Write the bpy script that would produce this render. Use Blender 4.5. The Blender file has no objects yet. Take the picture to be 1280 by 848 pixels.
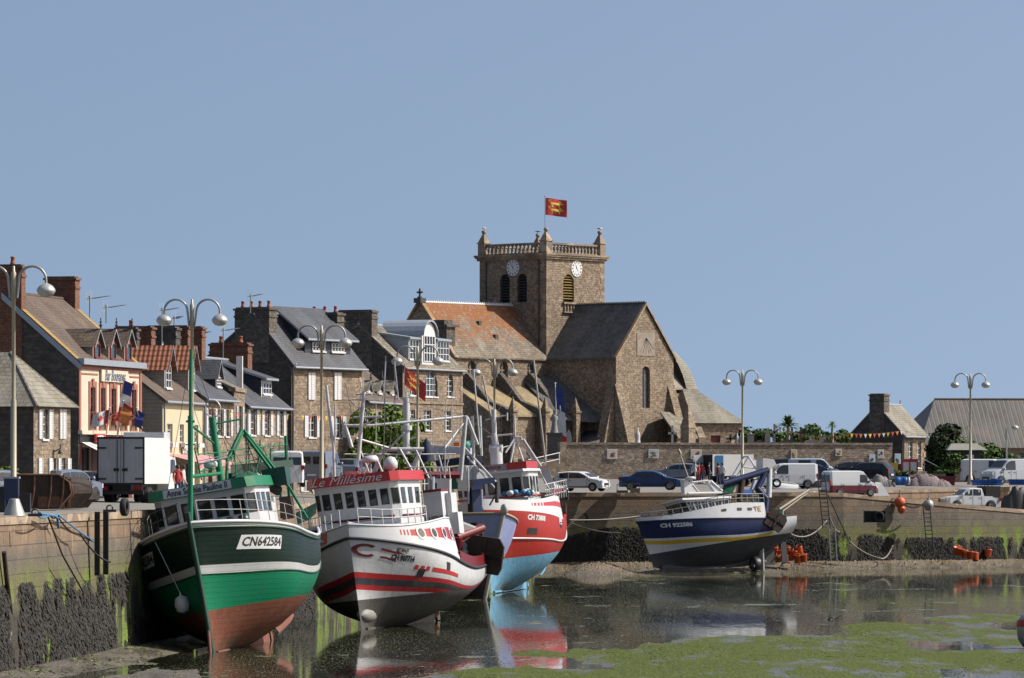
import bpy, bmesh, math, random
from mathutils import Vector, Matrix, geometry, noise as mnoise
random.seed(7)
R=math.radians
sc=bpy.context.scene
COL=sc.collection
# ---------------------------------------------------------------- camera, sky, sun, exposure
EY=1.65; H0=588.0; F=5700.0
cam=bpy.data.cameras.new('camera'); camo=bpy.data.objects.new('camera',cam); COL.objects.link(camo)
cam.sensor_width=36; cam.lens=F/1280*36; cam.shift_y=(H0-424)/1280; cam.clip_start=1; cam.clip_end=20000
camo.location=(0,0,EY); camo.rotation_euler=(R(90),0,0); sc.camera=camo
SUN_AZ=R(1.5)   # direction to the sun, measured from +X
SUN_EL=R(44)
sdir=Vector((math.cos(SUN_AZ)*math.cos(SUN_EL),math.sin(SUN_AZ)*math.cos(SUN_EL),math.sin(SUN_EL)))
w=bpy.data.worlds.new('World'); sc.world=w; w.use_nodes=True
nt=w.node_tree; bg=nt.nodes['Background']; sk=nt.nodes.new('ShaderNodeTexSky')
sk.sky_type='NISHITA'; sk.sun_disc=False; sk.sun_elevation=SUN_EL
sk.sun_rotation=math.atan2(sdir.x,sdir.y)
sk.altitude=0; sk.air_density=1.0; sk.dust_density=2.6; sk.ozone_density=.4
tc=nt.nodes.new('ShaderNodeTexCoord'); va=nt.nodes.new('ShaderNodeVectorMath'); va.operation='ADD'; va.inputs[1].default_value=(0,0,.30)
nt.links.new(tc.outputs['Generated'],va.inputs[0]); nt.links.new(va.outputs[0],sk.inputs[0])   # haze-flattened summer sky
tn=nt.nodes.new('ShaderNodeMix'); tn.data_type='RGBA'; tn.blend_type='MULTIPLY'; tn.inputs[0].default_value=1; tn.inputs[7].default_value=(1.055,1.025,.975,1)
nt.links.new(sk.outputs[0],tn.inputs[6]); nt.links.new(tn.outputs[2],bg.inputs[0]); bg.inputs[1].default_value=0.112
sun=bpy.data.lights.new('sun','SUN'); sun.energy=5.0; sun.angle=R(0.55); sun.color=(1,.95,.87)
suno=bpy.data.objects.new('sun',sun); COL.objects.link(suno); suno.rotation_euler=sdir.to_track_quat('Z','Y').to_euler()
sc.view_settings.view_transform='Standard'; sc.view_settings.look='None'; sc.view_settings.gamma=1; sc.view_settings.exposure=0.5
sc.view_settings.use_curve_mapping=False
sc.cycles.max_bounces=6; sc.cycles.transparent_max_bounces=8

# ---------------------------------------------------------------- helpers
def XY(px,k): return ((px-640)/k, F/k)
def ZZ(py,k): return EY+(H0-py)/k
class MB:
    def __init__(s): s.v=[]; s.f=[]; s.m=[]; s.uv={}; s.sm=[]; s.T=Matrix.Identity(4)
    def add(s,vs,fs,mi=0,uvs=None,smooth=False,T=None):
        b=len(s.v); M=s.T if T is None else s.T@T
        for p in vs: s.v.append(M@Vector(p))
        for i,f in enumerate(fs):
            if uvs: s.uv[len(s.f)]=uvs[i]
            s.f.append([b+j for j in f]); s.m.append(mi); s.sm.append(smooth)
        return s
    def face(s,pts,mi=0,uv=None): return s.add(pts,[list(range(len(pts)))],mi,[uv] if uv else None)
    def box(s,a,b,mi=0,bev=0,T=None):
        x0,y0,z0=a; x1,y1,z1=b
        if x0>x1:x0,x1=x1,x0
        if y0>y1:y0,y1=y1,y0
        if z0>z1:z0,z1=z1,z0
        v=[(x0,y0,z0),(x1,y0,z0),(x1,y1,z0),(x0,y1,z0),(x0,y0,z1),(x1,y0,z1),(x1,y1,z1),(x0,y1,z1)]
        return s.add(v,[[3,2,1,0],[4,5,6,7],[0,1,5,4],[1,2,6,5],[2,3,7,6],[3,0,4,7]],mi,T=T)
    def prism(s,poly,axis,a,b,mi=0,T=None):
        # polygon in the plane perpendicular to axis, extruded a..b
        def mk(p,c):
            return (c,p[0],p[1]) if axis=='x' else ((p[0],c,p[1]) if axis=='y' else (p[0],p[1],c))
        n=len(poly); v=[mk(p,a) for p in poly]+[mk(p,b) for p in poly]
        return s.add(v,[list(range(n))[::-1],list(range(n,2*n))]+[[i,(i+1)%n,n+(i+1)%n,n+i] for i in range(n)],mi,T=T)
    def tube(s,pts,r,mi=0,n=6,r2=None,cap=True,T=None):
        pts=[Vector(p) for p in pts]; N=len(pts); vs=[]; up=None
        for i,p in enumerate(pts):
            d=(pts[min(i+1,N-1)]-pts[max(i-1,0)])
            if d.length<1e-9: d=Vector((0,0,1))
            d.normalize()
            if up is None:
                a=Vector((0,0,1)) if abs(d.z)<.9 else Vector((1,0,0)); up=d.cross(a).normalized()
            else: up=(up-d*up.dot(d)).normalized()
            w_=d.cross(up); rr=r if r2 is None else r+(r2-r)*i/(N-1)
            if isinstance(r,(list,tuple)): rr=r[i]
            for j in range(n):
                t=2*math.pi*j/n; vs.append(p+up*math.cos(t)*rr+w_*math.sin(t)*rr)
        fs=[[i*n+j,i*n+(j+1)%n,(i+1)*n+(j+1)%n,(i+1)*n+j] for i in range(N-1) for j in range(n)]
        s.add(vs,fs,mi,smooth=n>5,T=T)
        if cap: s.add(vs[:n],[list(range(n))[::-1]],mi,T=T); s.add(vs[-n:],[list(range(n))],mi,T=T)
        return s
    def lathe(s,prof,c=(0,0,0),mi=0,n=16,axis='z',T=None,a0=0,a1=2*math.pi):
        vs=[]; full=abs(a1-a0-2*math.pi)<1e-6; m=n if full else n+1
        for r,z in prof:
            for j in range(m):
                t=a0+(a1-a0)*j/n; x,y=r*math.cos(t),r*math.sin(t)
                p={'z':(x,y,z),'y':(x,z,y),'x':(z,x,y)}[axis]
                vs.append((p[0]+c[0],p[1]+c[1],p[2]+c[2]))
        fs=[]
        for i in range(len(prof)-1):
            for j in range(n):
                k=(j+1)%m; fs.append([i*m+j,i*m+k,(i+1)*m+k,(i+1)*m+j])
        return s.add(vs,fs,mi,smooth=True,T=T)
    def grid(s,nu,nv,fn,mi=0,uv=False,smooth=True,T=None):
        vs=[fn(i/nu,j/nv) for i in range(nu+1) for j in range(nv+1)]
        fs=[];uvs=[]
        for i in range(nu):
            for j in range(nv):
                a=i*(nv+1)+j; fs.append([a,a+nv+1,a+nv+2,a+1])
                if uv: uvs.append([(i/nu,j/nv),((i+1)/nu,j/nv),((i+1)/nu,(j+1)/nv),(i/nu,(j+1)/nv)])
        return s.add(vs,fs,mi,uvs if uv else None,smooth,T)
    def panel(s,O,U,N,outline,holes=(),depth=.18,mi=0,mir=None):
        # wall face with holes and reveals. O origin, U horizontal dir, N outward normal; polygons in (u,z)
        O=Vector(O);U=Vector(U);N=Vector(N);Z=Vector((0,0,1))
        P=lambda q,d=0:O+U*q[0]+Z*q[1]-N*d
        polys=[[Vector((q[0],q[1],0)) for q in outline]]+[[Vector((q[0],q[1],0)) for q in h][::-1] for h in holes]
        flat=[v for p in polys for v in p]
        if holes: tris=geometry.tessellate_polygon(polys)
        else: tris=[list(range(len(outline)))]
        vs=[P(v) for v in flat]; fs=[];uvs=[]
        for t in tris:
            t=list(t); a,b,c=[vs[i] for i in t[:3]]
            if (b-a).cross(c-b).dot(N)<0: t=t[::-1]
            fs.append(t); uvs.append([(flat[i].x,flat[i].y) for i in t])
        s.add(vs,fs,mi,uvs)
        for h in holes:
            n=len(h)
            for i in range(n):
                a,b=h[i],h[(i+1)%n]; L=math.hypot(b[0]-a[0],b[1]-a[1])
                if L<1e-6: continue
                s.add([P(a),P(b),P(b,depth),P(a,depth)],[[0,1,2,3]],mi if mir is None else mir,[[(a[0],a[1]),(b[0],b[1]),(b[0]+depth,b[1]),(a[0]+depth,a[1])]])
        return s
    def build(s,name,mats,parent=None,loc=None):
        me=bpy.data.meshes.new(name); 
        org=Vector(loc) if loc is not None else None
        me.from_pydata([v-org for v in s.v] if org is not None else s.v,[],s.f)
        if not isinstance(mats,(list,tuple)): mats=[mats]
        for m in mats: me.materials.append(m)
        uvl=me.uv_layers.new(name='UVMap'); uvs=[0.0]*(2*len(me.loops))
        Zv=Vector((0,0,1))
        for p in me.polygons:
            i=p.index; p.material_index=min(s.m[i],len(mats)-1); p.use_smooth=s.sm[i]
            if i in s.uv:
                for li,q in zip(p.loop_indices,s.uv[i]): uvs[2*li]=q[0];uvs[2*li+1]=q[1]
            else:
                n=p.normal
                t=Zv.cross(n)
                t=t.normalized() if t.length>.05 else Vector((1,0,0))
                b=n.cross(t)
                for li in p.loop_indices:
                    q=me.vertices[me.loops[li].vertex_index].co; uvs[2*li]=q.dot(t);uvs[2*li+1]=q.dot(b)
        uvl.data.foreach_set('uv',uvs)
        me.update()
        o=bpy.data.objects.new(name,me); COL.objects.link(o)
        if parent is not None: o.parent=parent
        if org is not None: o.location=org
        return o
def tag(o,label=None,cat=None,group=None,kind=None):
    if label:o['label']=label
    if cat:o['category']=cat
    if group:o['group']=group
    if kind:o['kind']=kind
    return o
def empty(name,loc,rz=0,label=None,cat=None,group=None,rot=None):
    o=bpy.data.objects.new(name,None); COL.objects.link(o); o.location=loc; o.rotation_euler=rot if rot else (0,0,rz)
    o.empty_display_size=.3
    return tag(o,label,cat,group)
def kids(o): return [c for c in bpy.data.objects if c.parent is o]
def copy_tree(o,parent=None):
    ch=kids(o); c=o.copy(); COL.objects.link(c)
    if parent is not None: c.parent=parent
    for q in ch: copy_tree(q,c)
    return c
def glyphs(txt,size=1,shear=0,sx=1,bold=0):
    cu=bpy.data.curves.new('t','FONT'); cu.body=txt; cu.size=size; cu.shear=shear; cu.offset=bold; cu.resolution_u=2
    cu.align_x='CENTER'; cu.align_y='CENTER'
    o=bpy.data.objects.new('t',cu); COL.objects.link(o)
    me=bpy.data.meshes.new_from_object(o.evaluated_get(bpy.context.evaluated_depsgraph_get()))
    r=([(v.co.x*sx,v.co.y) for v in me.vertices],[list(p.vertices) for p in me.polygons])
    bpy.data.objects.remove(o); bpy.data.meshes.remove(me); return r
def put_text(mb,txt,size,fn,mi=0,**k):
    vs,fs=glyphs(txt,size,**k); mb.add([fn(x,y) for x,y in vs],fs,mi)

# ---------------------------------------------------------------- materials
def newmat(name):
    m=bpy.data.materials.new(name); m.use_nodes=True; nt=m.node_tree; b=nt.nodes['Principled BSDF']; return m,nt,b
def nd(nt,t,**k):
    n=nt.nodes.new('ShaderNode'+t)
    for a,v in k.items():
        if a in n.inputs: n.inputs[a].default_value=v
        else: setattr(n,a,v)
    return n
def setin(n,**k):
    for a,v in k.items(): n.inputs[a.replace('_',' ')].default_value=v
def mixc(nt,fac,a,b,bt='MIX'):
    n=nt.nodes.new('ShaderNodeMix'); n.data_type='RGBA'; n.blend_type=bt
    for sock,v in ((n.inputs[0],fac),(n.inputs[6],a),(n.inputs[7],b)):
        if hasattr(v,'links'): nt.links.new(v,sock)
        elif isinstance(v,(tuple,list)): sock.default_value=(*v[:3],1)
        else: sock.default_value=v
    return n.outputs[2]
def mrange(nt,v,a,b,c=0,d=1):
    n=nt.nodes.new('ShaderNodeMapRange'); n.clamp=True
    nt.links.new(v,n.inputs[0]); 
    for i,x in enumerate((a,b,c,d)): n.inputs[1+i].default_value=x
    return n.outputs[0]
def math_(nt,op,a,b=0.0):
    n=nt.nodes.new('ShaderNodeMath'); n.operation=op
    for i,v in enumerate((a,b)):
        if hasattr(v,'links'): nt.links.new(v,n.inputs[i])
        else: n.inputs[i].default_value=v
    return n.outputs[0]
def coord(nt,which='Object',scale=(1,1,1)):
    c=nt.nodes.new('ShaderNodeTexCoord'); m=nt.nodes.new('ShaderNodeMapping'); m.inputs['Scale'].default_value=scale
    nt.links.new(c.outputs[which],m.inputs[0]); return m.outputs[0]
def noise(nt,vec,scale,detail=4,rough=.6):
    n=nt.nodes.new('ShaderNodeTexNoise'); n.inputs['Scale'].default_value=scale; n.inputs['Detail'].default_value=detail; n.inputs['Roughness'].default_value=rough
    nt.links.new(vec,n.inputs['Vector']); return n.outputs[0]
def bump(nt,b,h,dist,strength=1):
    n=nt.nodes.new('ShaderNodeBump'); n.inputs['Distance'].default_value=dist; n.inputs['Strength'].default_value=strength
    nt.links.new(h,n.inputs['Height']); nt.links.new(n.outputs[0],b.inputs['Normal'])
def paint(name,c,rough=.5,metal=0,var=.2,scale=2.5,dirt=None,streak=0,bmp=0,spec=None):
    m,nt,b=newmat(name); v=coord(nt)
    n=noise(nt,v,scale,5,.65)
    col=mixc(nt,mrange(nt,n,.3,.75),tuple(x*(1-var) for x in c),tuple(min(1,x*(1+var*.6)) for x in c))
    if streak:
        s=noise(nt,coord(nt,'Object',(3,3,.35)),3,4,.7)
        col=mixc(nt,mrange(nt,s,.52,.75,0,streak),col,dirt or tuple(x*.4 for x in c))
    nt.links.new(col,b.inputs['Base Color']); b.inputs['Roughness'].default_value=rough; b.inputs['Metallic'].default_value=metal
    if bmp: bump(nt,b,n,bmp)
    return m
def stone(name,c1,c2,mortar,bw=.45,bh=.22,ms=.012,stain=(.5,.45),lich=None,lamt=.55,bmp=.02,distort=.05,big=.35,seed=0):
    m,nt,b=newmat(name); uv=coord(nt,'UV')
    nz=noise(nt,uv,2.2,3); 
    add=nt.nodes.new('ShaderNodeVectorMath'); add.operation='MULTIPLY_ADD'
    ct=nt.nodes.new('ShaderNodeTexNoise'); ct.inputs['Scale'].default_value=1.7; nt.links.new(uv,ct.inputs['Vector'])
    nt.links.new(ct.outputs[1],add.inputs[0]); add.inputs[1].default_value=(distort*2,distort*2,0); nt.links.new(uv,add.inputs[2])
    br=nt.nodes.new('ShaderNodeTexBrick'); nt.links.new(add.outputs[0],br.inputs['Vector'])
    br.inputs['Color1'].default_value=(*c1,1); br.inputs['Color2'].default_value=(*c2,1); br.inputs['Mortar'].default_value=(*mortar,1)
    br.inputs['Scale'].default_value=1; br.inputs['Mortar Size'].default_value=ms; br.inputs['Mortar Smooth'].default_value=.3
    br.inputs['Brick Width'].default_value=bw; br.inputs['Row Height'].default_value=bh; br.offset=.5; br.squash=1; br.inputs['Bias'].default_value=0
    # patchy second layer of stones for irregularity
    vo=nt.nodes.new('ShaderNodeTexVoronoi'); vo.inputs['Scale'].default_value=1/bw*1.7; nt.links.new(coord(nt,'UV',(1,bw/bh*.8,1)),vo.inputs['Vector'])
    vcol=nt.nodes.new('ShaderNodeSeparateColor'); nt.links.new(vo.outputs['Color'],vcol.inputs[0])
    col=mixc(nt,mrange(nt,vcol.outputs[0],.3,.95,.0,.62),br.outputs['Color'],tuple(x*.42 for x in c1))
    col=mixc(nt,mrange(nt,vcol.outputs[1],.6,.92,.0,.5),col,tuple(min(1,x*1.75) for x in c2))
    lg=noise(nt,coord(nt,'UV',(1,.7,1)),big,5,.7)
    col=mixc(nt,mrange(nt,lg,.42,.7,0,stain[0]),col,tuple(x*stain[1] for x in c1))
    fine=noise(nt,uv,14,3,.7); col=mixc(nt,mrange(nt,fine,.3,.8,0,.35),col,tuple(x*.6 for x in c1))
    if lich:
        l=noise(nt,uv,1.1,7,.78); col=mixc(nt,mrange(nt,l,lamt,lamt+.08,0,.85),col,lich)
    nt.links.new(col,b.inputs['Base Color']); b.inputs['Roughness'].default_value=.92
    h=math_(nt,'ADD',math_(nt,'MULTIPLY',br.outputs['Fac'],-1.0),math_(nt,'MULTIPLY',fine,.6)); h=math_(nt,'ADD',h,math_(nt,'MULTIPLY',vcol.outputs[2],.6))
    bump(nt,b,h,bmp); return m
def tiles(name,c1,c2,bh=.22,bw=.25,lich=None,lamt=.55,lsc=.6,lich2=None,bmp=.02,rough=.75,lmax=.9,grad=None):
    m,nt,b=newmat(name); uv=coord(nt,'UV')
    br=nt.nodes.new('ShaderNodeTexBrick'); nt.links.new(uv,br.inputs['Vector'])
    br.inputs['Color1'].default_value=(*c1,1); br.inputs['Color2'].default_value=(*c2,1); br.inputs['Mortar'].default_value=(*[x*.35 for x in c1],1)
    br.inputs['Scale'].default_value=1; br.inputs['Mortar Size'].default_value=.014; br.inputs['Brick Width'].default_value=bw; br.inputs['Row Height'].default_value=bh
    n=noise(nt,uv,6,4,.7); col=mixc(nt,mrange(nt,n,.35,.75,0,.6),br.outputs['Color'],tuple(x*.6 for x in c1))
    n2=noise(nt,coord(nt,'UV',(1,.4,1)),.5,4); col=mixc(nt,mrange(nt,n2,.45,.7,0,.45),col,tuple(min(1,x*1.5) for x in c2))
    if lich:
        l=noise(nt,uv,lsc,8,.8)
        if grad:
            sz=nt.nodes.new('ShaderNodeSeparateXYZ'); nt.links.new(coord(nt,'Object'),sz.inputs[0]); l=math_(nt,'ADD',l,mrange(nt,sz.outputs[2],12.5,17.5,-.10,.10))
        col=mixc(nt,mrange(nt,l,lamt-.05,lamt+.07,0,lmax),col,lich)
    if lich2:
        l=noise(nt,uv,2.2,8,.85); col=mixc(nt,mrange(nt,l,.53,.62,0,.75),col,lich2)
    nt.links.new(col,b.inputs['Base Color']); b.inputs['Roughness'].default_value=rough
    w_=nt.nodes.new('ShaderNodeSeparateXYZ'); nt.links.new(uv,w_.inputs[0])
    saw=math_(nt,'FRACT',math_(nt,'DIVIDE',w_.outputs[1],bh)); h=math_(nt,'SUBTRACT',math_(nt,'MULTIPLY',n,.5),saw)
    bump(nt,b,h,bmp); return m
def pantile(name,c1,c2):
    m,nt,b=newmat(name); uv=coord(nt,'UV'); s=nt.nodes.new('ShaderNodeSeparateXYZ'); nt.links.new(uv,s.inputs[0])
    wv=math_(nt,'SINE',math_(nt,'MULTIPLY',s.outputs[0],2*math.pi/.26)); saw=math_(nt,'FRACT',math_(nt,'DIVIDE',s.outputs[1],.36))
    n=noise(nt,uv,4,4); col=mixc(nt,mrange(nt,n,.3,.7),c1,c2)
    col=mixc(nt,mrange(nt,saw,.55,.95,0,.85),col,tuple(x*.2 for x in c1)); col=mixc(nt,mrange(nt,wv,-.2,-.9,0,.45),col,tuple(x*.3 for x in c1))  # shading at each tile row is put into the colour, troughs darker too
    nt.links.new(col,b.inputs['Base Color']); b.inputs['Roughness'].default_value=.8
    bump(nt,b,math_(nt,'SUBTRACT',math_(nt,'MULTIPLY',wv,.5),saw),.035); return m
def planks(name,c,pw=.16,axis=0):
    m,nt,b=newmat(name); uv=coord(nt,'UV'); s=nt.nodes.new('ShaderNodeSeparateXYZ'); nt.links.new(uv,s.inputs[0])
    fr=math_(nt,'FRACT',math_(nt,'DIVIDE',s.outputs[axis],pw)); n=noise(nt,uv,3,4)
    col=mixc(nt,mrange(nt,n,.3,.7),tuple(x*.75 for x in c),c); col=mixc(nt,mrange(nt,fr,.88,.95,0,.7),col,tuple(x*.3 for x in c))
    nt.links.new(col,b.inputs['Base Color']); b.inputs['Roughness'].default_value=.7; bump(nt,b,fr,.01); return m
def glassm(name,c=(.02,.025,.03),rough=.08):
    m,nt,b=newmat(name); v=coord(nt); n=noise(nt,v,1.3,2)
    col=mixc(nt,mrange(nt,n,.4,.6),c,tuple(x*2.2 for x in c)); nt.links.new(col,b.inputs['Base Color'])
    b.inputs['Roughness'].default_value=rough; b.inputs['Specular IOR Level'].default_value=.6; return m
GR1=(.235,.17,.115); GR2=(.34,.26,.185)
MAT=dict(
 granite=stone('granite',GR1,GR2,(.25,.20,.15),.36,.2),
 granite_dark=stone('granite_dark',(.12,.10,.08),(.17,.145,.12),(.12,.10,.085),.36,.2,stain=(.6,.5)),
 granite_church=stone('granite_church',(.25,.18,.12),(.37,.285,.20),(.28,.22,.165),.36,.22,bmp=.04,distort=.10,big=.5),
 granite_wall=stone('granite_wall',(.29,.225,.165),(.42,.335,.26),(.2,.165,.13),.42,.17,ms=.02,bmp=.04,distort=.06),
 granite_dress=stone('granite_dress',(.28,.21,.145),(.36,.28,.20),(.25,.2,.15),.9,.45,ms=.01,bmp=.008,distort=.01),
 stone_shade_dark=stone('stone_shade_dark',(.085,.073,.062),(.11,.095,.082),(.085,.075,.065),.4,.22,ms=.01,stain=(.7,.5)),  # dark stone of gables and some chimneys; gable shade is put into its colour
 slate=tiles('slate',(.072,.074,.082),(.105,.108,.118),.18,.22,rough=.5,bmp=.012),
 slate_old=tiles('slate_old',(.12,.105,.085),(.21,.185,.145),.28,.3,lich=(.5,.45,.30),lamt=.56,lsc=2,bmp=.03,rough=.9,lmax=.7),
 slate_dark=tiles('slate_dark',(.085,.08,.075),(.16,.155,.145),.32,.36,bmp=.05,rough=.85),
 slate_pale=tiles('slate_pale',(.20,.18,.145),(.31,.285,.23),.26,.3,lich=(.42,.33,.13),lamt=.6,lsc=1.5,bmp=.03,rough=.9,lmax=.7),
 tile_brown=tiles('tile_brown',(.10,.068,.05),(.15,.105,.078),.22,.2,lich=(.30,.22,.10),lamt=.62,lsc=.8,bmp=.02,rough=.85),
 lichen_roof=tiles('lichen_roof',(.14,.11,.08),(.27,.225,.17),.26,.32,lich=(.25,.080,.012),lamt=.48,lsc=.42,lich2=(.38,.34,.28),bmp=.05,rough=.9,lmax=.9,grad=(2.5,8.5)),
 lean_roof=tiles('lean_roof',(.25,.20,.13),(.33,.26,.17),.3,.4,lich=(.42,.28,.09),lamt=.52,lsc=.8,bmp=.02,rough=.9),
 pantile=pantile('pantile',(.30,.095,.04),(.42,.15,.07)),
 brick=stone('brick',(.16,.06,.033),(.24,.09,.045),(.34,.25,.18),.23,.075,ms=.008,stain=(.6,.5),bmp=.006,distort=.003),
 cream=paint('cream',(.62,.55,.43),.85,0,.1,1.5,streak=.25,dirt=(.45,.38,.26)),
 cream_wall=paint('cream_wall',(.58,.52,.35),.85,0,.1,1.5,streak=.35,dirt=(.42,.36,.24)),
 pink=paint('pink_trim',(.36,.135,.095),.8,0,.15,5),
 white=paint('white_paint',(.70,.70,.69),.5,0,.06,2),
 white_dirty=paint('white_dirty',(.72,.72,.70),.5,0,.1,2,streak=.4,dirt=(.35,.28,.2)),
 zinc=paint('zinc',(.38,.42,.47),.45,.3,.12,3),
 navy_board=paint('navy_board',(.02,.025,.045),.6),
 black=paint('black_paint',(.012,.012,.014),.5),
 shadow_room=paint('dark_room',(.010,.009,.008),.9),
 glass=glassm('glass'), curtain=paint('curtain',(.35,.33,.29),.8),
 pot=paint('clay_pot',(.30,.095,.045),.8), iron=paint('iron',(.05,.048,.045),.6),
 galv=paint('galvanised',(.40,.40,.38),.45,.5,.1,3), pole=paint('lamp_pole_paint',(.42,.37,.27),.45,.2,.15,1.2),
 lamph=paint('lamp_head',(.55,.54,.50),.35,.4,.08,5),
 wood=planks('grey_wood',(.34,.29,.22)), board=planks('grey_board',(.40,.36,.30),.2,1), door_red=paint('red_door',(.16,.02,.015),.6),
 asphalt=None)
# ---------------------------------------------------------------- setting: ground, water, mud
def ss(a,b,x):
    t=max(0,min(1,(x-a)/(b-a))); return t*t*(3-2*t)
def interp(x,pts):
    if x<=pts[0][0]: return pts[0][1]
    for (a,b),(c,d) in zip(pts,pts[1:]):
        if x<=c: return b+(d-b)*(x-a)/(c-a)
    return pts[-1][1]
QX=lambda Y:-18.0+.113*(Y-160.6)          # left quay edge
WZ=-5.65
YB=333.0
YBX=lambda x:333+.24*max(0,min(18.6,x-1.7))
def gz(x,y):
    d=max(0,min(15,QX(y)-x)); z=.02*d if y<YB else .02*d
    back=.95+(-.5)*ss(22,36,x)
    z+=back*max(0,min(1,(y-max(YB,YBX(x)))/50))
    z+=1.2*ss(397,401,y)*ss(3,6,x)*(1-ss(32,34,x))
    return z
mt,nt,b=newmat('asphalt'); v=coord(nt); n=noise(nt,v,.35,5,.7); n2=noise(nt,v,30,2)
c=mixc(nt,mrange(nt,n,.35,.7),(.20,.185,.165),(.28,.26,.23)); c=mixc(nt,mrange(nt,n2,.4,.7,0,.4),c,(.12,.115,.11))
nt.links.new(c,b.inputs['Base Color']); b.inputs['Roughness'].default_value=.9; MAT['asphalt']=mt
# ground: street strip on the left, square at the back
g=MB()
def strip(xs_fn,ys,nu):
    for i in range(len(ys)-1):
        for j in range(nu):
            q=[]
            for (a,bb) in ((i,j),(i,j+1),(i+1,j+1),(i+1,j)):
                y=ys[a]; xs=xs_fn(y); x=xs[0]+(xs[1]-xs[0])*(bb/nu)**(xs[2]); q.append((x,y,gz(x,y)))
            g.face([q[0],q[3],q[2],q[1]] if xs_fn(ys[i])[1]<xs_fn(ys[i])[0] else q)
strip(lambda y:(QX(y),-400,2.2),[100+i*12 for i in range(19)]+[YB],14)
# ramp geometry
FR=[(20.3,337.46,0.0),(24.6,338.9,-.3),(28.4,341,-.65),(33.6,343.8,-1.15),(39.5,348,-1.65),(52,357,-2.4),(75,374,-3.3)]   # outer wall top
UP=[(20.3,337.5),(24.4,345.5),(28.2,347.5),(33.5,351.2),(40.5,360),(53,370),(77,390)]                                  # upper wall line
def upY(x): return interp(x,[(-1e4,YB),(1.7,YB)]+[(a,bb) for a,bb in UP]+[(140,440)])
ysb=[0,1,2,4,7,12,18,26,36,50,51.5,54,57,65,90,150,300,900,2500,9000]
xs_=[-4000,-800,-300,-100,-40,-10,1.7,3,4,6,10,15,20.3,22,24.4,26,28.2,30,33.5,36,40.5,46,53,60,77,100,140,300,900,4000]
pt=lambda x,d:(x,(upY(x)+d),gz(x,upY(x)+d) if d>0 else gz(x,upY(x)+.01))
for i in range(len(ysb)-1):
    for j in range(len(xs_)-1):
        g.face([pt(xs_[j],ysb[i]),pt(xs_[j+1],ysb[i]),pt(xs_[j+1],ysb[i+1]),pt(xs_[j],ysb[i+1])])
tag(g.build('quay_ground',MAT['asphalt']),kind='structure')
g=MB()
for (a,u),(a2,u2) in zip(zip(FR,UP),list(zip(FR,UP))[1:]):
    g.face([a,a2,(u2[0],u2[1],a2[2]+.1),(u[0],u[1],a[2]+.1 if a[2]<0 else 0)])
tag(g.build('slipway',MAT['asphalt']),kind='structure')

# mud floor
SH=[(-60,160),(-30,162),(-22,163),(-17,175),(-14,182),(-11.5,174),(-9,158),(-5.9,160)]+[( (px-640)*7.3/(y-H0), F*7.3/(y-H0)) for px,y in ((440,860),(600,824),(650,806),(730,795),(850,789),(920,786),(1041,777),(1145,767),(1280,759),(1500,748))]
SH=sorted(SH)
def mudz(x,y):
    s=interp(x,SH); d=s-y
    n=mnoise.noise((x*.22,y*.05,0))*.10+mnoise.noise((x*.9,y*.14,3))*.035+mnoise.noise((x*3,y*.7,7))*.012
    z=-5.95+.30*ss(-8,9,d)+ .05*ss(5,40,d)+n*(.4+.6*ss(-10,0,d))
    # beach along the back walls
    wl=interp(x,[(a,bb) for a,bb,_ in FR]) if x>20.3 else YBX(x)
    e=y-(wl-5); z=max(z,-6.0+.95*ss(0,5.2,e)+n*.5)
    z=max(z,-6.0+.62*math.exp(-((x-14.5)/6.5)**4-((y-(326.5+.3*(x-14.5)))/3.2)**4)+n*.3)
    # gravel mound between the red and the blue boat
    mx,my=(745-640)/17.6,323
    z=max(z,-6.0+1.15*math.exp(-((x-mx)/2.6)**2-((y-my)/7)**2)+n*.5)
    # strip at the foot of the left wall
    e=x-QX(y); z=max(z,-6.0+.62*(1-ss(0,5.0,e))+n*.6 if y<205 else -6)
    return z
m,nt,b=newmat('harbour_mud'); v=coord(nt,'Object',(1,.22,1)); 
ps=nt.nodes.new('ShaderNodeNewGeometry'); sp=nt.nodes.new('ShaderNodeSeparateXYZ'); nt.links.new(ps.outputs['Position'],sp.inputs[0])
n1=noise(nt,v,.55,7,.72); n2=noise(nt,v,2.4,5,.7); n3=noise(nt,v,9,4,.75); n4=noise(nt,coord(nt,'Object',(1,.3,1)),.16,4,.6)
c=mixc(nt,mrange(nt,n3,.3,.72),(.06,.052,.04),(.155,.135,.105))
c=mixc(nt,mrange(nt,n2,.45,.7,0,.5),c,(.27,.22,.16))
gm=math_(nt,'ADD',math_(nt,'MULTIPLY',n1,.7),math_(nt,'MULTIPLY',n4,.5)); gm=math_(nt,'ADD',gm,math_(nt,'MULTIPLY',n2,.15))
near=mrange(nt,sp.outputs[1],285,250); right=mrange(nt,sp.outputs[0],-5,-3)
gf=math_(nt,'MULTIPLY',math_(nt,'MULTIPLY',mrange(nt,math_(nt,'ADD',gm,math_(nt,'MULTIPLY',math_(nt,'SUBTRACT',n3,.5),.30)),.56,.655),near),right)
gcol=mixc(nt,mrange(nt,n3,.35,.7),(.05,.070,.014),(.15,.18,.04)); c=mixc(nt,gf,c,gcol)
c=mixc(nt,math_(nt,'MULTIPLY',mrange(nt,sp.outputs[2],-5.55,-5.2,0,.6),mrange(nt,sp.outputs[1],280,290)),c,mixc(nt,mrange(nt,n3,.35,.7),(.14,.10,.065),(.33,.25,.17)))
sm=mrange(nt,n2,.56,.64,0,.4); c=mixc(nt,math_(nt,'MULTIPLY',sm,mrange(nt,sp.outputs[1],300,320)),c,(.12,.13,.03))
nt.links.new(c,b.inputs['Base Color'])
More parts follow.
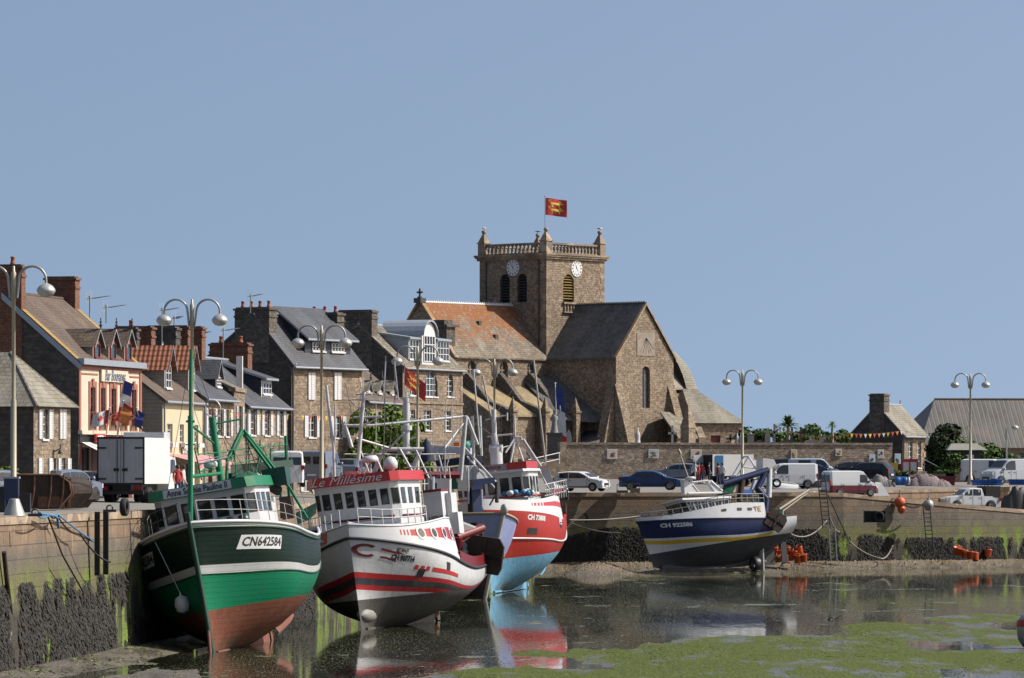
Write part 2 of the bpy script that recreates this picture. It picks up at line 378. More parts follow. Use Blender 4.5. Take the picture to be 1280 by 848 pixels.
wet=mrange(nt,n1,.42,.56,.28,.75); wet=math_(nt,'MAXIMUM',wet,math_(nt,'MULTIPLY',gf,.85)); nt.links.new(wet,b.inputs['Roughness']); nt.links.new(mrange(nt,gf,0,1,.5,.12),b.inputs['Specular IOR Level'])
bump(nt,b,math_(nt,'ADD',n3,math_(nt,'MULTIPLY',n2,.8)),.10)
MAT['mud']=m
g=MB(); NX=190; xs=[-30+ (j/NX)*100 for j in range(NX+1)]; ys=[140+250*(i/230)**1.15 for i in range(231)]
vs=[(x,y,mudz(x,y)) for y in ys for x in xs]; W=NX+1
g.add(vs,[[i*W+j,i*W+j+1,(i+1)*W+j+1,(i+1)*W+j] for i in range(230) for j in range(NX)],smooth=True)
vs=[(-200,-50,-6.3),(400,-50,-6.3),(400,500,-6.3),(-200,500,-6.3)]; g.add(vs,[[0,1,2,3]])
tag(g.build('harbour_floor',m),kind='structure')
# tufts of weed and stones lying on the flat
m,nt,b=newmat('green_weed'); v=coord(nt); n=noise(nt,v,3,4,.7)
nt.links.new(mixc(nt,mrange(nt,n,.35,.65),(.08,.11,.02),(.22,.26,.055)),b.inputs['Base Color']); b.inputs['Roughness'].default_value=.75; MAT['green_weed']=m
g=MB(); rnd=random.Random(3)
def tuft(x,y,z,s,h):
    a=rnd.uniform(0,math.pi); dx,dy=math.cos(a)*s,math.sin(a)*s; t=rnd.uniform(-.3,.3)*s
    g.face([(x-dx,y-dy,z),(x+dx,y+dy,z),(x+dx*.6+t,y+dy*.6,z+h),(x-dx*.5+t,y-dy*.5,z+h*.8)])
cnt=0
while cnt<22000:
    y=rnd.uniform(150,245); x=rnd.uniform(-5,.115*y)
    s=interp(x,SH)
    if y>s-1: continue
    q=mnoise.noise((x*.16,y*.035,11))+.5*mnoise.noise((x*.6,y*.1,2))
    if q<.02+rnd.uniform(-.12,.12): continue
    cnt+=1; tuft(x,y,max(mudz(x,y),WZ)-.01,rnd.uniform(.02,.07),rnd.uniform(.006,.02))
for _ in range(2600):
    y=rnd.uniform(155,205); x=QX(y)+abs(rnd.gauss(0,2.6))+.3
    z=mudz(x,y)
    if z>WZ and mnoise.noise((x*.5,y*.12,4))>-.05: tuft(x,y,z-.01,rnd.uniform(.03,.10),rnd.uniform(.01,.05))
tag(g.build('sea_lettuce',MAT['green_weed']),'bright green weed spread over the wet mud flat in the foreground','seaweed',kind='stuff')
g=MB()
for i in range(2600):
    if i%3: x=rnd.uniform(3,45); wl=interp(x,[(a,bb) for a,bb,_ in FR]) if x>20.3 else YBX(x); y=wl-abs(rnd.gauss(0,3.5))-.2
    else: x=rnd.gauss(6,2.2); y=rnd.gauss(322,4)
    z=mudz(x,y)
    if z<WZ: continue
    r=rnd.uniform(.03,.11); a=rnd.uniform(0,3)
    g.add([(x+r*math.cos(a+q*2.09),y+r*math.sin(a+q*2.09),z-.02) for q in range(3)]+[(x,y,z+r*.9)],[[0,1,3],[1,2,3],[2,0,3]])
tag(g.build('pebbles',paint('pebble',(.30,.22,.14),.9,0,.5,4)),'scattered stones and pebbles on the beach under the back wall','stones',kind='stuff')

m,nt,b=newmat('harbour_water'); v=coord(nt,'Object',(1,.18,1))
r1=noise(nt,v,.9,4,.6); fl=noise(nt,coord(nt,'Object',(1,.12,1)),.22,5,.65); sp_=noise(nt,coord(nt,'Object',(1,.35,1)),11,3,.7)
fm=math_(nt,'MULTIPLY',mrange(nt,sp_,.57,.63),mrange(nt,fl,.36,.60,.15,1))
st=noise(nt,coord(nt,'Object',(.35,.16,1)),.8,6,.72); fm=math_(nt,'MAXIMUM',fm,math_(nt,'MULTIPLY',mrange(nt,st,.60,.64),mrange(nt,sp_,.42,.56)))
b.inputs['Base Color'].default_value=(.020,.021,.014,1); b.inputs['IOR'].default_value=1.33
nt.links.new(mixc(nt,fm,(.020,.021,.013),(.20,.22,.12)),b.inputs['Base Color'])
nt.links.new(math_(nt,'ADD',math_(nt,'MULTIPLY',fm,.6),mrange(nt,fl,.4,.7,.02,.07)),b.inputs['Roughness'])
b.inputs['Specular IOR Level'].default_value=.42
bump(nt,b,math_(nt,'ADD',r1,math_(nt,'MULTIPLY',noise(nt,v,6,3),.25)),.006)
g=MB(); g.face([(-60,100,WZ),(160,100,WZ),(160,420,WZ),(-60,420,WZ)])
tag(g.build('harbour_water',m),kind='structure')

# ---------------------------------------------------------------- quay walls
def quaymat(name,zs,tint=(1,1,1),seed=0,green=.5):
    # zs: heights where tan stone, stained stone, mossy band and weed band meet
    m,nt,b=newmat(name); uv=coord(nt,'UV')
    br=nt.nodes.new('ShaderNodeTexBrick'); nt.links.new(uv,br.inputs['Vector'])
    for k_,c_ in (('Color1',(.36,.24,.145)),('Color2',(.50,.36,.235)),('Mortar',(.16,.12,.085))): br.inputs[k_].default_value=(*[a*t for a,t in zip(c_,tint)],1)
    br.inputs['Scale'].default_value=1; br.inputs['Brick Width'].default_value=1.35; br.inputs['Row Height'].default_value=.52; br.inputs['Mortar Size'].default_value=.018; br.inputs['Mortar Smooth'].default_value=.4
    g_=nt.nodes.new('ShaderNodeNewGeometry'); s=nt.nodes.new('ShaderNodeSeparateXYZ'); nt.links.new(g_.outputs['Position'],s.inputs[0]); z=s.outputs[2]
    def uvn(sx,sy,sc,det=5,off=0):
        mp=nt.nodes.new('ShaderNodeMapping'); mp.inputs['Scale'].default_value=(sx,sy,1); mp.inputs['Location'].default_value=(off+seed*3.3,off,0)
        nt.links.new(uv,mp.inputs[0]); return noise(nt,mp.outputs[0],sc,det,.7)
    fine=uvn(1,1,8); mid=uvn(1,1,1.1); streak=uvn(1,.12,1.9); lg=uvn(1,.6,.28,4)
    col=mixc(nt,mrange(nt,fine,.3,.75,0,.55),br.outputs['Color'],(.17,.12,.085))
    col=mixc(nt,mrange(nt,streak,.46,.66,0,.65),col,(.13,.105,.085))
    col=mixc(nt,mrange(nt,uvn(1,.2,1.2,4,9),.58,.68,0,.6),col,(.55,.40,.27))
    zz=math_(nt,'ADD',z,math_(nt,'MULTIPLY',math_(nt,'SUBTRACT',lg,.5),1.6)); zz=math_(nt,'ADD',zz,math_(nt,'MULTIPLY',math_(nt,'SUBTRACT',streak,.5),1.1))
    col=mixc(nt,mrange(nt,zz,zs[0]+.35,zs[0]-.25,0,.86),col,mixc(nt,mrange(nt,mid,.35,.65),(.085,.075,.062),(.15,.13,.10)))
    mo=math_(nt,'MULTIPLY',mrange(nt,zz,zs[1]+.4,zs[1]-.3),mrange(nt,mid,.40,.56,.25,.95))
    col=mixc(nt,mo,col,mixc(nt,mrange(nt,fine,.35,.7),(.075,.078,.02),(.20,.20,.045)))
    dk=mrange(nt,zz,zs[2]+.3,zs[2]-.35); col=mixc(nt,dk,col,mixc(nt,mrange(nt,fine,.3,.7),(.018,.015,.011),(.06,.05,.035)))
    gp=math_(nt,'MULTIPLY',mrange(nt,uvn(1,.3,.75,4,5),1-green-.02,1-green+.03),mrange(nt,zz,zs[1],zs[1]-.8)); 
    col=mixc(nt,gp,col,mixc(nt,mrange(nt,fine,.3,.7),(.09,.14,.015),(.20,.29,.03)))
    nt.links.new(col,b.inputs['Base Color']); b.inputs['Roughness'].default_value=.85
    h=math_(nt,'ADD',math_(nt,'MULTIPLY',br.outputs['Fac'],-1.2),fine); h=math_(nt,'ADD',h,math_(nt,'MULTIPLY',mid,.8)); bump(nt,b,h,.05); return m
MAT['quay_l']=quaymat('quay_wall_left_stone',(-1.15,-1.9,-3.1),(.64,.59,.54),1,.47)
MAT['quay_b']=quaymat('quay_wall_back_stone',(-1.3,-2.3,-3.6),(.50,.48,.45),2,.45)
MAT['quay_r']=quaymat('quay_wall_ramp_stone',(-1.6,-2.5,-3.8),(.42,.415,.40),3,.46)
MAT['quay_u']=quaymat('quay_wall_upper_stone',(-3.5,-9,-9),(.85,.78,.72),4,.0)
MAT['kerb']=stone('kerb_stone',(.34,.25,.17),(.42,.33,.24),(.2,.16,.12),1.3,.6,ms=.015,bmp=.01,distort=.01)
def wallface(pts,ztop,zbot,mat,name,label,segs=1,batter=.25,thick=1.2,coping=.28):
    g=MB(); u=0
    for i in range(len(pts)-1):
        p,q=Vector((*pts[i],0)),Vector((*pts[i+1],0)); L=(q-p).length; d=(q-p)/L; nrm=Vector((d.y,-d.x,0))
        n=max(1,int(L/6)); 
        for j in range(n):
            a=p+d*L*j/n; c=p+d*L*(j+1)/n; za=ztop[i]+(ztop[i+1]-ztop[i])*j/n; zc=ztop[i]+(ztop[i+1]-ztop[i])*(j+1)/n
            f=lambda w_,z,o:(w_.x+nrm.x*o,w_.y+nrm.y*o,z)
            u0=u+L*j/n; u1=u+L*(j+1)/n
            g.add([f(a,zbot,batter),f(c,zbot,batter),f(c,zc-coping,.0),f(a,za-coping,.0)],[[0,1,2,3]],0,[[(u0,zbot),(u1,zbot),(u1,zc-coping),(u0,za-coping)]])
            # coping stones stand a little proud
            g.add([f(a,za-coping,.06),f(c,zc-coping,.06),f(c,zc+.012,.06),f(a,za+.012,.06),f(a,za+.012,-.7),f(c,zc+.012,-.7),f(a,za-coping,0),f(c,zc-coping,0)],[[0,1,2,3],[3,2,5,4],[6,7,1,0]],1)
        u+=L
    return tag(g.build(name,[mat,MAT['kerb']]),label,'quay wall')
wallface([(QX(120),120),(QX(230),230),(QX(YB),YB)],[0,0,0],-6.4,MAT['quay_l'],'quay_wall','tall stained granite quay wall on the left, hung with dark weed')
wallface([(QX(YB),YB),(20.3,337.46)],[0,0],-6.4,MAT['quay_b'],'quay_wall','granite quay wall across the back between the red boat and the blue boat')
wallface([(a,b_) for a,b_,_ in FR],[c_+.25 if i else 0 for i,(_,_,c_) in enumerate(FR)],-6.4,MAT['quay_r'],'slipway_wall','dark weathered stone wall sloping down to the right beneath the red and white van')
wallface([(20.3,337.52),(24.4,345.5),(28.2,347.5),(33.5,351.2),(40.5,360),(53,370),(77,390)],[.0,.14,.2,.25,.35,.42,.5],-4,MAT['quay_u'],'upper_quay_wall','reddish stone wall behind the pickup on the slipway',batter=.1)
# hanging seaweed on the walls
m,nt,b=newmat('bladder_wrack'); v=coord(nt); n=noise(nt,v,5,3)
nt.links.new(mixc(nt,mrange(nt,n,.35,.65),(.005,.004,.003),(.020,.015,.009)),b.inputs['Base Color']); b.inputs['Roughness'].default_value=.8; MAT['wrack']=m
def weed(pts,ztop_fn,zbot_fn,dens,thr,name,label,seed):
    g=MB(); rnd=random.Random(seed)
    for i in range(len(pts)-1):
        p,q=Vector((*pts[i],0)),Vector((*pts[i+1],0)); L=(q-p).length; d=(q-p)/L; nrm=Vector((d.y,-d.x,0))
        for _ in range(int(L*dens)):
            t=rnd.uniform(0,L); a=p+d*t; zt=ztop_fn(a); zb=zbot_fn(a); z=rnd.uniform(zb,zt)
            if mnoise.noise((t*.45+i*50,z*.35,seed))+.6*mnoise.noise((t*1.6,z*.5,seed+5))+.35*mnoise.noise((t*4,z*1.6,seed+9))+(zt-z)*.13<thr+rnd.uniform(-.2,.2): continue
            fr=(0-z)/6.4*.25; hh=rnd.uniform(.08,.32); ww=rnd.uniform(.012,.045); o=rnd.uniform(.01,.13)
            dr=rnd.uniform(-.16,.16); a0=a+nrm*(fr+.01); tw=rnd.uniform(-.03,.03)
            g.face([a0-d*ww+Vector((0,0,z)),a0+d*(dr-ww*.7)+nrm*o+Vector((0,0,z-hh)),a0+d*(dr+ww)+nrm*(o+tw)+Vector((0,0,z-hh)),a0+d*ww+nrm*tw+Vector((0,0,z+.05))])
    return tag(g.build(name,MAT['wrack']),label,'seaweed',kind='stuff')
weed([(QX(150),150),(QX(230),230)],lambda a:-2.4,lambda a:-5.6,1000,.17,'hanging_seaweed','dark bladder wrack hanging on the lower half of the left quay wall',1)
weed([(2,YBX(2)),(20.3,YBX(20.3))],lambda a:-2.9-.4*math.sin(a.x*.6),lambda a:-5.3,1100,-.06,'hanging_seaweed','black seaweed on the back wall behind and beside the blue boat',2)
weed([(a,b_) for a,b_,_ in FR[:6]],lambda a:-2.7-.7*ss(22,30,a.x),lambda a:-5.4,800,.02,'hanging_seaweed','dark seaweed patches along the foot of the sloping slipway wall',3)
# ---------------------------------------------------------------- buildings
def rect(u,z,w,h): return [(u-w/2,z),(u+w/2,z),(u+w/2,z+h),(u-w/2,z+h)]
def arch(u,z,w,h,n=8,f=1.0):
    r=w/2; hh=h-r*f
    return [(u-r,z),(u+r,z)]+[(u+r*math.cos(t*math.pi/n),z+hh+r*f*math.sin(t*math.pi/n)) for t in range(n+1)]
class House:
    def __init__(s,name,label,A,B,cat='house',base=-.3,group=None):
        s.A=Vector((*XY(*A),0)); s.B=Vector((*XY(*B),0)); s.L=(s.B-s.A).length; d=s.B-s.A; s.phi=math.atan2(d.y,d.x)
        s.base=base; s.root=empty(name,(s.A.x,s.A.y,0),s.phi,label,cat,group)
        s.ux=d.normalized(); s.uy=Vector((-s.ux.y,s.ux.x,0))
    def hit(s,px,y=0):            # local x on the plane at local y seen in column px
        q=(px-640)/F; o=s.A+s.uy*y; return (q*o.y-o.x)/(s.ux.x-q*s.ux.y)
    def hity(s,px,x=0):
        q=(px-640)/F; o=s.A+s.ux*x; return (q*o.y-o.x)/(s.uy.x-q*s.uy.y)
    def z(s,py,x,y=0):
        w_=s.A+s.ux*x+s.uy*y; return EY+(H0-py)*w_.y/F
    def win(s,x0,x1,y0,y1,y=0):   # measured rectangle -> u,z,w,h
        a,b=s.hit(x0,y),s.hit(x1,y); u=(a+b)/2; return (u,s.z(y1,u,y),b-a,s.z(y0,u,y)-s.z(y1,u,y))
    def window(s,u,z,w,h,nx=2,nz=3,frame='white',y=.14,pane=True,arched=False,name='window',glass='glass',bar=.05,sill=True,parent=None):
        g=MB(); t=bar
        pf=s.root if parent is None else parent
        if arched:
            o=arch(u,z,w,h); i_=arch(u,z+t,w-2*t,h-2*t)
            n=len(o)
            for k in range(n):
                a,b=o[k],o[(k+1)%n]; c,d=i_[(k+1)%n],i_[k]; g.face([(a[0],y,a[1]),(b[0],y,b[1]),(c[0],y,c[1]),(d[0],y,d[1])])
        else:
            g.box((u-w/2,y-.03,z),(u-w/2+t,y+.03,z+h)); g.box((u+w/2-t,y-.03,z),(u+w/2,y+.03,z+h))
            g.box((u-w/2+t,y-.03,z),(u+w/2-t,y+.03,z+t)); g.box((u-w/2+t,y-.03,z+h-t),(u+w/2-t,y+.03,z+h))
        for k in range(1,nx):
            x=u-w/2+w*k/nx; hh=h-(.02 if not arched else w*.5*(abs(k/nx-.5)*1.2)); tt=t*(.8 if nx%2==0 and k==nx//2 else .4); g.box((x-tt,y-.025,z+t),(x+tt,y+.025,z+hh-t))
        for k in range(1,nz):
            zz=z+h*k/nz*(1 if not arched else .95); g.box((u-w/2+t,y-.02,zz-t*.35),(u+w/2-t,y+.02,zz+t*.35))
        if sill: g.box((u-w/2-.08,-.07,z-.09),(u+w/2+.08,y,z-.002))
        o=g.build(name,MAT[frame],pf)
        if pane:
            p=MB(); p.face([(q[0],y+.02,q[1]) for q in (arch(u,z,w,h) if arched else rect(u,z,w,h))]); p.build('pane',MAT[glass],o)
        return o
    def shutter(s,u,z,w,h,closed=False,y=-.05,mat='white'):
        g=MB(); g.box((u-w/2,y,z),(u+w/2,y+.045,z+h))
        n=int(h/.12)
        for k in range(n):
            zz=z+.06+k*(h-.1)/n; g.box((u-w/2+.05,y-.015,zz),(u+w/2-.05,y-.001,zz+.05))
        g.box((u-w/2,y-.03,z),(u-w/2+.045,y,z+h)); g.box((u+w/2-.045,y-.03,z),(u+w/2,y,z+h))
        return g.build('shutter',MAT[mat],s.root)
    def shell(s,D,rd,eave,ridge,wall,roof,holes=(),gable=None,over=.25,holes_g=(),reveal=.18,verge=.08,back_eave=None,gutter=True,roofdown=0,downpipe=True,quoins=None):
        L=s.L; b=s.base; s.D=D; s.rd=rd; s.eave=eave; s.ridge=ridge; be=eave if back_eave is None else back_eave
        gable=gable or wall
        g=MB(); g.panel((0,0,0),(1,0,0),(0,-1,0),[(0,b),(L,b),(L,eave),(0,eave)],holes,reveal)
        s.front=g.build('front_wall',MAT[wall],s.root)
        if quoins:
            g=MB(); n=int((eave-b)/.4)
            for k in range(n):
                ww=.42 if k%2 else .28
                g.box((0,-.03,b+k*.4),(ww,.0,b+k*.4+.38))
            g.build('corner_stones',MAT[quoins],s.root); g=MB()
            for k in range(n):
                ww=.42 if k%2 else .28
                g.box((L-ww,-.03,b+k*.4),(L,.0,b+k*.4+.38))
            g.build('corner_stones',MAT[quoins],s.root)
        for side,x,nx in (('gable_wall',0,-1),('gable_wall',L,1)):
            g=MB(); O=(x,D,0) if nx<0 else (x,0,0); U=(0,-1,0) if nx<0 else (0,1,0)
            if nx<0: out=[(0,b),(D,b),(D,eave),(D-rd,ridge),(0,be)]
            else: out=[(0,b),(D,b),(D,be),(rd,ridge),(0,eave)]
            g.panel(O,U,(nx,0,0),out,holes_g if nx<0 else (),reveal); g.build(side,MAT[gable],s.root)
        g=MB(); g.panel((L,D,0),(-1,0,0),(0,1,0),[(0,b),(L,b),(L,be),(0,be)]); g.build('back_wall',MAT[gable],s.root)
        g=MB(); m=(ridge-eave)/rd; th=.12; v=verge
        y0=-over; z0=eave-m*over
        g.add([(-v,y0,z0+.1),(L+v,y0,z0+.1),(L+v,rd,ridge+.1),(-v,rd,ridge+.1)],[[0,1,2,3]])
        g.add([(-v,y0,z0-.02),(L+v,y0,z0-.02),(L+v,y0,z0+.1),(-v,y0,z0+.1)],[[0,1,2,3]])
        m2=(ridge-be)/(D-rd)
        g.add([(L+v,D+over,be-m2*over+.1),(-v,D+over,be-m2*over+.1),(-v,rd,ridge+.1),(L+v,rd,ridge+.1)],[[0,1,2,3]])
        for x,q in ((-v,-1),(L+v,1)):
            f=[[0,1,2,3]]
            g.add([(x,y0,z0-.03),(x,y0,z0+.1),(x,rd,ridge+.1),(x,rd,ridge-.05)],[[0,1,2,3] if q>0 else [3,2,1,0]]); g.add([(x,D+over,be-m2*over-.03),(x,D+over,be-m2*over+.1),(x,rd,ridge+.1),(x,rd,ridge-.05)],[[0,1,2,3]])
        g.tube([(-v,rd,ridge+.1),(L+v,rd,ridge+.1)],.09,1,6)
        s.roof=g.build('roof',[MAT[roof],MAT['zinc'] if 'slate' in roof else MAT[roof]],s.root)
        if gutter:
            g=MB(); g.tube([(-v,-over-.06,eave-m*over+.0),(L+v,-over-.06,eave-m*over+.0)],.08,0,6)
            g.build('gutter',MAT['zinc'],s.root)
        if downpipe:
            g=MB(); g.tube([(.12,-.09,b),(.12,-.09,eave-.25),(.12,-over,eave-.1)],.05,0,6); g.build('downpipe',MAT['zinc'],s.root)
        s.m=m
    def rz(s,y): return s.eave+s.m*y
    def chimney(s,x0,x1,y0,y1,ztop,mat='granite_dark',pots=0,capm=None,zb=None,corner=None,pr=.13):
        g=MB(); zb=zb if zb is not None else s.eave
        g.box((x0,y0,zb),(x1,y1,ztop)); g.box((x0-.08,y0-.08,ztop),(x1+.08,y1+.08,ztop+.12)); g.box((x0-.05,y0-.05,ztop-.45),(x1+.05,y1+.05,ztop-.33)); g.box((x0+.05,y0+.05,ztop+.12),(x1-.05,y1-.05,ztop+.2),1)
        c=g.build('chimney',[MAT[mat],MAT[capm or 'granite_dark']],s.root)
        long_y=(y1-y0)>(x1-x0)
        for k in range(pots):
            t=(k+.5)/pots; x=(x0+x1)/2 if long_y else x0+(x1-x0)*t; y=y0+(y1-y0)*t if long_y else (y0+y1)/2
            q=MB(); q.lathe([(pr,0),(pr*1.05,.08),(pr*.8,.12),(pr*.75,.32),(pr*.9,.34),(pr*.85,.4),(.01,.38)],(x,y,ztop+.2),n=10); q.build('chimney_pot',MAT['pot'],c)
        return c
    def dormer(s,u,w,zb,zt,style='gable',yf=.25,rise=.6,wall='navy_board',face='white',roof='slate',winm=(.12,.1,2,3),over=.15,nwin=1,finial=False,cheek=None,wf='white'):
        g=MB(); y=yf; r=s.rz; x0,x1=u-w/2,u+w/2
        zf=r(y)
        yt=(zt-s.eave)/s.m
        # cheeks
        for x,sg in ((x0,-1),(x1,1)):
            q=[(x,y,zf-.1),(x,y,zt),(x,yt,zt)]; g.add(q,[[0,1,2] if sg>0 else [2,1,0]],0)
        g.add([(x0,y,zf-.1),(x1,y,zf-.1),(x1,y,zt),(x0,y,zt)],[[0,1,2,3]],1)
        if style=='gable':
            zp=zt+rise; yp=(zp-s.eave)/s.m
            g.add([(x0,y,zt),(x1,y,zt),(u,y,zp)],[[0,1,2]],1)
            o=over; e=rise/(w/2)
            for sg in (-1,1):
                xe=u+sg*(w/2+o); ze=zt-e*o
                q=[(xe,y-o,ze+.06),(u,y-o,zp+.06),(u,yp,zp+.06),(xe,(ze-s.eave)/s.m,ze+.06)]
                g.add(q,[[0,1,2,3] if sg<0 else [3,2,1,0]],2)
                g.add([(xe,y-o,ze-.04),(u,y-o,zp-.04),(u,y-o,zp+.06),(xe,y-o,ze+.06)],[[0,1,2,3]],3)
            if finial: g.lathe([(.03,0),(.05,.1),(.1,.16),(.03,.25),(.07,.34),(.02,.42),(.04,.5),(0,.6)],(u,y-o,zp+.05),4,8)
        elif style=='shed':
            zr=zt+rise; yr=min((zr-s.eave)/s.m,s.rd)
            q=[(x0-over,y-over*1.6,zt-.02),(x1+over,y-over*1.6,zt-.02),(x1+over,yr,zr),(x0-over,yr,zr)]
            g.add([(a,b_,c+.1) for a,b_,c in q],[[0,1,2,3]],2); g.add([(x0-over,y-over*1.6,zt-.05),(x1+over,y-over*1.6,zt-.05),(x1+over,y-over*1.6,zt+.08),(x0-over,y-over*1.6,zt+.08)],[[0,1,2,3]],3)
            for x in (x0-over,x1+over): g.add([(x,y-over*1.6,zt-.05),(x,y-over*1.6,zt+.08),(x,yr,zr+.1),(x,yr,zr-.05)],[[0,1,2,3]],3)
            for x in (x0,x1): g.add([(x,y,zt),(x,yt,zt),(x,yr,zr)],[[0,1,2]],0)
        d=g.build('dormer',[MAT[cheek or wall],MAT[face],MAT[roof],MAT['zinc'],MAT['iron']],s.root)
        mx,mz,nx,nz=winm
        ww=(w-mx*(nwin+1))/nwin
        for k in range(nwin):
            uu=x0+mx+ww/2+k*(ww+mx)
            q=MB(); z0=zf+mz+.12; h=zt-mz-z0; yy=y-.01
            q.face([(uu-ww/2,yy,z0),(uu+ww/2,yy,z0),(uu+ww/2,yy,z0+h),(uu-ww/2,yy,z0+h)],0)
            for a in range(nx+1):
                x=uu-ww/2+ww*a/nx; q.box((x-.03,yy-.05,z0),(x+.03,yy-.004,z0+h),1)
            for a in range(nz+1):
                zz=z0+h*a/nz; q.box((uu-ww/2,yy-.035,zz-.022),(uu+ww/2,yy-.006,zz+.022),1)
            q.box((uu-ww/2-.1,yy-.12,z0-.12),(uu+ww/2+.1,yy-.006,z0-.03),1)
            q.build('dormer_window',[MAT['glass'],MAT[wf]],d)
        return d

# --- hip-roofed stone house at the far left
h=House('stone_house','small rubble-stone house with a pale hipped slate roof and white shutters at the left edge',(42,28),(88,27.4))
L=h.L; E=4.6; AP=h.z(440,1.9,2.2); D=9
wins=[h.win(53,59.5,512,549),h.win(73.5,81.5,512,549)]; low=[h.win(50,58,573,640),h.win(62,70,573,600),h.win(73,82,573,600)]
g=MB(); g.panel((0,0,0),(1,0,0),(0,-1,0),[(0,-.3),(L,-.3),(L,E),(0,E)],[rect(*wins[0])]+[rect(u,z,w_,hh) for u,z,w_,hh in low[1:]],.2); g.build('front_wall',MAT['granite'],h.root)
g=MB(); g.panel((0,D,0),(0,-1,0),(-1,0,0),[(0,-.3),(D,-.3),(D,E),(0,E)]); g.panel((L,0,0),(0,1,0),(1,0,0),[(0,-.3),(D,-.3),(D,E),(0,E)]); g.panel((L,D,0),(-1,0,0),(0,1,0),[(0,-.3),(L,-.3),(L,E),(0,E)]); g.build('side_wall',MAT['stone_shade_dark'],h.root)
g=MB(); o=.3; yr=2.0
a,b_,c,d=(-o,-o,E-.1),(L+o,-o,E-.1),(L+o,D+o,E-.1),(-o,D+o,E-.1); r0,r1=(L/2,yr,AP),(L/2,D-yr,AP)
for q in ([a,b_,r0],[b_,c,r1,r0],[c,d,r1],[d,a,r0,r1]): g.face(q)
g.add([a,b_,c,d],[[3,2,1,0]]); g.tube([a,r0],.06,0,5); g.tube([b_,r0],.06,0,5)
g.build('roof',MAT['slate_pale'],h.root)
h.window(*wins[0],nx=2,nz=4)
for u,z,w_,hh in low[1:]: h.window(u,z,w_,hh,nx=2,nz=3)
z0,hh=wins[0][1],wins[0][3]
for x0,x1 in ((47.5,52),(60,65)): u,z,w_,_=h.win(x0,x1,511,550); h.shutter(u,z0,w_,hh)
for x0,x1 in ((73.5,77.3),(77.7,81.5)): u,z,w_,_=h.win(x0,x1,511,550); h.shutter(u,wins[1][1],w_,wins[1][3])
for x0,x1 in ((47,52),(60,65),(71.5,75),(83,87.5)): u,z,w_,_=h.win(x0,x1,573,594); h.shutter(u,low[1][1],w_,low[1][3])
g=MB(); u,z,w_,hh=h.win(64,69,560,565); g.tube([(u,-.02,z),(u,-.35,z+.15),(u,-.35,z+.35)],.03); g.lathe([(.12,0),(.1,.15),(.03,.2)],(u,-.35,z-.1),n=8); g.tube([(u,-.03,z-.6),(u,-.03,z+.1)],.02); g.build('wall_lamp',MAT['iron'],h.root)
h.eave=E; yc=h.hity(6,0)
h.chimney(-.05,.6,3.0,5.2,h.z(431,0,4),'granite_dark',0,zb=E-.3)

# --- inn with pink trim
h=House('inn','cream inn front with pink brick trim, five tall windows and three brick dormers',(98,25),(176,23.9))
bl=h.z(541,5); wn=[h.win(a,b_,486,529) for a,b_ in ((111.5,119),(124.5,131.5),(137.5,144.8),(151,157.5),(163,170))]
wn=[(u,wn[2][1],w_*.8,wn[2][3]) for u,_,w_,_ in wn]
door=[(1.3,-.3,1.6,3.1),(4.3,-.3,2.2,3.0),(7.3,.5,2.2,2.1),(10,-.3,1.7,3.0)]
h.shell(8.4,4.0,7.05,h.z(367,0,4.0),'cream','tile_brown',[rect(*q) for q in wn]+[rect(*q) for q in door],gable='stone_shade_dark',over=.15,downpipe=False,gutter=False)
L=h.L
g=MB(); g.box((-.05,-.2,bl-.12),(L+.05,-.002,bl+.08)); g.build('ledge',MAT['cream'],h.root)
g=MB(); g.box((-.06,-.32,6.95),(L+.06,.02,7.25)); g.build('cornice',MAT['zinc'],h.root)
g=MB(); g.box((0,-.05,6.72),(L,-.002,6.945)); g.box((0,-.06,bl+.09),(.3,-.003,6.71)); g.box((L-.3,-.06,bl+.09),(L,-.003,6.71)); 
for x0,x1 in ((.32,3.2),(8.7,L-.32)): g.box((x0,-.04,h.z(470,5)),(x1,-.003,h.z(470,5)+.07))
for u,z,w_,hh in wn:
    for sg in (-1,1): g.box((u+sg*(w_/2+.24),-.05,z-.35),(u+sg*(w_/2),-.004,z+hh+.002))
    g.box((u-w_/2-.24,-.05,z+hh+.003),(u+w_/2+.24,-.004,z+hh+.3)); g.box((u-.15,-.09,z+hh+.06),(u+.15,-.052,z+hh+.45)); g.box((u-w_/2-.24,-.06,z-.55),(u+w_/2+.24,-.004,z-.352))
g.build('brick_trim',MAT['pink'],h.root)
fl=paint('geraniums',(.45,.05,.04),.7,0,.7,12); gr=paint('leaf_green',(.06,.11,.03),.7,0,.6,9)
for u,z,w_,hh in wn:
    o=h.window(u,z,w_,hh,nx=2,nz=4,frame='door_red',bar=.06,sill=False)
    g=MB(); g.box((u-w_/2-.1,-.3,z-.1),(u+w_/2+.1,-.06,z+.12),0)
    for _ in range(70):
        x,y,zz=u+random.uniform(-.6,.6)*w_,-.18+random.uniform(-.18,.14),z+.12+random.uniform(0,.38); s_=.07
        a=random.uniform(0,3); g.face([(x-s_*math.cos(a),y-s_*math.sin(a),zz-.04),(x+s_*math.cos(a),y+s_*math.sin(a),zz-.04),(x+s_*.5,y,zz+.08)],1 if random.random()<.6 else 2)
    g.build('flower_box',[MAT['pot'],fl,gr],h.root)
for u,z,w_,hh in door:
    h.window(u,z,w_,hh,nx=2,nz=2,frame='black',bar=.07,sill=False,name='shop_window')
g=MB(); g.box((0.02,-.05,-.3),(.45,-.003,2.9)); g.box((2.15,-.05,-.3),(3.15,-.003,2.9)); g.box((5.45,-.05,-.3),(6.15,-.003,2.9)); g.box((8.45,-.05,-.3),(9.1,-.003,2.9)); g.box((10.9,-.05,-.3),(h.L-.02,-.003,2.9)); g.build('shop_panelling',MAT['door_red'],h.root)
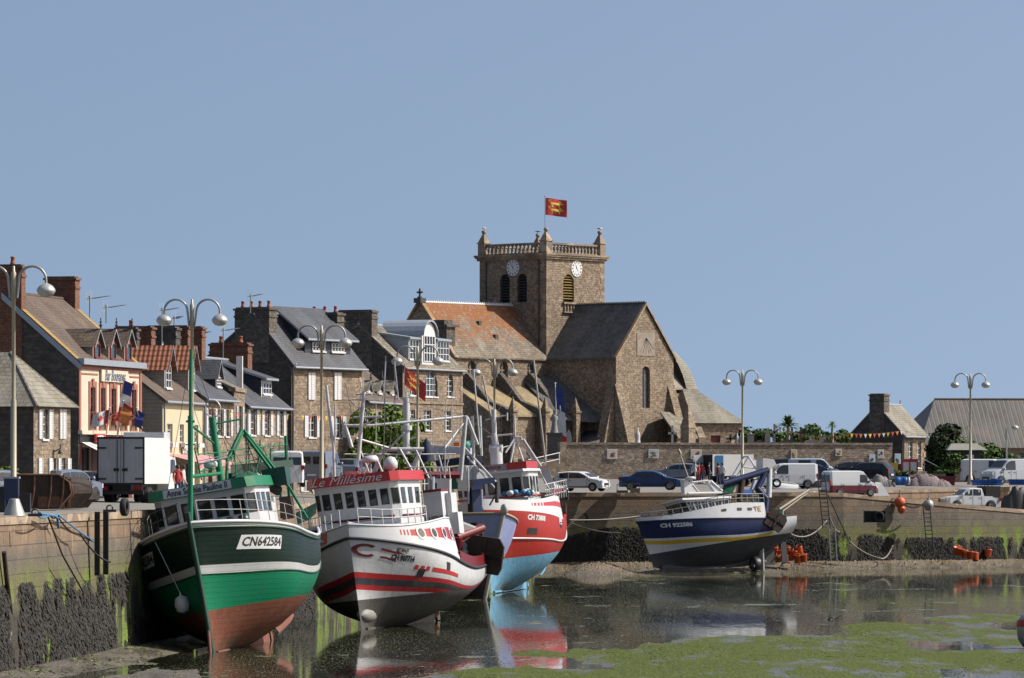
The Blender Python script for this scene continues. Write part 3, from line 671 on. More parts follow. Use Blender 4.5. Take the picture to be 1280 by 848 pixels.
g=MB(); u,z,w_,hh=h.win(127,158,466,477,); u0,u1=h.hit(124),h.hit(157); zt,zb=h.z(463,5),h.z(477.5,5)
g.box((u0,-.14,zb),(u1,-.06,zt)); nb=g.build('name_board',MAT['cream'],h.root)
g=MB(); put_text(g,'Bar Bouvanes',.78,lambda x,y:((u0+u1)/2+x,-.155,(zb+zt)/2+y),shear=.25,sx=.82,bold=.012); g.build('board_lettering',paint('sign_blue',(.10,.13,.22),.6),nb)
g=MB(); a0,a1=h.hit(99.5),h.hit(176); g.box((0.02,-.06,h.z(556,5)),(L-.02,-.003,bl-.13)); fas=g.build('shop_fascia',MAT['black'],h.root)
g=MB(); put_text(g,'Café de France',.7,lambda x,y:(L*.56+x,-.075,(h.z(556,5)+bl-.13)/2+.1+y),shear=.3,sx=1.0,bold=.014); g.build('fascia_lettering',paint('sign_red',(.6,.03,.03),.6),fas)
def loritsign(hs,x0,x1,zb,zt,y):
    g=MB(); g.box((x0,y,zb),(x1,y+.08,zt)); o=g.build('beer_sign',paint('sign_red2',(.55,.04,.04),.5),hs.root)
    g=MB(); cx,cz=(x0+x1)/2,(zb+zt)/2; g.face([(cx+(x1-x0)*.42*math.cos(t*math.pi/12),y-.006,cz+(zt-zb)*.36*math.sin(t*math.pi/12)) for t in range(24)],0)
    put_text(g,'LORIT',(zt-zb)*.42,lambda x,yy:(cx+x*.8*(x1-x0)/(zt-zb)*.9,y-.012,cz+yy),1,bold=.02); g.build('sign_lettering',[MAT['white'],MAT['black']],o)
loritsign(h,h.hit(111.5),h.hit(124),h.z(554,2),h.z(542.5,2),-.35); loritsign(h,h.hit(166.5),h.hit(176.5),h.z(549,10),h.z(543,10),-.3)
g=MB(); za=h.z(553,1); g.add([(.2,-.1,za),(4.2,-.1,za),(4.2,-1.6,za-.75),(.2,-1.6,za-.75)],[[0,1,2,3]]); g.add([(.2,-1.6,za-.75),(4.2,-1.6,za-.75),(4.2,-1.6,za-1.0),(.2,-1.6,za-1.0)],[[0,1,2,3]]); g.build('awning',MAT['white'],h.root)
for px in (120.8,140.5,160):
    u=h.hit(px,.25); h.dormer(u,1.35,0,h.z(430,u,.25),'gable',.25,.72,wall='board',face='pink',roof='tile_brown',winm=(.24,.02,1,1),wf='door_red',over=.22,finial=True)
h.chimney(-.1,.55,2.95,5.2,h.z(336,.3,4),'brick',2); h.chimney(h.L-.75,h.L+.05,3.35,5.0,h.z(351,L,4),'brick',0)
vm=tiles('verge_lichen',(.30,.19,.05),(.40,.26,.07),.22,.2,bmp=.02,rough=.9)
for x0,x1 in ((-.09,.55),(h.L-.5,h.L+.09)):
    g=MB(); z=lambda y:h.eave+h.m*y+.125; g.add([(x0,-.1,z(-.1)),(x1,-.1,z(-.1)),(x1,h.rd,z(h.rd)),(x0,h.rd,z(h.rd))],[[0,1,2,3]]); g.build('roof_verge',vm,h.root)
g=MB(); g.add([(-.13,-.2,h.rz(-.2)-.28),(-.13,-.2,h.rz(-.2)+.06),(-.13,h.rd,h.rz(h.rd)+.06),(-.13,h.rd,h.rz(h.rd)-.28)],[[0,3,2,1]]); g.build('bargeboard',MAT['zinc'],h.root)
# antennas stand on this roof as parts
def antenna(hs,x,y,z0,z1,arm,face=1,parent=None):
    g=MB(); g.tube([(x,y,z0),(x,y,z1)],.03,0,5)
    c,s_=math.cos(hs.phi),math.sin(hs.phi)
    # boom lies across the view
    bx=lambda t,dz:(x+c*t,y-s_*t,z1-.12+dz)
    g.tube([bx(-.15,-.05),bx(arm,.12)],.018,0,4)
    for k in range(9):
        t=arm*(.15+.1*k); p=bx(t,-.05+.17*t/arm); g.tube([(p[0],p[1]-.2,p[2]),(p[0],p[1]+.2,p[2])],.008,0,4)
    for k in (-1,0,1): p=bx(-.05+.12*k,.05); g.tube([(p[0]-.1,p[1],p[2]-.35),(p[0]+.1,p[1],p[2]+.35)],.01,0,4)
    return g.build('tv_antenna',MAT['galv'],hs.root)
antenna(h,h.hit(112,3.3),3.3,9.5,h.z(367,9,3.3),1.0); antenna(h,h.hit(132.5,3.3),3.3,9.5,h.z(376,9,3.3),1.0)

# --- cream house with pantiled dormers
h=House('cream_house','cream house with bright orange pantiled dormers next to the inn',(203,23.6),(253,22.7))
wn=[h.win(a,b_,530,553) for a,b_ in ((208,216.5),(224,230.5),(242.5,248.5))]; wn=[(u,wn[0][1],min(w_*.8,1.5),wn[0][3]) for u,_,w_,_ in wn]
lw=[(1.3,-.3,1.2,2.3),(3.6,.5,1.6,1.5),(6.2,-.3,1.2,2.3)]
h.shell(7.5,3.5,h.z(499,0),8.1,'cream_wall','tile_brown',[rect(*q) for q in wn+lw],gable='board',over=.2)
for q in wn:
    h.window(*q,nx=2,nz=3); g=MB(); g.box((q[0]-.6,-.32,q[1]-.25),(q[0]+.6,-.08,q[1]-.02)); 
    g.build('flower_box',MAT['white'],h.root)
for q in lw: h.window(*q,nx=2,nz=3,frame='door_red',sill=False,name='shop_window')
for px in (209.5,239):
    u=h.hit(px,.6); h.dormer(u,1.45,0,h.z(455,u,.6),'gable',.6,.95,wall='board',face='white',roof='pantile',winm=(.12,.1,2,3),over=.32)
h.chimney(h.L-1.2,h.L-.2,2.6,4.6,h.z(413,h.L,3.5),'brick',0); h.chimney(h.L-3.0,h.L-2.3,3,3.8,h.z(416,h.L,3.5),'stone_shade_dark',1)
g=MB(); za=h.z(568,3); zb_=h.z(579,3); 
n=16; xa,xb=.2,h.L-.4
for k in range(n):
    x0,x1=xa+(xb-xa)*k/n,xa+(xb-xa)*(k+1)/n; g.add([(x0,-.05,za),(x1,-.05,za),(x1,-2.0,zb_),(x0,-2.0,zb_)],[[0,1,2,3]],k%2); g.add([(x0,-2.0,zb_),(x1,-2.0,zb_),(x1,-2.0,zb_-.3),(x0,-2.0,zb_-.3)],[[0,1,2,3]],k%2)
g.build('awning',[paint('awning_pink',(.62,.22,.22),.8),paint('awning_pale',(.72,.42,.40),.8)],h.root)
g=MB(); g.box((4.4,-.12,h.z(567,4)),(6.4,-.05,h.z(561,4))); o=g.build('shop_sign',MAT['white'],h.root)
g=MB(); put_text(g,'La Tourelle',.34,lambda x,y:(5.4+x,-.13,(h.z(567,4)+h.z(561,4))/2+y)); g.build('sign_lettering',MAT['black'],o)
g=MB(); g.lathe([(.0,0),(.38,.05),(.45,.12),(.0,.14)],(0,0,0),n=14,axis='y',T=Matrix.Translation((h.hit(206,3.5),3.5,8.55))); g.tube([(h.hit(206,3.5),3.6,8.0),(h.hit(206,3.5),3.6,8.6)],.03); g.build('satellite_dish',MAT['white'],h.root)
antenna(h,h.hit(202.5,3.4),3.4,8,h.z(378,6,3.4),.9); antenna(h,h.hit(217.5,3.8),3.8,8,h.z(386,7,3.4),.4)

# --- slate house
h=House('slate_house','low stone house with grey slate roof, small pointed dormer and white shutters',(253,22.6),(292,21.9))
wz=h.win(260,268,511,545)
wn=[h.win(a,b_,511,545) for a,b_ in ((259.5,267),(271,278),(281.5,286))]; wn=[(u,wz[1],w_,wz[3]) for u,_,w_,_ in wn]
h.shell(7.5,3.5,h.z(496,0),h.z(443,3,3.5),'granite','slate',[rect(*q) for q in wn]+[rect(2,-.3,1.1,2.3),rect(4.2,.4,1.4,1.5)],gable='stone_shade_dark')
for q in wn: h.window(*q,nx=2,nz=4)
h.window(2,-.3,1.1,2.3,frame='door_red',sill=False,name='door'); h.window(4.2,.4,1.4,1.5)
for x in (258,269.3,279.7,288.8): u,z,w_,_=h.win(x-1.3,x+1.3,511,545); h.shutter(u,wz[1],w_,wz[3])
u=h.hit(272.5,.7); h.dormer(u,1.3,0,h.z(470,u,.7),'gable',.7,.85,wall='navy_board',face='pink',roof='slate',over=.2)
h.chimney(h.L-1.2,h.L-.1,2.4,4.8,h.z(412,h.L,3.5),'brick',0); h.chimney(h.L-3.4,h.L-2.2,2.6,4.4,h.z(413,h.L-3,3.5),'stone_shade_dark',0)
antenna(h,h.hit(249,3.8),3.8,8,h.z(407,5,3.5),.6)

# --- narrow stone house with raised parapet
h=House('narrow_house','very narrow stone house front with a raised square parapet',(292.5,21.85),(306,21.4))
wn=[h.win(297,302,508,542)]
h.shell(7,3.4,h.z(487,0),h.z(452,1,3.4),'granite','slate_old',[rect(*wn[0])],gable='stone_shade_dark',gutter=False,downpipe=False,over=.02)
h.window(*wn[0],nx=2,nz=4)
u,z,w_,_=h.win(295,296.8,508,542); h.shutter(u,wn[0][1],w_,wn[0][3]); u,z,w_,_=h.win(302.4,304.2,508,542); h.shutter(u,wn[0][1],w_,wn[0][3])
g=MB(); g.box((-.05,-.1,h.eave-.1),(h.L+.05,.3,h.eave+.12)); g.build('parapet',MAT['granite_dress'],h.root)
g=MB(); u=h.hit(299,.3); g.box((u-.2,.1,h.eave+.1),(u+.2,.45,h.z(443,1))); g.build('flue',MAT['white_dirty'],h.root)

# --- slate house with shed dormer
h=House('shuttered_house','stone house with a row of open white shutters and a wide slate shed dormer',(306,21.3),(359,20.5))
h.A
wz=h.win(313,320,512,544)
wn=[h.win(a,b_,512,544) for a,b_ in ((313,319),(330.5,336.5),(348.8,353))]; wn=[(u,wz[1],w_,wz[3]) for u,_,w_,_ in wn]
h.shell(7.2,3.4,h.z(505,0),h.z(449,3,3.4),'granite','slate',[rect(*q) for q in wn]+[rect(1.5,-.3,1.1,2.3),rect(4,.4,1.5,1.5)],gable='stone_shade_dark')
for q in wn: h.window(*q,nx=2,nz=4)
h.window(1.5,-.3,1.1,2.3,frame='door_red',sill=False,name='door'); h.window(4,.4,1.5,1.5)
for x0,x1 in ((309,312.3),(320,323.5),(326.5,329.8),(337.3,340.8),(345,348),(353.6,356.4)): u,z,w_,_=h.win(x0,x1,512,544); h.shutter(u,wz[1],w_,wz[3])
u=h.hit(333,.5); h.dormer(u,2.6,0,h.z(475,u,.5),'shed',.5,1.0,wall='navy_board',face='white',roof='slate',winm=(.25,.2,3,2),over=.25)
h.chimney(h.L-1.1,h.L,2.2,4.6,h.z(433,h.L,3.4),'brick',2,capm='brick',pr=.16); h.chimney(0,.9,2.6,4.6,h.z(412,0,3.4),'brick',0)
antenna(h,h.hit(287,3),3.4,7,h.z(407,3,3.4),.9)

# --- tall stone house
h=House('tall_stone_house','tall square stone house with dark gable, closed white shutters and big slate dormer',(364,20),(453,19.5))
E=h.z(453,0); RD=2.7
mid=[h.win(386,394.5,520,547),h.win(419,426.5,520,547)]; up=[h.win(384.5,393.5,466,500),h.win(417,426,466,500)]
mid=[(u,mid[0][1],w_,mid[0][3]) for u,_,w_,_ in mid]; low=[(1.9,.3,.9,2.0),(3.4,-.3,1.0,2.6),(5.2,.3,.9,2.0),(7.0,.3,.9,2.0)]
h.shell(6.8,RD,E,h.z(395,0,RD),'granite','slate',[rect(*q) for q in mid+low],gable='stone_shade_dark',over=.3,quoins='granite_dress')
for q in mid+low: h.window(*q,nx=2,nz=3,sill=q not in low)
for q in up:
    for sg in (-1,1): h.shutter(q[0]+sg*q[2]/4,q[1],q[2]/2-.02,q[3])
for x0,x1 in ((380,385),(395.3,400),(413,418),(427.5,432)): u,z,w_,_=h.win(x0,x1,519,548); h.shutter(u,mid[0][1],w_,mid[0][3])
for q in low[::1]:
    for sg in (-1,1): h.shutter(q[0]+sg*(q[2]*.5+.22),q[1],.4,q[3])
u0,u1=h.hit(381,.5),h.hit(438,.5); h.dormer((u0+u1)/2,u1-u0,0,h.z(425,3,.5),'shed',.5,E*0+2.05,wall='navy_board',face='navy_board',roof='slate',winm=(.85,.15,4,2),over=.3,nwin=2)
h.chimney(-.05,.85,1.6,4.2,h.z(388,0,2.8),'granite_dark',4); h.chimney(h.L-.8,h.L+.05,1.4,3.8,h.z(395,h.L,2.7),'granite_dark',3)
g=MB(); g.box((1.0,-.12,h.z(582,1)),(2.5,-.06,h.z(565,1))); o=g.build('notice_board',paint('notice_blue',(.20,.22,.33),.7),h.root)
g=MB()
for k,t_ in enumerate(('MENU','du jour','le midi')): put_text(g,t_,.22,lambda x,y:(1.75+x,-.13,h.z(570,1)-k*.24+y),0)
g.build('board_lettering',MAT['white'],o)
g=MB(); u=h.hit(357,-.5); 
antenna(h,h.hit(313,2.7),2.7,11.5,h.z(368,0,2.7),.7)

# --- low house with small dormers behind the creeper
h=House('low_stone_house','low stone house with brown roof and tiny slate-capped dormers behind the green creeper',(456,19.3),(503,18.6))
wn=[h.win(460,468,525,548),h.win(478,486,525,548)]
h.shell(6.4,3.0,h.z(499,0),h.z(452,2,3.0),'granite','tile_brown',[rect(*q) for q in wn],gable='stone_shade_dark')
for q in wn: h.window(*q)
for px in (460,474,490):
    u=h.hit(px,.35); h.dormer(u,1.1,0,h.z(487,u,.35),'gable',.35,.55,wall='slate_old',face='white',roof='slate_old',winm=(.12,.08,2,2),over=.2,finial=True)

# --- town hall with the arched windows
h=House('town_hall','stone town hall with round-arched windows and a white three-part zinc-roofed dormer',(503,18.0),(578,17.45))
E=h.z(459,4); RD=3.3
ar=[h.win(512.5,520,466,495),h.win(531,547,464,496),h.win(559,566.5,468,496)]; ar=[(ar[0][0],ar[1][1]+.05,ar[0][2],ar[0][3]),ar[1],(ar[2][0],ar[1][1]+.05,ar[2][2],ar[2][3])]
lo=[h.win(a,b_,513,538) for a,b_ in ((511,519),(530,539),(555.5,563.5))]; lo=[(u,lo[1][1],w_,lo[1][3]) for u,_,w_,_ in lo]
gd=[(1.5,.2,1.3,2.6),(4.2,-.3,1.4,3.0),(6.8,.2,1.3,2.6)]
h.shell(8,RD,E,h.z(408,2,RD),'granite','slate_old',[arch(*q) for q in ar]+[rect(*q) for q in lo+gd],gable='stone_shade_dark',over=.2,quoins='granite_dress',downpipe=False)
for q,n in zip(ar,(2,4,2)): h.window(*q,nx=n,nz=4,arched=True)
for q in lo: h.window(*q,nx=2,nz=4)
for q in gd: h.window(*q,nx=2,nz=3,sill=False)
g=MB(); g.box((-.08,-.22,E-.22),(h.L+.08,-.002,E+.02)); g.box((-.03,-.1,h.z(505,4)),(h.L+.03,-.002,h.z(505,4)+.15)); g.build('cornice',MAT['granite_dress'],h.root)
for a,b_,t in ((510.5,527,424),(545,561,424)):
    u0,u1=h.hit(a,.35),h.hit(b_,.35); h.dormer((u0+u1)/2,u1-u0,0,h.z(t,4,.35),'shed',.35,.35,wall='zinc',face='white',roof='zinc',winm=(.1,.12,4,3),over=.12)
u0,u1=h.hit(527.5,.1),h.hit(544.5,.1); u=(u0+u1)/2; zt=h.z(420,4,.1); zz0=E+.1; r=(u1-u0)/2
g=MB(); n=10
ot=[(u0,zz0),(u1,zz0)]+[(u+r*math.cos(t*math.pi/n),zt+r*.85*math.sin(t*math.pi/n)) for t in range(n+1)]
g.face([(a,.1,b_) for a,b_ in ot],0)
for x in (u0,u1): g.face([(x,.1,zz0),(x,.1,zt),(x,(zt-E)/h.m,zt)],0)
arc=[(u+(r+.12)*math.cos(t*math.pi/n),zt+(r*.85+.12)*math.sin(t*math.pi/n)) for t in range(n+1)]
for (a,b_),(c,d) in zip(arc,arc[1:]): g.add([(a,-.1,b_),(c,-.1,d),(c,h.rd,d),(a,h.rd,b_)],[[0,1,2,3]],1); g.add([(a,-.1,b_),(c,-.1,d),(c,-.1,d-.14),(a,-.1,b_-.14)],[[0,1,2,3]],1)
dm=g.build('dormer',[MAT['white'],MAT['zinc']],h.root)
g=MB(); hh=zt-zz0-.3
g.face([(u-r*.78,.09,zz0+.3),(u+r*.78,.09,zz0+.3),(u+r*.78,.09,zt),(u-r*.78,.09,zt)],0)
for k in range(5): x=u-r*.78+k*r*1.56/4; g.box((x-.04,.03,zz0+.3),(x+.04,.085,zt),1)
for k in range(4): z=zz0+.3+k*hh/3; g.box((u-r*.78,.04,z-.03),(u+r*.78,.085,z+.03),1)
g.build('dormer_window',[MAT['glass'],MAT['white']],dm)
h.chimney(-.05,.95,2.3,4.9,h.z(391,0,3.5),'granite_dark',0)

# --- small house on the right
h=House('harbour_cottage','small stone cottage with one big chimney and a pale slate roof beyond the square',(1128,14.5),(1157,14.35),base=0)
wn=[h.win(1135,1141,552,578),h.win(1146,1151.5,552,585)]
wn=[(u,z,w_*.9,hh) for u,z,w_,hh in wn]
h.shell(4.9,2.4,h.z(542,0),h.z(507,0,2.4),'granite','slate_pale',[rect(*q) for q in wn],gable='stone_shade_dark',over=.3,quoins='granite_dress')
for q in wn: h.window(*q,nx=2,nz=4)
h.chimney(-.1,.95,1.7,3.1,h.z(495,0,2.4),'granite_dark',0)
g=MB(); g.lathe([(.03,0),(.07,.12),(.02,.2),(.05,.3),(0,.5)],(h.L-.1,2.4,h.ridge+.1),n=8); g.build('roof_finial',MAT['iron'],h.root)
h_cot=h
# --- fish market hall
HX,HY=XY(1148,12); root=empty('market_hall',(HX,HY,0),R(6),'long low hall under a huge ribbed grey roof at the right edge','building')
Lh,Dh=34,20; e_=ZZ(560,12); rg=ZZ(501,11.6)
m,nt,b=newmat('ribbed_roof'); uv=coord(nt,'UV'); s=nt.nodes.new('ShaderNodeSeparateXYZ'); nt.links.new(uv,s.inputs[0])
fr=math_(nt,'FRACT',math_(nt,'DIVIDE',s.outputs[0],.5)); n=noise(nt,coord(nt,'UV',(1,.25,1)),1.2,5); n2=noise(nt,uv,.3,4)
c=mixc(nt,mrange(nt,n,.3,.7),(.10,.092,.083),(.19,.178,.16)); c=mixc(nt,mrange(nt,fr,.62,.72),c,(.24,.23,.215)); c=mixc(nt,mrange(nt,fr,.86,.9),c,(.035,.032,.03)); c=mixc(nt,mrange(nt,n2,.5,.7,0,.4),c,(.3,.2,.14))
nt.links.new(c,b.inputs['Base Color']); b.inputs['Roughness'].default_value=.7; bump(nt,b,fr,.05); MAT['ribbed']=m
g=MB(); a,b_,c,d=(0,0,e_),(Lh,0,e_),(Lh,Dh,e_),(0,Dh,e_); r0,r1=(3.0,6.5,rg),(Lh-3,6.5,rg)
for q in ([a,b_,r1,r0],[b_,c,r1],[c,d,r0,r1],[d,a,r0]): g.face(q)
g.tube([r0,r1],.15,1,6); g.build('roof',[MAT['ribbed'],MAT['granite_dark']],root)
g=MB(); g.panel((.4,.5,0),(1,0,0),(0,-1,0),[(0,.3),(Lh-.8,.3),(Lh-.8,e_-.02),(0,e_-.02)],[rect(2+3.2*k,1.6,2.4,1.9) for k in range(10)],.2); g.panel((.4,Dh-.5,0),(0,-1,0),(-1,0,0),[(0,.3),(Dh-1,.3),(Dh-1,e_-.02),(0,e_-.02)]); g.build('wall',MAT['granite_dress'],root)
for k in range(10):
    g=MB(); u=.4+2+3.2*k; g.face([(u-1.2,.68,1.6),(u+1.2,.68,1.6),(u+1.2,.68,3.5),(u-1.2,.68,3.5)],0)
    for q in (-1.2,0,1.2): g.box((u+q-.05,.6,1.6),(u+q+.05,.675,3.5),1)
    g.build('window',[MAT['glass'],MAT['white_dirty']],root)
# ---------------------------------------------------------------- church
AL=R(48.6); CX,CY=3.3,438.0
root=empty('church',(CX,CY,0),0,'granite church with square clock tower, orange lichened nave roof and slate transept','church')
ch_rot=AL
# local frame: x = e (along the right tower face), y = away (north), origin = front corner of the tower; the transept runs along -y
root.rotation_euler=(0,0,math.atan2(math.sin(R(90)-R(41.4)),math.cos(R(48.6))))
E_=Vector((.66,.75,0)).normalized(); root.rotation_euler=(0,0,math.atan2(E_.y,E_.x)); N_=Vector((-E_.y,E_.x,0))
def cz(py,x,y): w_=Vector((CX,CY,0))+E_*x+N_*y; return EY+(H0-py)*w_.y/F
def cu(px,y):   # local x at column px on plane y
    q=(px-640)/F; o=Vector((CX,CY,0))+N_*y; return (q*o.y-o.x)/(E_.x-q*E_.y)
def cv(px,x):
    q=(px-640)/F; o=Vector((CX,CY,0))+E_*x; return (q*o.y-o.x)/(N_.x-q*N_.y)
TW=8.6; TZ=cz(318,0,0); ST='granite_church'
def cbuild(g,name,m,parent=None): return g.build(name,[MAT[q] for q in m] if isinstance(m,list) else MAT[m],parent or root)
# tower
cyR=cu(720.5,0); bwR=(cu(710.7,0),cz(378,4,0),cu(717.5,0)-cu(704,0),cz(343.5,4,0)-cz(378,4,0))
cxL=TW*.5
aL=[(cv(631,0),cz(378,0,4),1.25,2.75),(cv(652.5,0),cz(378,0,4),1.25,2.75)]
g=MB()
g.panel((0,0,0),(1,0,0),(0,-1,0),[(0,0),(TW,0),(TW,TZ),(0,TZ)],[arch(*bwR)],.45)
g.panel((0,TW,0),(0,-1,0),(-1,0,0),[(0,0),(TW,0),(TW,TZ),(0,TZ)],[arch(TW-u,z,w_,hh) for u,z,w_,hh in aL],.45)
g.panel((TW,0,0),(0,1,0),(1,0,0),[(0,0),(TW,0),(TW,TZ),(0,TZ)]); g.panel((TW,TW,0),(-1,0,0),(0,1,0),[(0,0),(TW,0),(TW,TZ),(0,TZ)])
g.face([(0,0,TZ),(TW,0,TZ),(TW,TW,TZ),(0,TW,TZ)])
tower=cbuild(g,'tower_wall',ST)
g=MB(); g2=MB()
n=int(TZ/.55)
for k in range(n):
    w_=.75 if k%2 else .5; z=k*.55
    g.box((-.03,-.03,z),(w_,.02,z+.53)); g.box((-.03,.021,z),(.02,.5 if k%2 else .75,z+.53)); g2.box((TW-w_,-.03,z),(TW+.03,.02,z+.53))
g.build('corner_stones',MAT['granite_dress'],root); g2.build('corner_stones',MAT['granite_dress'],root)
louv=paint('louvre_lichen',(.26,.17,.03),.8,0,.4,6); louvd=paint('louvre_slate',(.07,.065,.06),.8)
def louvre(par,fn,w_,h_,mat):
    g=MB(); n=9
    for k in range(n):
        z=.1+k*(h_-.3)/n; g.add([fn(-w_/2,.05,z+.18),fn(w_/2,.05,z+.18),fn(w_/2,.33,z+.34),fn(-w_/2,.33,z+.34)],[[0,1,2,3]],0)
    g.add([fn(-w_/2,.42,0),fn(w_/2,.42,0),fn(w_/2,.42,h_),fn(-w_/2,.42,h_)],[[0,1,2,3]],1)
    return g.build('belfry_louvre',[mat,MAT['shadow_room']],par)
u,z,w_,hh=bwR; louvre(root,lambda x,d,zz:(u+x,d,z+zz),w_,hh,louv)
for u2,z2,w2,h2 in aL: louvre(root,lambda x,d,zz:(d,u2-x,z2+zz),w2,h2,louvd)
def baluster(g,x,y,z0,h,r):
    g.lathe([(r,0),(r,.06*h),(r*.55,.12*h),(r*.95,.35*h),(r*.9,.5*h),(r*.45,.75*h),(r*.6,.85*h),(r,.92*h),(r,h)],(x,y,z0),0,8)
g=MB(); 
for k in range(4): baluster(g,u-w_/2+.15+k*(w_-.3)/3,-.08,z-.95,.75,.13)
g.box((u-w_/2-.1,-.25,z-.2),(u+w_/2+.1,.05,z-.02)); g.box((u-w_/2-.1,-.25,z-1.05),(u+w_/2+.1,.05,z-.95))
g.build('belfry_balustrade',MAT['granite_dress'],root)
# cornice, balustrade, pinnacles
g=MB()
for o,a,b_ in ((.2,TZ-.42,TZ-.2),(.34,TZ-.2,TZ-.04),(.42,TZ-.04,TZ+.12)): g.box((-o,-o,a),(TW+o,TW+o,b_))
g.build('cornice',MAT['granite_dress'],root)
BT=TZ+1.28
balm=stone('balustrade_stone',(.30,.24,.18),(.38,.31,.24),(.2,.16,.12),3,2,lich=(.24,.12,.025),lamt=.52,bmp=.01)
g=MB(); nb=14
for k in range(nb):
    t=.75+(TW-1.5)*(k+.5)/nb
    for p in ((t,.25),(t,TW-.25),(.25,t),(TW-.25,t)): baluster(g,p[0],p[1],TZ+.22,.78,.17)
for a,b_ in (((.5,.05),(TW-.5,.45)),((.5,TW-.45),(TW-.5,TW-.05)),((.05,.5),(.45,TW-.5)),((TW-.45,.5),(TW-.05,TW-.5))):
    g.box((*a,TZ+.12),(*b_,TZ+.22)); g.box((*a,TZ+1.0),(*b_,BT-.1)); 
g.build('balustrade',balm,root)
for x,y in ((.3,.3),(TW-.3,.3),(.3,TW-.3),(TW-.3,TW-.3)):
    g=MB(); g.box((x-.42,y-.42,TZ+.12),(x+.42,y+.42,BT)); g.box((x-.5,y-.5,BT),(x+.5,y+.5,BT+.1))
    b4=[(x-.42,y-.42,BT+.1),(x+.42,y-.42,BT+.1),(x+.42,y+.42,BT+.1),(x-.42,y+.42,BT+.1)]; t4=[(x-.1,y-.1,BT+.95),(x+.1,y-.1,BT+.95),(x+.1,y+.1,BT+.95),(x-.1,y+.1,BT+.95)]
    g.add(b4+t4,[[0,1,5,4],[1,2,6,5],[2,3,7,6],[3,0,4,7],[4,5,6,7]])
    g.lathe([(.08,0),(.2,.06),(.24,.2),(.2,.34),(.02,.4)],(x,y,BT+.93),0,10); g.build('pinnacle',balm,root)
# clocks
def clock(fn,par):
    g=MB(); r=.80
    ring=lambda rr,d,n=24:[fn(rr*math.cos(2*math.pi*t/n),d,rr*math.sin(2*math.pi*t/n)) for t in range(n)]
    g.face(ring(r,-.06)); 
    a,b_=ring(r,-.06),ring(r,.02); g.add(a+b_,[[i,(i+1)%24,24+(i+1)%24,24+i] for i in range(24)],0)
    for k in range(12):
        t=2*math.pi*k/12; c,s_=math.cos(t),math.sin(t); w_=.045
        g.add([fn(c*.52-s_*w_,-.075,s_*.52+c*w_),fn(c*.52+s_*w_,-.075,s_*.52-c*w_),fn(c*.72+s_*w_,-.075,s_*.72-c*w_),fn(c*.72-s_*w_,-.075,s_*.72+c*w_)],[[0,1,2,3]],1)
    for t,L,w_ in ((R(110),.38,.05),(R(118),.62,.035),(R(-62),.5,.03)):
        c,s_=math.cos(t),math.sin(t); g.add([fn(-s_*w_,-.08,c*w_),fn(s_*w_,-.08,-c*w_),fn(c*L,-.08,s_*L)],[[0,1,2]],1)
    return g.build('clock_face',[MAT['white'],MAT['black']],par)
zc=cz(336,cyR,0); clock(lambda a,d,b_:(cyR+a,d,zc+b_),root)
vL=cv(641.5,0); zc2=cz(335,0,vL); clock(lambda a,d,b_:(d,vL-a,zc2+b_),root)
g=MB()
for v_ in (.9,TW-.9): g.tube([(-.07,v_,11),(-.07,v_,TZ-.5)],.05,0,5)
g.build('downpipe',MAT['navy_board'],root)
# transept
T=8.74; NE=cz(445,0,-T); NR=cz(381,4.3,-T); 
slope=(NR-NE)/4.3
lw=arch(cu(807.5,-T),cz(510,4,-T),cu(812.5,-T)-cu(802.5,-T),cz(458,4,-T)-cz(510,4,-T))
g=MB(); g.panel((0,-T,0),(1,0,0),(0,-1,0),[(0,0),(TW,0),(TW,NE),(TW/2,NR),(0,NE)],[lw],.35)
g.panel((0,0,0),(0,-1,0),(-1,0,0),[(0,0),(T,0),(T,NE),(0,NE)]); g.panel((TW,-T,0),(0,1,0),(1,0,0),[(0,0),(T,0),(T,NE),(0,NE)])
cbuild(g,'transept_wall',ST)
g=MB(); gl=[(q[0],-T+.3,q[1]) for q in lw]; g.face(gl,0)
xs1=[q[0] for q in lw]; zs1=[q[1] for q in lw]; xa,xb,za,zb_=min(xs1),max(xs1),min(zs1),max(zs1)
for k in (1,): g.box(((xa+xb)/2-.05,-T+.24,za),((xa+xb)/2+.05,-T+.29,zb_-.1),1)
for k in range(1,9): zz=za+(zb_-za)*k/9; g.box((xa,-T+.25,zz-.03),(xb,-T+.29,zz+.03),1)
lead=paint('stained_glass',(.10,.11,.12),.25,0,.5,4); g.build('lancet_window',[lead,MAT['granite_dark']],root)
# sundial panel
x0,x1=cu(796,-T),cu(818,-T); z0,z1=cz(445,4,-T),cz(416,4,-T)
g=MB(); g.box((x0,-T-.05,z0),(x1,-T-.003,z1)); 
for t in (-120,-105,-90,-75,-60,-45): c,s_=math.cos(R(t)),math.sin(R(t)); xm=(x0+x1)/2; g.tube([(xm,-T-.06,z1-.5),(xm+c*1.6,-T-.06,z1-.5+s_*1.5)],.015,1,3)
g.tube([((x0+x1)/2,-T-.06,z1-.5),((x0+x1)/2+.1,-T-.6,z1-1.2)],.03,1,4)
g.build('sundial',[paint('sundial_plaster',(.31,.26,.21),.9,0,.3,2),MAT['iron']],root)
g=MB()
def rf(g,pts,mi=0,th=.18):
    # roof slab from four corners (eave a,b then ridge c,d)
    g.add(pts,[[0,1,2,3]],mi); lo=[(p[0],p[1],p[2]-th) for p in pts]; n=len(pts)
    g.add(list(pts)+lo,[[i,n+i,n+(i+1)%n,(i+1)%n] for i in range(n)],mi)
o=.25; zo=NE-slope*o+.15
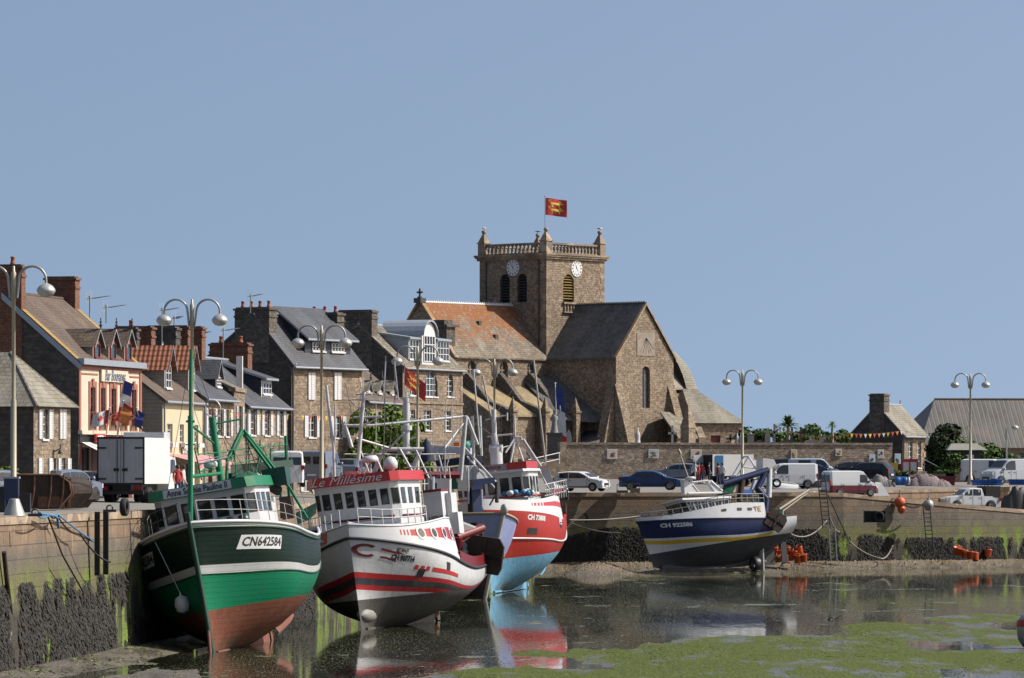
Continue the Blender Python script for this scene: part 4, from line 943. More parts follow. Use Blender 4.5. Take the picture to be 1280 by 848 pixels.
rf(g,[(-o,.0,zo),(-o,-T-.12,zo),(TW/2,-T-.12,NR+.15),(TW/2,0,NR+.15)][::-1]); rf(g,[(TW+o,-T-.12,zo),(TW+o,0,zo),(TW/2,0,NR+.15),(TW/2,-T-.12,NR+.15)][::-1])
g.tube([(TW/2,0,NR+.15),(TW/2,-T-.12,NR+.15)],.12,1,6)
for k in range(28): g.box((TW/2-.05,-T+.05+k*.31,NR+.22),(TW/2+.05,-T+.2+k*.31,NR+.34),1)
g.build('transept_roof',[MAT['slate_dark'],MAT['granite_dark']],root)
# gable coping with lichen
cop=stone('coping_lichen',(.34,.26,.18),(.4,.31,.22),(.2,.16,.12),.8,.6,lich=(.40,.20,.03),lamt=.5,bmp=.01)
g=MB()
for sg in (-1,1):
    a=(TW/2+sg*(TW/2+o),-T-.22,zo); b_=(TW/2,-T-.22,NR+.2); d=(0,.32,0)
    g.add([a,b_,(b_[0],b_[1]+.3,b_[2]),(a[0],a[1]+.3,a[2]),(a[0],a[1],a[2]-.22),(b_[0],b_[1],b_[2]-.26)],[[0,1,2,3],[4,5,1,0]])
g.build('gable_coping',cop,root)
# corner buttresses of the transept (battered)
def buttress(x0,x1,y0,dep,zt,zb_=0,flare=2.2,name='buttress',mat=ST):
    # projects towards -y; sloping front
    g=MB(); y1=y0-dep
    v=[(x0,y0,zb_),(x1,y0,zb_),(x1,y1,zb_),(x0,y1,zb_),(x0,y0,zt),(x1,y0,zt),(x1,y1,zb_+(zt-zb_)*.35),(x0,y1,zb_+(zt-zb_)*.35)]
    g.add(v,[[0,3,7,4],[3,2,6,7],[2,1,5,6],[7,6,5,4]]); return g.build(name,MAT[mat],root)
zb1=cz(480,0,-T)
buttress(TW-.9,TW+.15,-T-.002,2.1,zb1); 
g=MB(); g.add([(-.002,-T+.1,0),(-.002,-T+1.1,0),(-1.9,-T+1.1,0),(-1.9,-T+.1,0),(-.002,-T+.1,zb1),(-.002,-T+1.1,zb1),(-1.9,-T+1.1,3.4),(-1.9,-T+.1,3.4)],[[0,4,7,3],[3,7,6,2],[2,6,5,1],[7,4,5,6]]); g.build('buttress',MAT[ST],root)
buttress(-.15,.9,-T-.002,1.9,zb1)
buttress(TW-.4,TW+.8,-T+.5,1.8,zb1-2)
# nave
NL=13.3; n0=0.0
g=MB(); nw=[arch(cu(a,0),cz(487,-5,0),1.15,cz(452,-5,0)-cz(487,-5,0)) for a in (590,630,664)]
g.panel((-NL,0,0),(1,0,0),(0,-1,0),[(0,0),(NL,0),(NL,NE),(0,NE)],[[(q[0]+NL,q[1]) for q in p] for p in nw],.4)
g.panel((-NL,TW,0),(0,-1,0),(-1,0,0),[(0,0),(TW,0),(TW,NE),(TW/2,NR+.3),(0,NE)]); g.panel((0,TW,0),(-1,0,0),(0,1,0),[(0,0),(NL,0),(NL,NE),(0,NE)])
cbuild(g,'nave_wall',ST)
for p in nw:
    g=MB(); g.face([(q[0],.35,q[1]) for q in p],0); xs1=[q[0] for q in p]; zs1=[q[1] for q in p]; xm=(min(xs1)+max(xs1))/2
    g.box((xm-.05,.25,min(zs1)),(xm+.05,.33,max(zs1)-.05),1); g.box((min(xs1),.28,max(zs1)-.9),(max(xs1),.33,max(zs1)-.8),1); g.build('nave_window',[lead,MAT['granite_dress']],root)
g=MB(); zr=NR+.1
rf(g,[(-NL-.1,-o,zo),(-.01,-o,zo),(-.01,TW/2,zr),(-NL-.1,TW/2,zr)]); rf(g,[(-.01,TW+o,zo),(-NL-.1,TW+o,zo),(-NL-.1,TW/2,zr),(-.01,TW/2,zr)])
g.tube([(-NL,TW/2,zr),(0,TW/2,zr)],.1,1,6)
for k in range(44): g.box((-NL+.1+k*.3,TW/2-.05,zr+.05),(-NL+.22+k*.3,TW/2+.05,zr+.2),1)
g.build('nave_roof',[MAT['lichen_roof'],MAT['white_dirty']],root)
g=MB()
for y,z in ((TW*.15,0),(TW*.28,0)):
    zz=NE+slope*y; g.box((-4.6-y,y,zz+.1),(-4.2-y,y+.35,zz+.6))
g.build('roof_vent',MAT['granite_dark'],root)
# west gable with cross
g=MB(); x=-NL-.12
a=(x,-o-.1,zo-.1); b_=(x,TW/2,zr+.35); c=(x,TW+o,zo-.1)
for p,q in ((a,b_),(b_,c)): g.add([p,q,(q[0]+.45,q[1],q[2]),(p[0]+.45,p[1],p[2]),(p[0],p[1],p[2]-.3),(q[0],q[1],q[2]-.3)],[[0,1,2,3],[0,4,5,1]])
g.build('gable_coping',cop,root)
g=MB(); g.box((x-.25,TW/2-.45,zr-.1),(x+.5,TW/2+.45,zr+.35)); g.box((x,TW/2-.2,zr+.35),(x+.25,TW/2+.2,zr+.5)); c2=Vector((x+.12,TW/2,zr+.5))
g.box((x+.06,TW/2-.08,zr+.5),(x+.2,TW/2+.08,zr+1.25)); g.box((x+.06,TW/2-.36,zr+.82),(x+.2,TW/2+.36,zr+.98)); g.build('gable_cross',MAT['iron'],root)
# small stone dormer-like pier on the lower roof
g=MB(); g.box((-NL-.3,.6,NE-.5),(-NL+.9,2.6,NE+2.6)); g.box((-NL-.5,.4,NE+2.6),(-NL+1.3,2.8,NE+2.85)); g.box((-NL-.3,.9,NE+2.85),(-NL+.9,2.3,NE+3.3)); g.build('stair_turret',MAT['granite_dark'],root)
# aisle: lean-to roofs between sloping buttress walls
AW=5.0; ZT=cz(484,-6,0); ZA=cz(519,-3,-AW)
aw=[(-2.0,),]
g=MB(); g.panel((-NL,-AW,0),(1,0,0),(0,-1,0),[(0,0),(NL,0),(NL,ZA),(0,ZA)],[arch(2.2,3.3,.8,2.0),arch(6.6,3.3,.8,2.0),arch(11,3.3,.8,2.0)],.4)
g.panel((-NL,0,0),(0,-1,0),(-1,0,0),[(0,0),(AW,0),(AW,ZA),(0,ZT)])
cbuild(g,'aisle_wall',ST)
for u in (2.2,6.6,11): g=MB(); g.face([(q[0]-NL,-AW+.35,q[1]) for q in arch(u,3.3,.8,2.0)]); g.build('aisle_window',lead,root)
g=MB(); rf(g,[(-NL-.2,-AW-.25,ZA-.05),(-.02,-AW-.25,ZA-.05),(-.02,-.01,ZT+.1),(-NL-.2,-.01,ZT+.1)]); g.build('aisle_roof',MAT['lean_roof'],root)
for u in (-NL+1.6,-NL+6.2,-NL+10.6):
    g=MB(); x0,x1=u-.3,u+.3; zt=cz(470,u,0); pts=[(0,0),(0,zt),(-.5,zt+.25),(-1.2,zt-.35),(-3.2,zt-2.4),(-AW-.2,ZA+.65),(-AW-.9,ZA+.1),(-AW-.9,0)]
    g.prism([(a,b_) for a,b_ in pts],'x',x0,x1)
    g.build('flying_buttress',MAT['granite_dark'],root)
    g=MB(); x0-=.0; x1+=.0; y0,y1=-AW-1.35,-AW-.65; z=ZA+.2
    g.box((x0,y0,0),(x1,y1,z)); g.box((x0-.08,y0-.08,z),(x1+.08,y1+.08,z+.15)); g.add([(x0,y0,z+.15),(x1,y0,z+.15),(x1,y1,z+.15),(x0,y1,z+.15),((x0+x1)/2,(y0+y1)/2,z+1.5)],[[0,1,4],[1,2,4],[2,3,4],[3,0,4]]); g.build('buttress_pier',MAT[ST],root)
# slate skirt roof in the corner of nave and transept, small porch
g=MB(); v_=[(-4.2,-T+3.4,ZA-1.6),(-.01,-T+1.2,ZA+1.2),(-.01,-.01,ZT+2.2),(-3.4,-.01,ZT-.4)]
rf(g,[(-4.4,-AW-.3,ZA-.3),(-.02,-T+1.2,ZA-.6),(-.02,-1.0,ZT+1.2),(-3.2,-.02,ZT+.6)]); g.build('corner_roof',MAT['slate_dark'],root)
g=MB(); px0,px1=cv(752,-2.6),0
g.panel((-3.6,-T+.9,0),(1,0,0),(0,-1,0),[(0,0),(3.0,0),(3.0,4.6),(0,3.6)],[rect(.8,1.2,.9,1.9),rect(2.1,1.2,.9,1.9)],.2); g.panel((-3.6,-T+4,0),(0,-1,0),(-1,0,0),[(0,0),(3.1,0),(3.1,3.6),(0,3.6)]); cbuild(g,'porch_wall',ST)
g=MB(); rf(g,[(-4.0,-T+.5,3.5),(-.02,-T+.5,5.4),(-.02,-T+4.4,5.4),(-4.0,-T+4.4,3.5)]); g.build('porch_roof',MAT['slate_dark'],root)
for u in (-2.8,-1.5): g=MB(); g.box((u-.42,-T+1.05,1.2),(u+.42,-T+1.1,3.08)); g.build('porch_door',MAT['wood'],root)
# choir and round apse
CL=12.0; r=4.6
g=MB(); g.panel((TW,0,0),(1,0,0),(0,-1,0),[(0,0),(CL,0),(CL,9.3),(0,9.3)]); cc=(TW+CL,TW/2)
DZ=cz(486,*cc)
n=20; 
for k in range(n):
    a,b_=-math.pi/2+math.pi*k/n,-math.pi/2+math.pi*(k+1)/n
    p=(cc[0]+r*math.cos(a),cc[1]+r*math.sin(a)); q=(cc[0]+r*math.cos(b_),cc[1]+r*math.sin(b_))
    g.add([(*p,0),(*q,0),(*q,DZ),(*p,DZ)],[[0,1,2,3]],0,[[(a*r,0),(b_*r,0),(b_*r,DZ),(a*r,DZ)]])
cbuild(g,'apse_wall',ST)
g=MB(); prof=[(r+.25,0),(r+.1,.5),(r-.2,1.3),(r-.8,2.4),(r-1.8,3.5),(r-3,4.3),(r-4.2,4.7),(0.02,4.8)]
vs=[];uvs=[];fs=[];s_=0;zz=[]
for i,(rr,z) in enumerate(prof):
    if i: s_+=math.hypot(rr-prof[i-1][0],z-prof[i-1][1])
    zz.append(s_)
    for k in range(n+1): a=-math.pi/2+math.pi*k/n; vs.append((cc[0]+rr*math.cos(a),cc[1]+rr*math.sin(a),DZ+z))
for i in range(len(prof)-1):
    for k in range(n): fs.append([i*(n+1)+k,i*(n+1)+k+1,(i+1)*(n+1)+k+1,(i+1)*(n+1)+k]); a=4*k/n*math.pi; b_=4*(k+1)/n*math.pi; uvs.append([(a,zz[i]),(b_,zz[i]),(b_,zz[i+1]),(a,zz[i+1])])
g.add(vs,fs,0,uvs,True)
rf(g,[(TW,-.3,DZ),(TW+CL,-.3,DZ),(TW+CL,TW/2,DZ+4.8),(TW,TW/2,DZ+4.8)]); g.build('apse_roof',MAT['slate_pale'],root)
g=MB()
for k in range(7): a=R(-80+26*k); g.tube([(cc[0]+(r+.1)*math.cos(a),cc[1]+(r+.1)*math.sin(a),0),(cc[0]+(r+.1)*math.cos(a),cc[1]+(r+.1)*math.sin(a),DZ)],.16,0,6)
g.lathe([(r+.12,0),(r+.35,.1),(r+.35,.3),(r+.1,.35)],(cc[0],cc[1],DZ-.3),0,20,a0=-math.pi/2,a1=math.pi/2); g.build('apse_column',MAT['granite_dress'],root)
# sacristy (own little roof); world-aligned towards the camera
def W2L(px,k): 
    X,Y=XY(px,k); d=Vector((X-CX,Y-CY,0)); return (d.dot(E_),d.dot(N_))
def quadwall(g,P,Q,z0,z1,holes=()):
    P=Vector((*P,0)); Q=Vector((*Q,0)); d=(Q-P); L=d.length; d/=L; nn=Vector((d.y,-d.x,0)); g.panel(P,d,nn,[(0,z0),(L,z0),(L,z1),(0,z1)],holes,.25)
P,Q=W2L(868,13.0),W2L(927,12.95); dv=Vector((Q[0]-P[0],Q[1]-P[1])); nv=Vector((-dv.y,dv.x)).normalized()*7
Qb=(Q[0]+nv.x,Q[1]+nv.y); Pb=(P[0]+nv.x,P[1]+nv.y); SZ=ZZ(529,13)
g=MB(); quadwall(g,P,Q,0,SZ,[rect(2.2,1.8,1.0,3.2)]); quadwall(g,Q,Qb,0,SZ); quadwall(g,Pb,P,0,SZ); cbuild(g,'sacristy_wall',ST)
z2=ZZ(487,12.8); dn=dv.normalized()
g=MB(); ov=lambda p,a,b_:(p[0]+dn.x*a+nv.x/7*b_,p[1]+dn.y*a+nv.y/7*b_)
A1,B1,C1,D1=[(*q,SZ) for q in (ov(P,-.3,-.3),ov(Q,.3,-.3),ov(Qb,.3,.3),ov(Pb,-.3,.3))]
R0=(*ov(P,.2,3.5),z2); R1=(*ov(P,1.5,3.5),z2)
for q in ([A1,B1,R1,R0],[B1,C1,R1],[C1,D1,R0,R1],[D1,A1,R0]): g.face(q)
g.build('sacristy_roof',MAT['slate_pale'],root)
g=MB(); p=ov(P,3.4,.2); g.box((p[0]-.45,p[1]-.45,1.8),(p[0]+.45,p[1]+.45,5.0)); 
g=MB(); c_=Vector((P[0],P[1],0))+Vector((dn.x,dn.y,0))*2.2+Vector((nv.x,nv.y,0))/7*.2
d3=Vector((dn.x,dn.y,0)); g.face([c_-d3*.5+Vector((0,0,1.8)),c_+d3*.5+Vector((0,0,1.8)),c_+d3*.5+Vector((0,0,5)),c_-d3*.5+Vector((0,0,5))]); g.build('sacristy_door',MAT['door_red'],root)
g=MB(); 
for k,(u,hgt,dep) in enumerate(((.3,6.0,1.3),(3.9,4.6,1.0))):
    c_=Vector((P[0],P[1],0))+d3*u; n3=-Vector((nv.x,nv.y,0))/7; a,b_=c_-d3*.35,c_+d3*.35
    g.add([a,b_,b_+n3*dep,a+n3*dep,a+Vector((0,0,hgt)),b_+Vector((0,0,hgt)),b_+n3*dep+Vector((0,0,hgt-1.2)),a+n3*dep+Vector((0,0,hgt-1.2))],[[0,3,7,4],[3,2,6,7],[2,1,5,6],[7,6,5,4]])
g.build('sacristy_buttress',MAT['granite_dress'],root)
# chapel with pinnacle between transept and sacristy
P2,Q2=W2L(846,13.2),W2L(868,13.1); g=MB(); quadwall(g,P2,Q2,0,ZZ(538,13.2)); quadwall(g,Q2,(Q2[0]+nv.x,Q2[1]+nv.y),0,ZZ(538,13.2)); cbuild(g,'chapel_wall',ST)
g=MB(); zc_=ZZ(538,13.2); rf(g,[(P2[0]-.2,P2[1]-.3,zc_-.6),(Q2[0]+.2,Q2[1]-.3,zc_-.6),(Q2[0]+nv.x*.6,Q2[1]+nv.y*.6,zc_+1.8),(P2[0]+nv.x*.6,P2[1]+nv.y*.6,zc_+1.8)]); g.build('chapel_roof',MAT['slate_old'],root)
g=MB(); x,y=W2L(860,13.4); g.box((x-.5,y-.5,0),(x+.5,y+.5,5.6)); g.add([(x-.55,y-.55,5.6),(x+.55,y-.55,5.6),(x+.55,y+.55,5.6),(x-.55,y+.55,5.6),(x,y,7.9)],[[0,1,4],[1,2,4],[2,3,4],[3,0,4]]); g.build('chapel_pinnacle',MAT['granite_dress'],root)
CH=Matrix.Translation((CX,CY,0))@Matrix.Rotation(math.atan2(E_.y,E_.x),4,'Z')
# flag on the tower: Norman flag, red with two golden lions
def flag(name,label,base,top,L,Hh,col,dirv,group=None,sag=.15,emb=None,mats=None,pole_r=.04,name2='flag',wave=.18,stripes=None,polem='galv',hoist=None,hd=None,embm=None):
    base=Vector(base); top=Vector(top); r_=empty(name,base,0,label,'flag',group)
    g=MB(); g.tube([(0,0,0),top-base],pole_r,0,6); g.lathe([(0.01,0),(pole_r*2,.03),(pole_r*2,.08),(.01,.12)],top-base,0,8); g.build('flagpole',MAT[polem],r_)
    ax=(base-top).normalized(); h0=top+ax*(.1 if hoist is None else hoist); d=Vector(dirv).normalized(); sd=d.cross(Vector((0,0,1))).normalized()
    hv=Vector(hd) if hd else ax
    def P(u,v): return h0-base+hv*(v*Hh)+d*(u*L)+Vector((0,0,-sag*L*u*u))+sd*(math.sin(u*7+v*1.3)*wave*u**.6)
    n=14; g=MB()
    if stripes:
        for si,c_ in enumerate(stripes): g.grid(6,6,lambda a,b_:P((si+a)/len(stripes),b_),si)
    else: g.grid(n,6,P,0)
    o=g.build(name2,mats,r_)
    if emb:
        g=MB()
        for poly in emb:
            for off in (-.012,.012): g.face([P(a,b_)+sd*off for a,b_ in poly],0)
        g.build('emblem',embm or paint('flag_gold',(.75,.48,.06),.7),r_)
    return r_
def lion(cx,cy,s):
    base=[(-.30,.02),(-.36,-.12),(-.30,-.10),(-.26,-.02),(-.1,-.03),(.1,-.04),(.16,-.13),(.26,-.14),(.30,-.05),(.26,.0),(.34,.03),(.33,.06),(.22,.03),(.20,.12),(.23,.13),(.15,.14),(.14,.05),(-.12,.05),(-.14,.13),(-.08,.14),(-.18,.14),(-.22,.06),(-.26,.13),(-.21,.14),(-.31,.14),(-.29,.06)]
    # convex-ish pieces: body, legs, head, tail
    return [[(cx+a*s,cy+b_*s*1.3) for a,b_ in p] for p in (
      [(-.28,-.06),(.16,-.07),(.2,.05),(-.26,.05)],[(.12,-.15),(.26,-.14),(.29,-.04),(.18,.0),(.1,-.03)],[(.2,-.02),(.34,-.06),(.36,-.02),(.2,.04)],
      [(.08,.04),(.17,.04),(.2,.15),(.12,.15)],[(-.24,.04),(-.14,.04),(-.12,.15),(-.2,.15)],[(-.04,.03),(.02,.03),(.0,.13),(-.06,.13)],[(-.28,-.04),(-.24,-.02),(-.38,-.16),(-.41,-.12)],[(-.41,-.16),(-.24,-.19),(-.24,-.15),(-.38,-.12)])]
redf=paint('flag_red',(.55,.04,.035),.8,0,.1); MAT['flag_red']=redf
fb=CH@Vector((1.2,1.2,TZ+.1)); ft=Vector((fb.x,fb.y,ZZ(246,F/fb.y)))
flag('norman_flag','big red flag with golden lions flying above the church tower',fb,ft,2.15,1.65,None,(1,.25,-.10),emb=lion(.52,.3,.95)+lion(.52,.68,.95),mats=redf,sag=.02)
# gulls on the pinnacles
def gull(loc,rz,label):
    r_=empty('gull',loc,rz,label,'bird','gulls perched on the church tower'); g=MB()
    g.lathe([(0.01,-.26),(.05,-.2),(.1,-.05),(.1,.08),(.06,.17),(.05,.2),(.055,.25),(.03,.31),(.01,.33)],(0,0,.2),0,8,axis='x')
    g.build('body',MAT['white'],r_); g=MB()
    for s_ in (-1,1): g.add([(.1,s_*.09,.28),(-.1,s_*.12,.27),(-.38,s_*.03,.2),(-.05,s_*.125,.16)],[[0,1,2,3]])
    g.build('wing',paint('gull_grey',(.18,.19,.21),.7),r_)
    g=MB(); g.tube([(.03,.03,.12),(.03,.03,0)],.012); g.tube([(.03,-.03,.12),(.03,-.03,0)],.012); g.tube([(.32,0,.2),(.4,0,.19)],.015,r2=.004); g.build('legs',MAT['pot'],r_)
for x,y,rz,l in ((.3,TW-.3,1.0,'white gull on the left rear pinnacle of the church tower'),(TW-.3,TW-.3,2.6,'dark-winged gull on the middle rear pinnacle of the church tower'),(TW-.3,.3,.3,'gull standing on the right-hand pinnacle of the church tower')):
    gull(CH@Vector((x,y,BT+1.33)),rz,l)
# ---------------------------------------------------------------- cemetery wall and graves
WY=385.0; wx0,wx1=XY(699,14.8)[0],33.2
g=MB(); zt=ZZ(556,14.8)
CWT=Matrix.Translation((wx0,WY-3.5,0))@Matrix.Rotation(R(13.5),4,'Z')@Matrix.Translation((-wx0,-WY,0)); g.T=CWT
g.panel((wx0,WY,0),(1,0,0),(0,-1,0),[(0,0),(wx1-wx0,0),(wx1-wx0,zt),(0,zt+.08)]); g.box((wx0-.05,WY-.08,zt-.02),(wx1,WY+.55,zt+.16),1); g.box((wx0,WY+.002,0),(wx1,WY+.5,zt-.021))
cw=tag(g.build('cemetery_wall',[MAT['granite_wall'],MAT['granite_wall']]),'long rubble-stone churchyard wall behind the parked cars','wall')
g=MB(); g.T=CWT; g.face([(wx0-3.5,WY-1.0,0),(wx0,WY-1.0,0),(wx0,WY-1.0,ZZ(574,14.8)),(wx0-3.5,WY-1.0,ZZ(574,14.8))]); g.box((wx0-3.5,WY-.999,0),(wx0,WY+.4,ZZ(574,14.8)-.002)); g.box((wx0-.1,WY-.6,0),(wx0+.45,WY+.3,ZZ(556,14.8)+.2))
tag(g.build('retaining_wall',MAT['granite_dress']),'short wall of larger tan blocks at the left end of the churchyard wall','wall')
pin=paint('poster_pink',(.62,.48,.40),.8,0,.35,9); pgr=paint('poster_grey',(.50,.49,.47),.8,0,.4,9); pye=paint('poster_tan',(.55,.40,.18),.8,0,.3,9); pbl=paint('poster_blue',(.42,.62,.75),.5,0,.3,4)
for k,(x0,x1,y0,y1,mm,lab) in enumerate(((758,771,562,574,pin,'pale pink framed picture, leftmost on the churchyard wall'),(810,823,562,573,pgr,'grey picture panel on the churchyard wall above the silver estate car'),(863,877,562,574,pin,'pinkish picture panel on the churchyard wall left of the box truck'),(990,998,562,576,pye,'yellowish portrait panel on the churchyard wall above the white van'),(1047,1055,561,570,pin,'small pink picture panel high on the churchyard wall above the dark cars'),(1101,1109,562,573,pgr,'small grey picture panel near the right end of the churchyard wall'),(1090,1098,568,584,pbl,'tall light-blue information board on the churchyard wall'),(1123,1131,567,580,pbl,'pale blue information board beside the cottage door'))):
    X0,X1=(x0-640)/14.82,(x1-640)/14.82; r_=empty('picture_panel',((X0+X1)/2,WY-3.5+((X0+X1)/2-wx0)*math.tan(R(13.5))-.1,ZZ(y1,14.82)),R(13.5),lab,'sign')
    w_=(X1-X0)/2; hh=(y1-y0)/14.82; g=MB(); g.box((-w_,0,0),(w_,.08,hh)); g.build('frame',MAT['white_dirty'],r_)
    g=MB(); g.face([(-w_+.05,-.006,.05),(w_-.05,-.006,.05),(w_-.05,-.006,hh-.05),(-w_+.05,-.006,hh-.05)],0)
    rr=random.Random(k)
    for _ in range(5): a,c_=rr.uniform(-w_*.5,w_*.4),rr.uniform(.15,.7)*hh; g.add([(a+math.cos(t)*w_*.35,-.01,c_+math.sin(t)*hh*.14) for t in (0,1.2,2.3,3.3,4.4,5.4)],[list(range(6))],1)
    g.build('picture',[mm,paint('ink',(.16,.13,.12),.8) if k==0 else bpy.data.materials['ink']],r_)
# graves: stones, crosses, obelisks standing behind the wall
gst=paint('grave_stone',(.36,.34,.31),.85,0,.3,3); gdk=paint('grave_dark',(.10,.09,.085),.7,0,.3,3); gwh=paint('grave_white',(.55,.52,.48),.85,0,.2,3)
def grave(px,ytop,kind,mat,label,k=14.0,w=1.0,name='gravestone'):
    X,Y=XY(px,k); z0=ZZ(561,k); h_=ZZ(ytop,k)-z0; g=MB(); w=w/2
    if kind=='round': g.prism([(-w,0),(w,0),(w,h_*.7)]+[(w*math.cos(t*math.pi/8),h_*.7+h_*.3*math.sin(t*math.pi/8)) for t in range(9)]+[(-w,h_*.7)],'y',-.12,.12)
    elif kind=='gothic': g.prism([(-w,0),(w,0),(w,h_*.55),(w*.75,h_*.8),(0,h_),(-w*.75,h_*.8),(-w,h_*.55)],'y',-.15,.15); g.box((-w-.12,-.25,0),(w+.12,.25,.3))
    elif kind=='cross':
        a=.09 if w<.4 else .13; g.box((-a,-a,0),(a,a,h_)); g.box((-w,-a,h_*.62),(w,a,h_*.62+2*a)); g.box((-w*.9,-.3,0),(w*.9,.3,h_*.22))
    elif kind=='obelisk': g.add([(-w,-w,0),(w,-w,0),(w,w,0),(-w,w,0),(-w*.8,-w*.8,h_*.85),(w*.8,-w*.8,h_*.85),(w*.8,w*.8,h_*.85),(-w*.8,w*.8,h_*.85),(0,0,h_)],[[0,1,5,4],[1,2,6,5],[2,3,7,6],[3,0,4,7],[4,5,8],[5,6,8],[6,7,8],[7,4,8]])
    elif kind=='pillar': g.box((-w,-w,0),(w,w,h_*.85)); g.box((-w-.1,-w-.1,h_*.85),(w+.1,w+.1,h_*.93)); g.lathe([(w*.5,0),(w*.3,h_*.05),(.02,h_*.1)],(0,0,h_*.92),0,8)
    elif kind=='statue': g.lathe([(w,0),(w*1.05,.3),(w*.75,.4),(w*.6,h_*.5),(w*.7,h_*.66),(w*.5,h_*.78),(w*.25,h_*.83),(w*.3,h_*.9),(w*.2,h_*.98),(.01,h_)],(0,0,0),0,10)
    elif kind=='low': g.prism([(-w,0),(w,0),(w*.9,h_*.75),(0,h_),(-w*.9,h_*.75)],'y',-.5,.5)
    g.T=Matrix.Identity(4); o=g.build(name,mat); o.location=(X,Y,z0); return tag(o,label,'grave')
grave(840.5,532,'cross',gwh,'pale stone cross on a tall base below the right transept buttress',w=.75)
grave(797,535,'statue',gwh,'whitish pointed grave statue in front of the lancet window wall',w=.7)
grave(711,537,'gothic',gst,'slim pointed gravestone at the left end of the churchyard wall',w=.55)
grave(736,553,'round',gst,'low rounded gravestone between the porch and the wall top',w=.8); grave(762,553,'round',gdk,'low dark gravestone under the transept wall',w=.8)
grave(896,553,'cross',gdk,'small dark cross just over the wall before the sacristy',w=.5); grave(913,543,'cross',gdk,'black iron cross beside the red sacristy door',w=.75); 
grave(921.5,541,'statue',gwh,'first of two thin white grave figures right of the iron cross',w=.45); grave(926,541,'statue',gwh,'second of two thin white grave figures, nearer the lamp post',w=.4)
grave(938.5,541,'pillar',gst,'square grey grave pillar right of the tall lamp post',w=.55); grave(959.5,537,'gothic',gst,'tall grey pointed headstone left of the stone cross in the cemetery',w=.5)
grave(968,530,'cross',gst,'tall stone cross grave in the middle of the cemetery row',w=.6); grave(990,534,'cross',gdk,'dark stone calvary cross under the palm',w=.6); grave(1001,534,'cross',gdk,'dark round-headed cross beside the calvary cross',w=.6)
grave(984,549,'low',gdk,'wide dark low tomb left of the palm shoots',w=1.5); grave(1016,549,'low',gst,'broad pale low tomb right of the dark crosses',w=1.7); grave(1026.5,543,'pillar',gst,'thin square grave pillar near the cordyline',w=.35); grave(1034,550,'round',gdk,'round black headstone below the cordyline',w=.9); grave(950,550,'low',gdk,'low dark slab tomb between the pillar and the pointed headstone',w=1.0)
grave(1044,552,'low',gst,'low grey tomb at the right end of the cemetery row',w=.8)
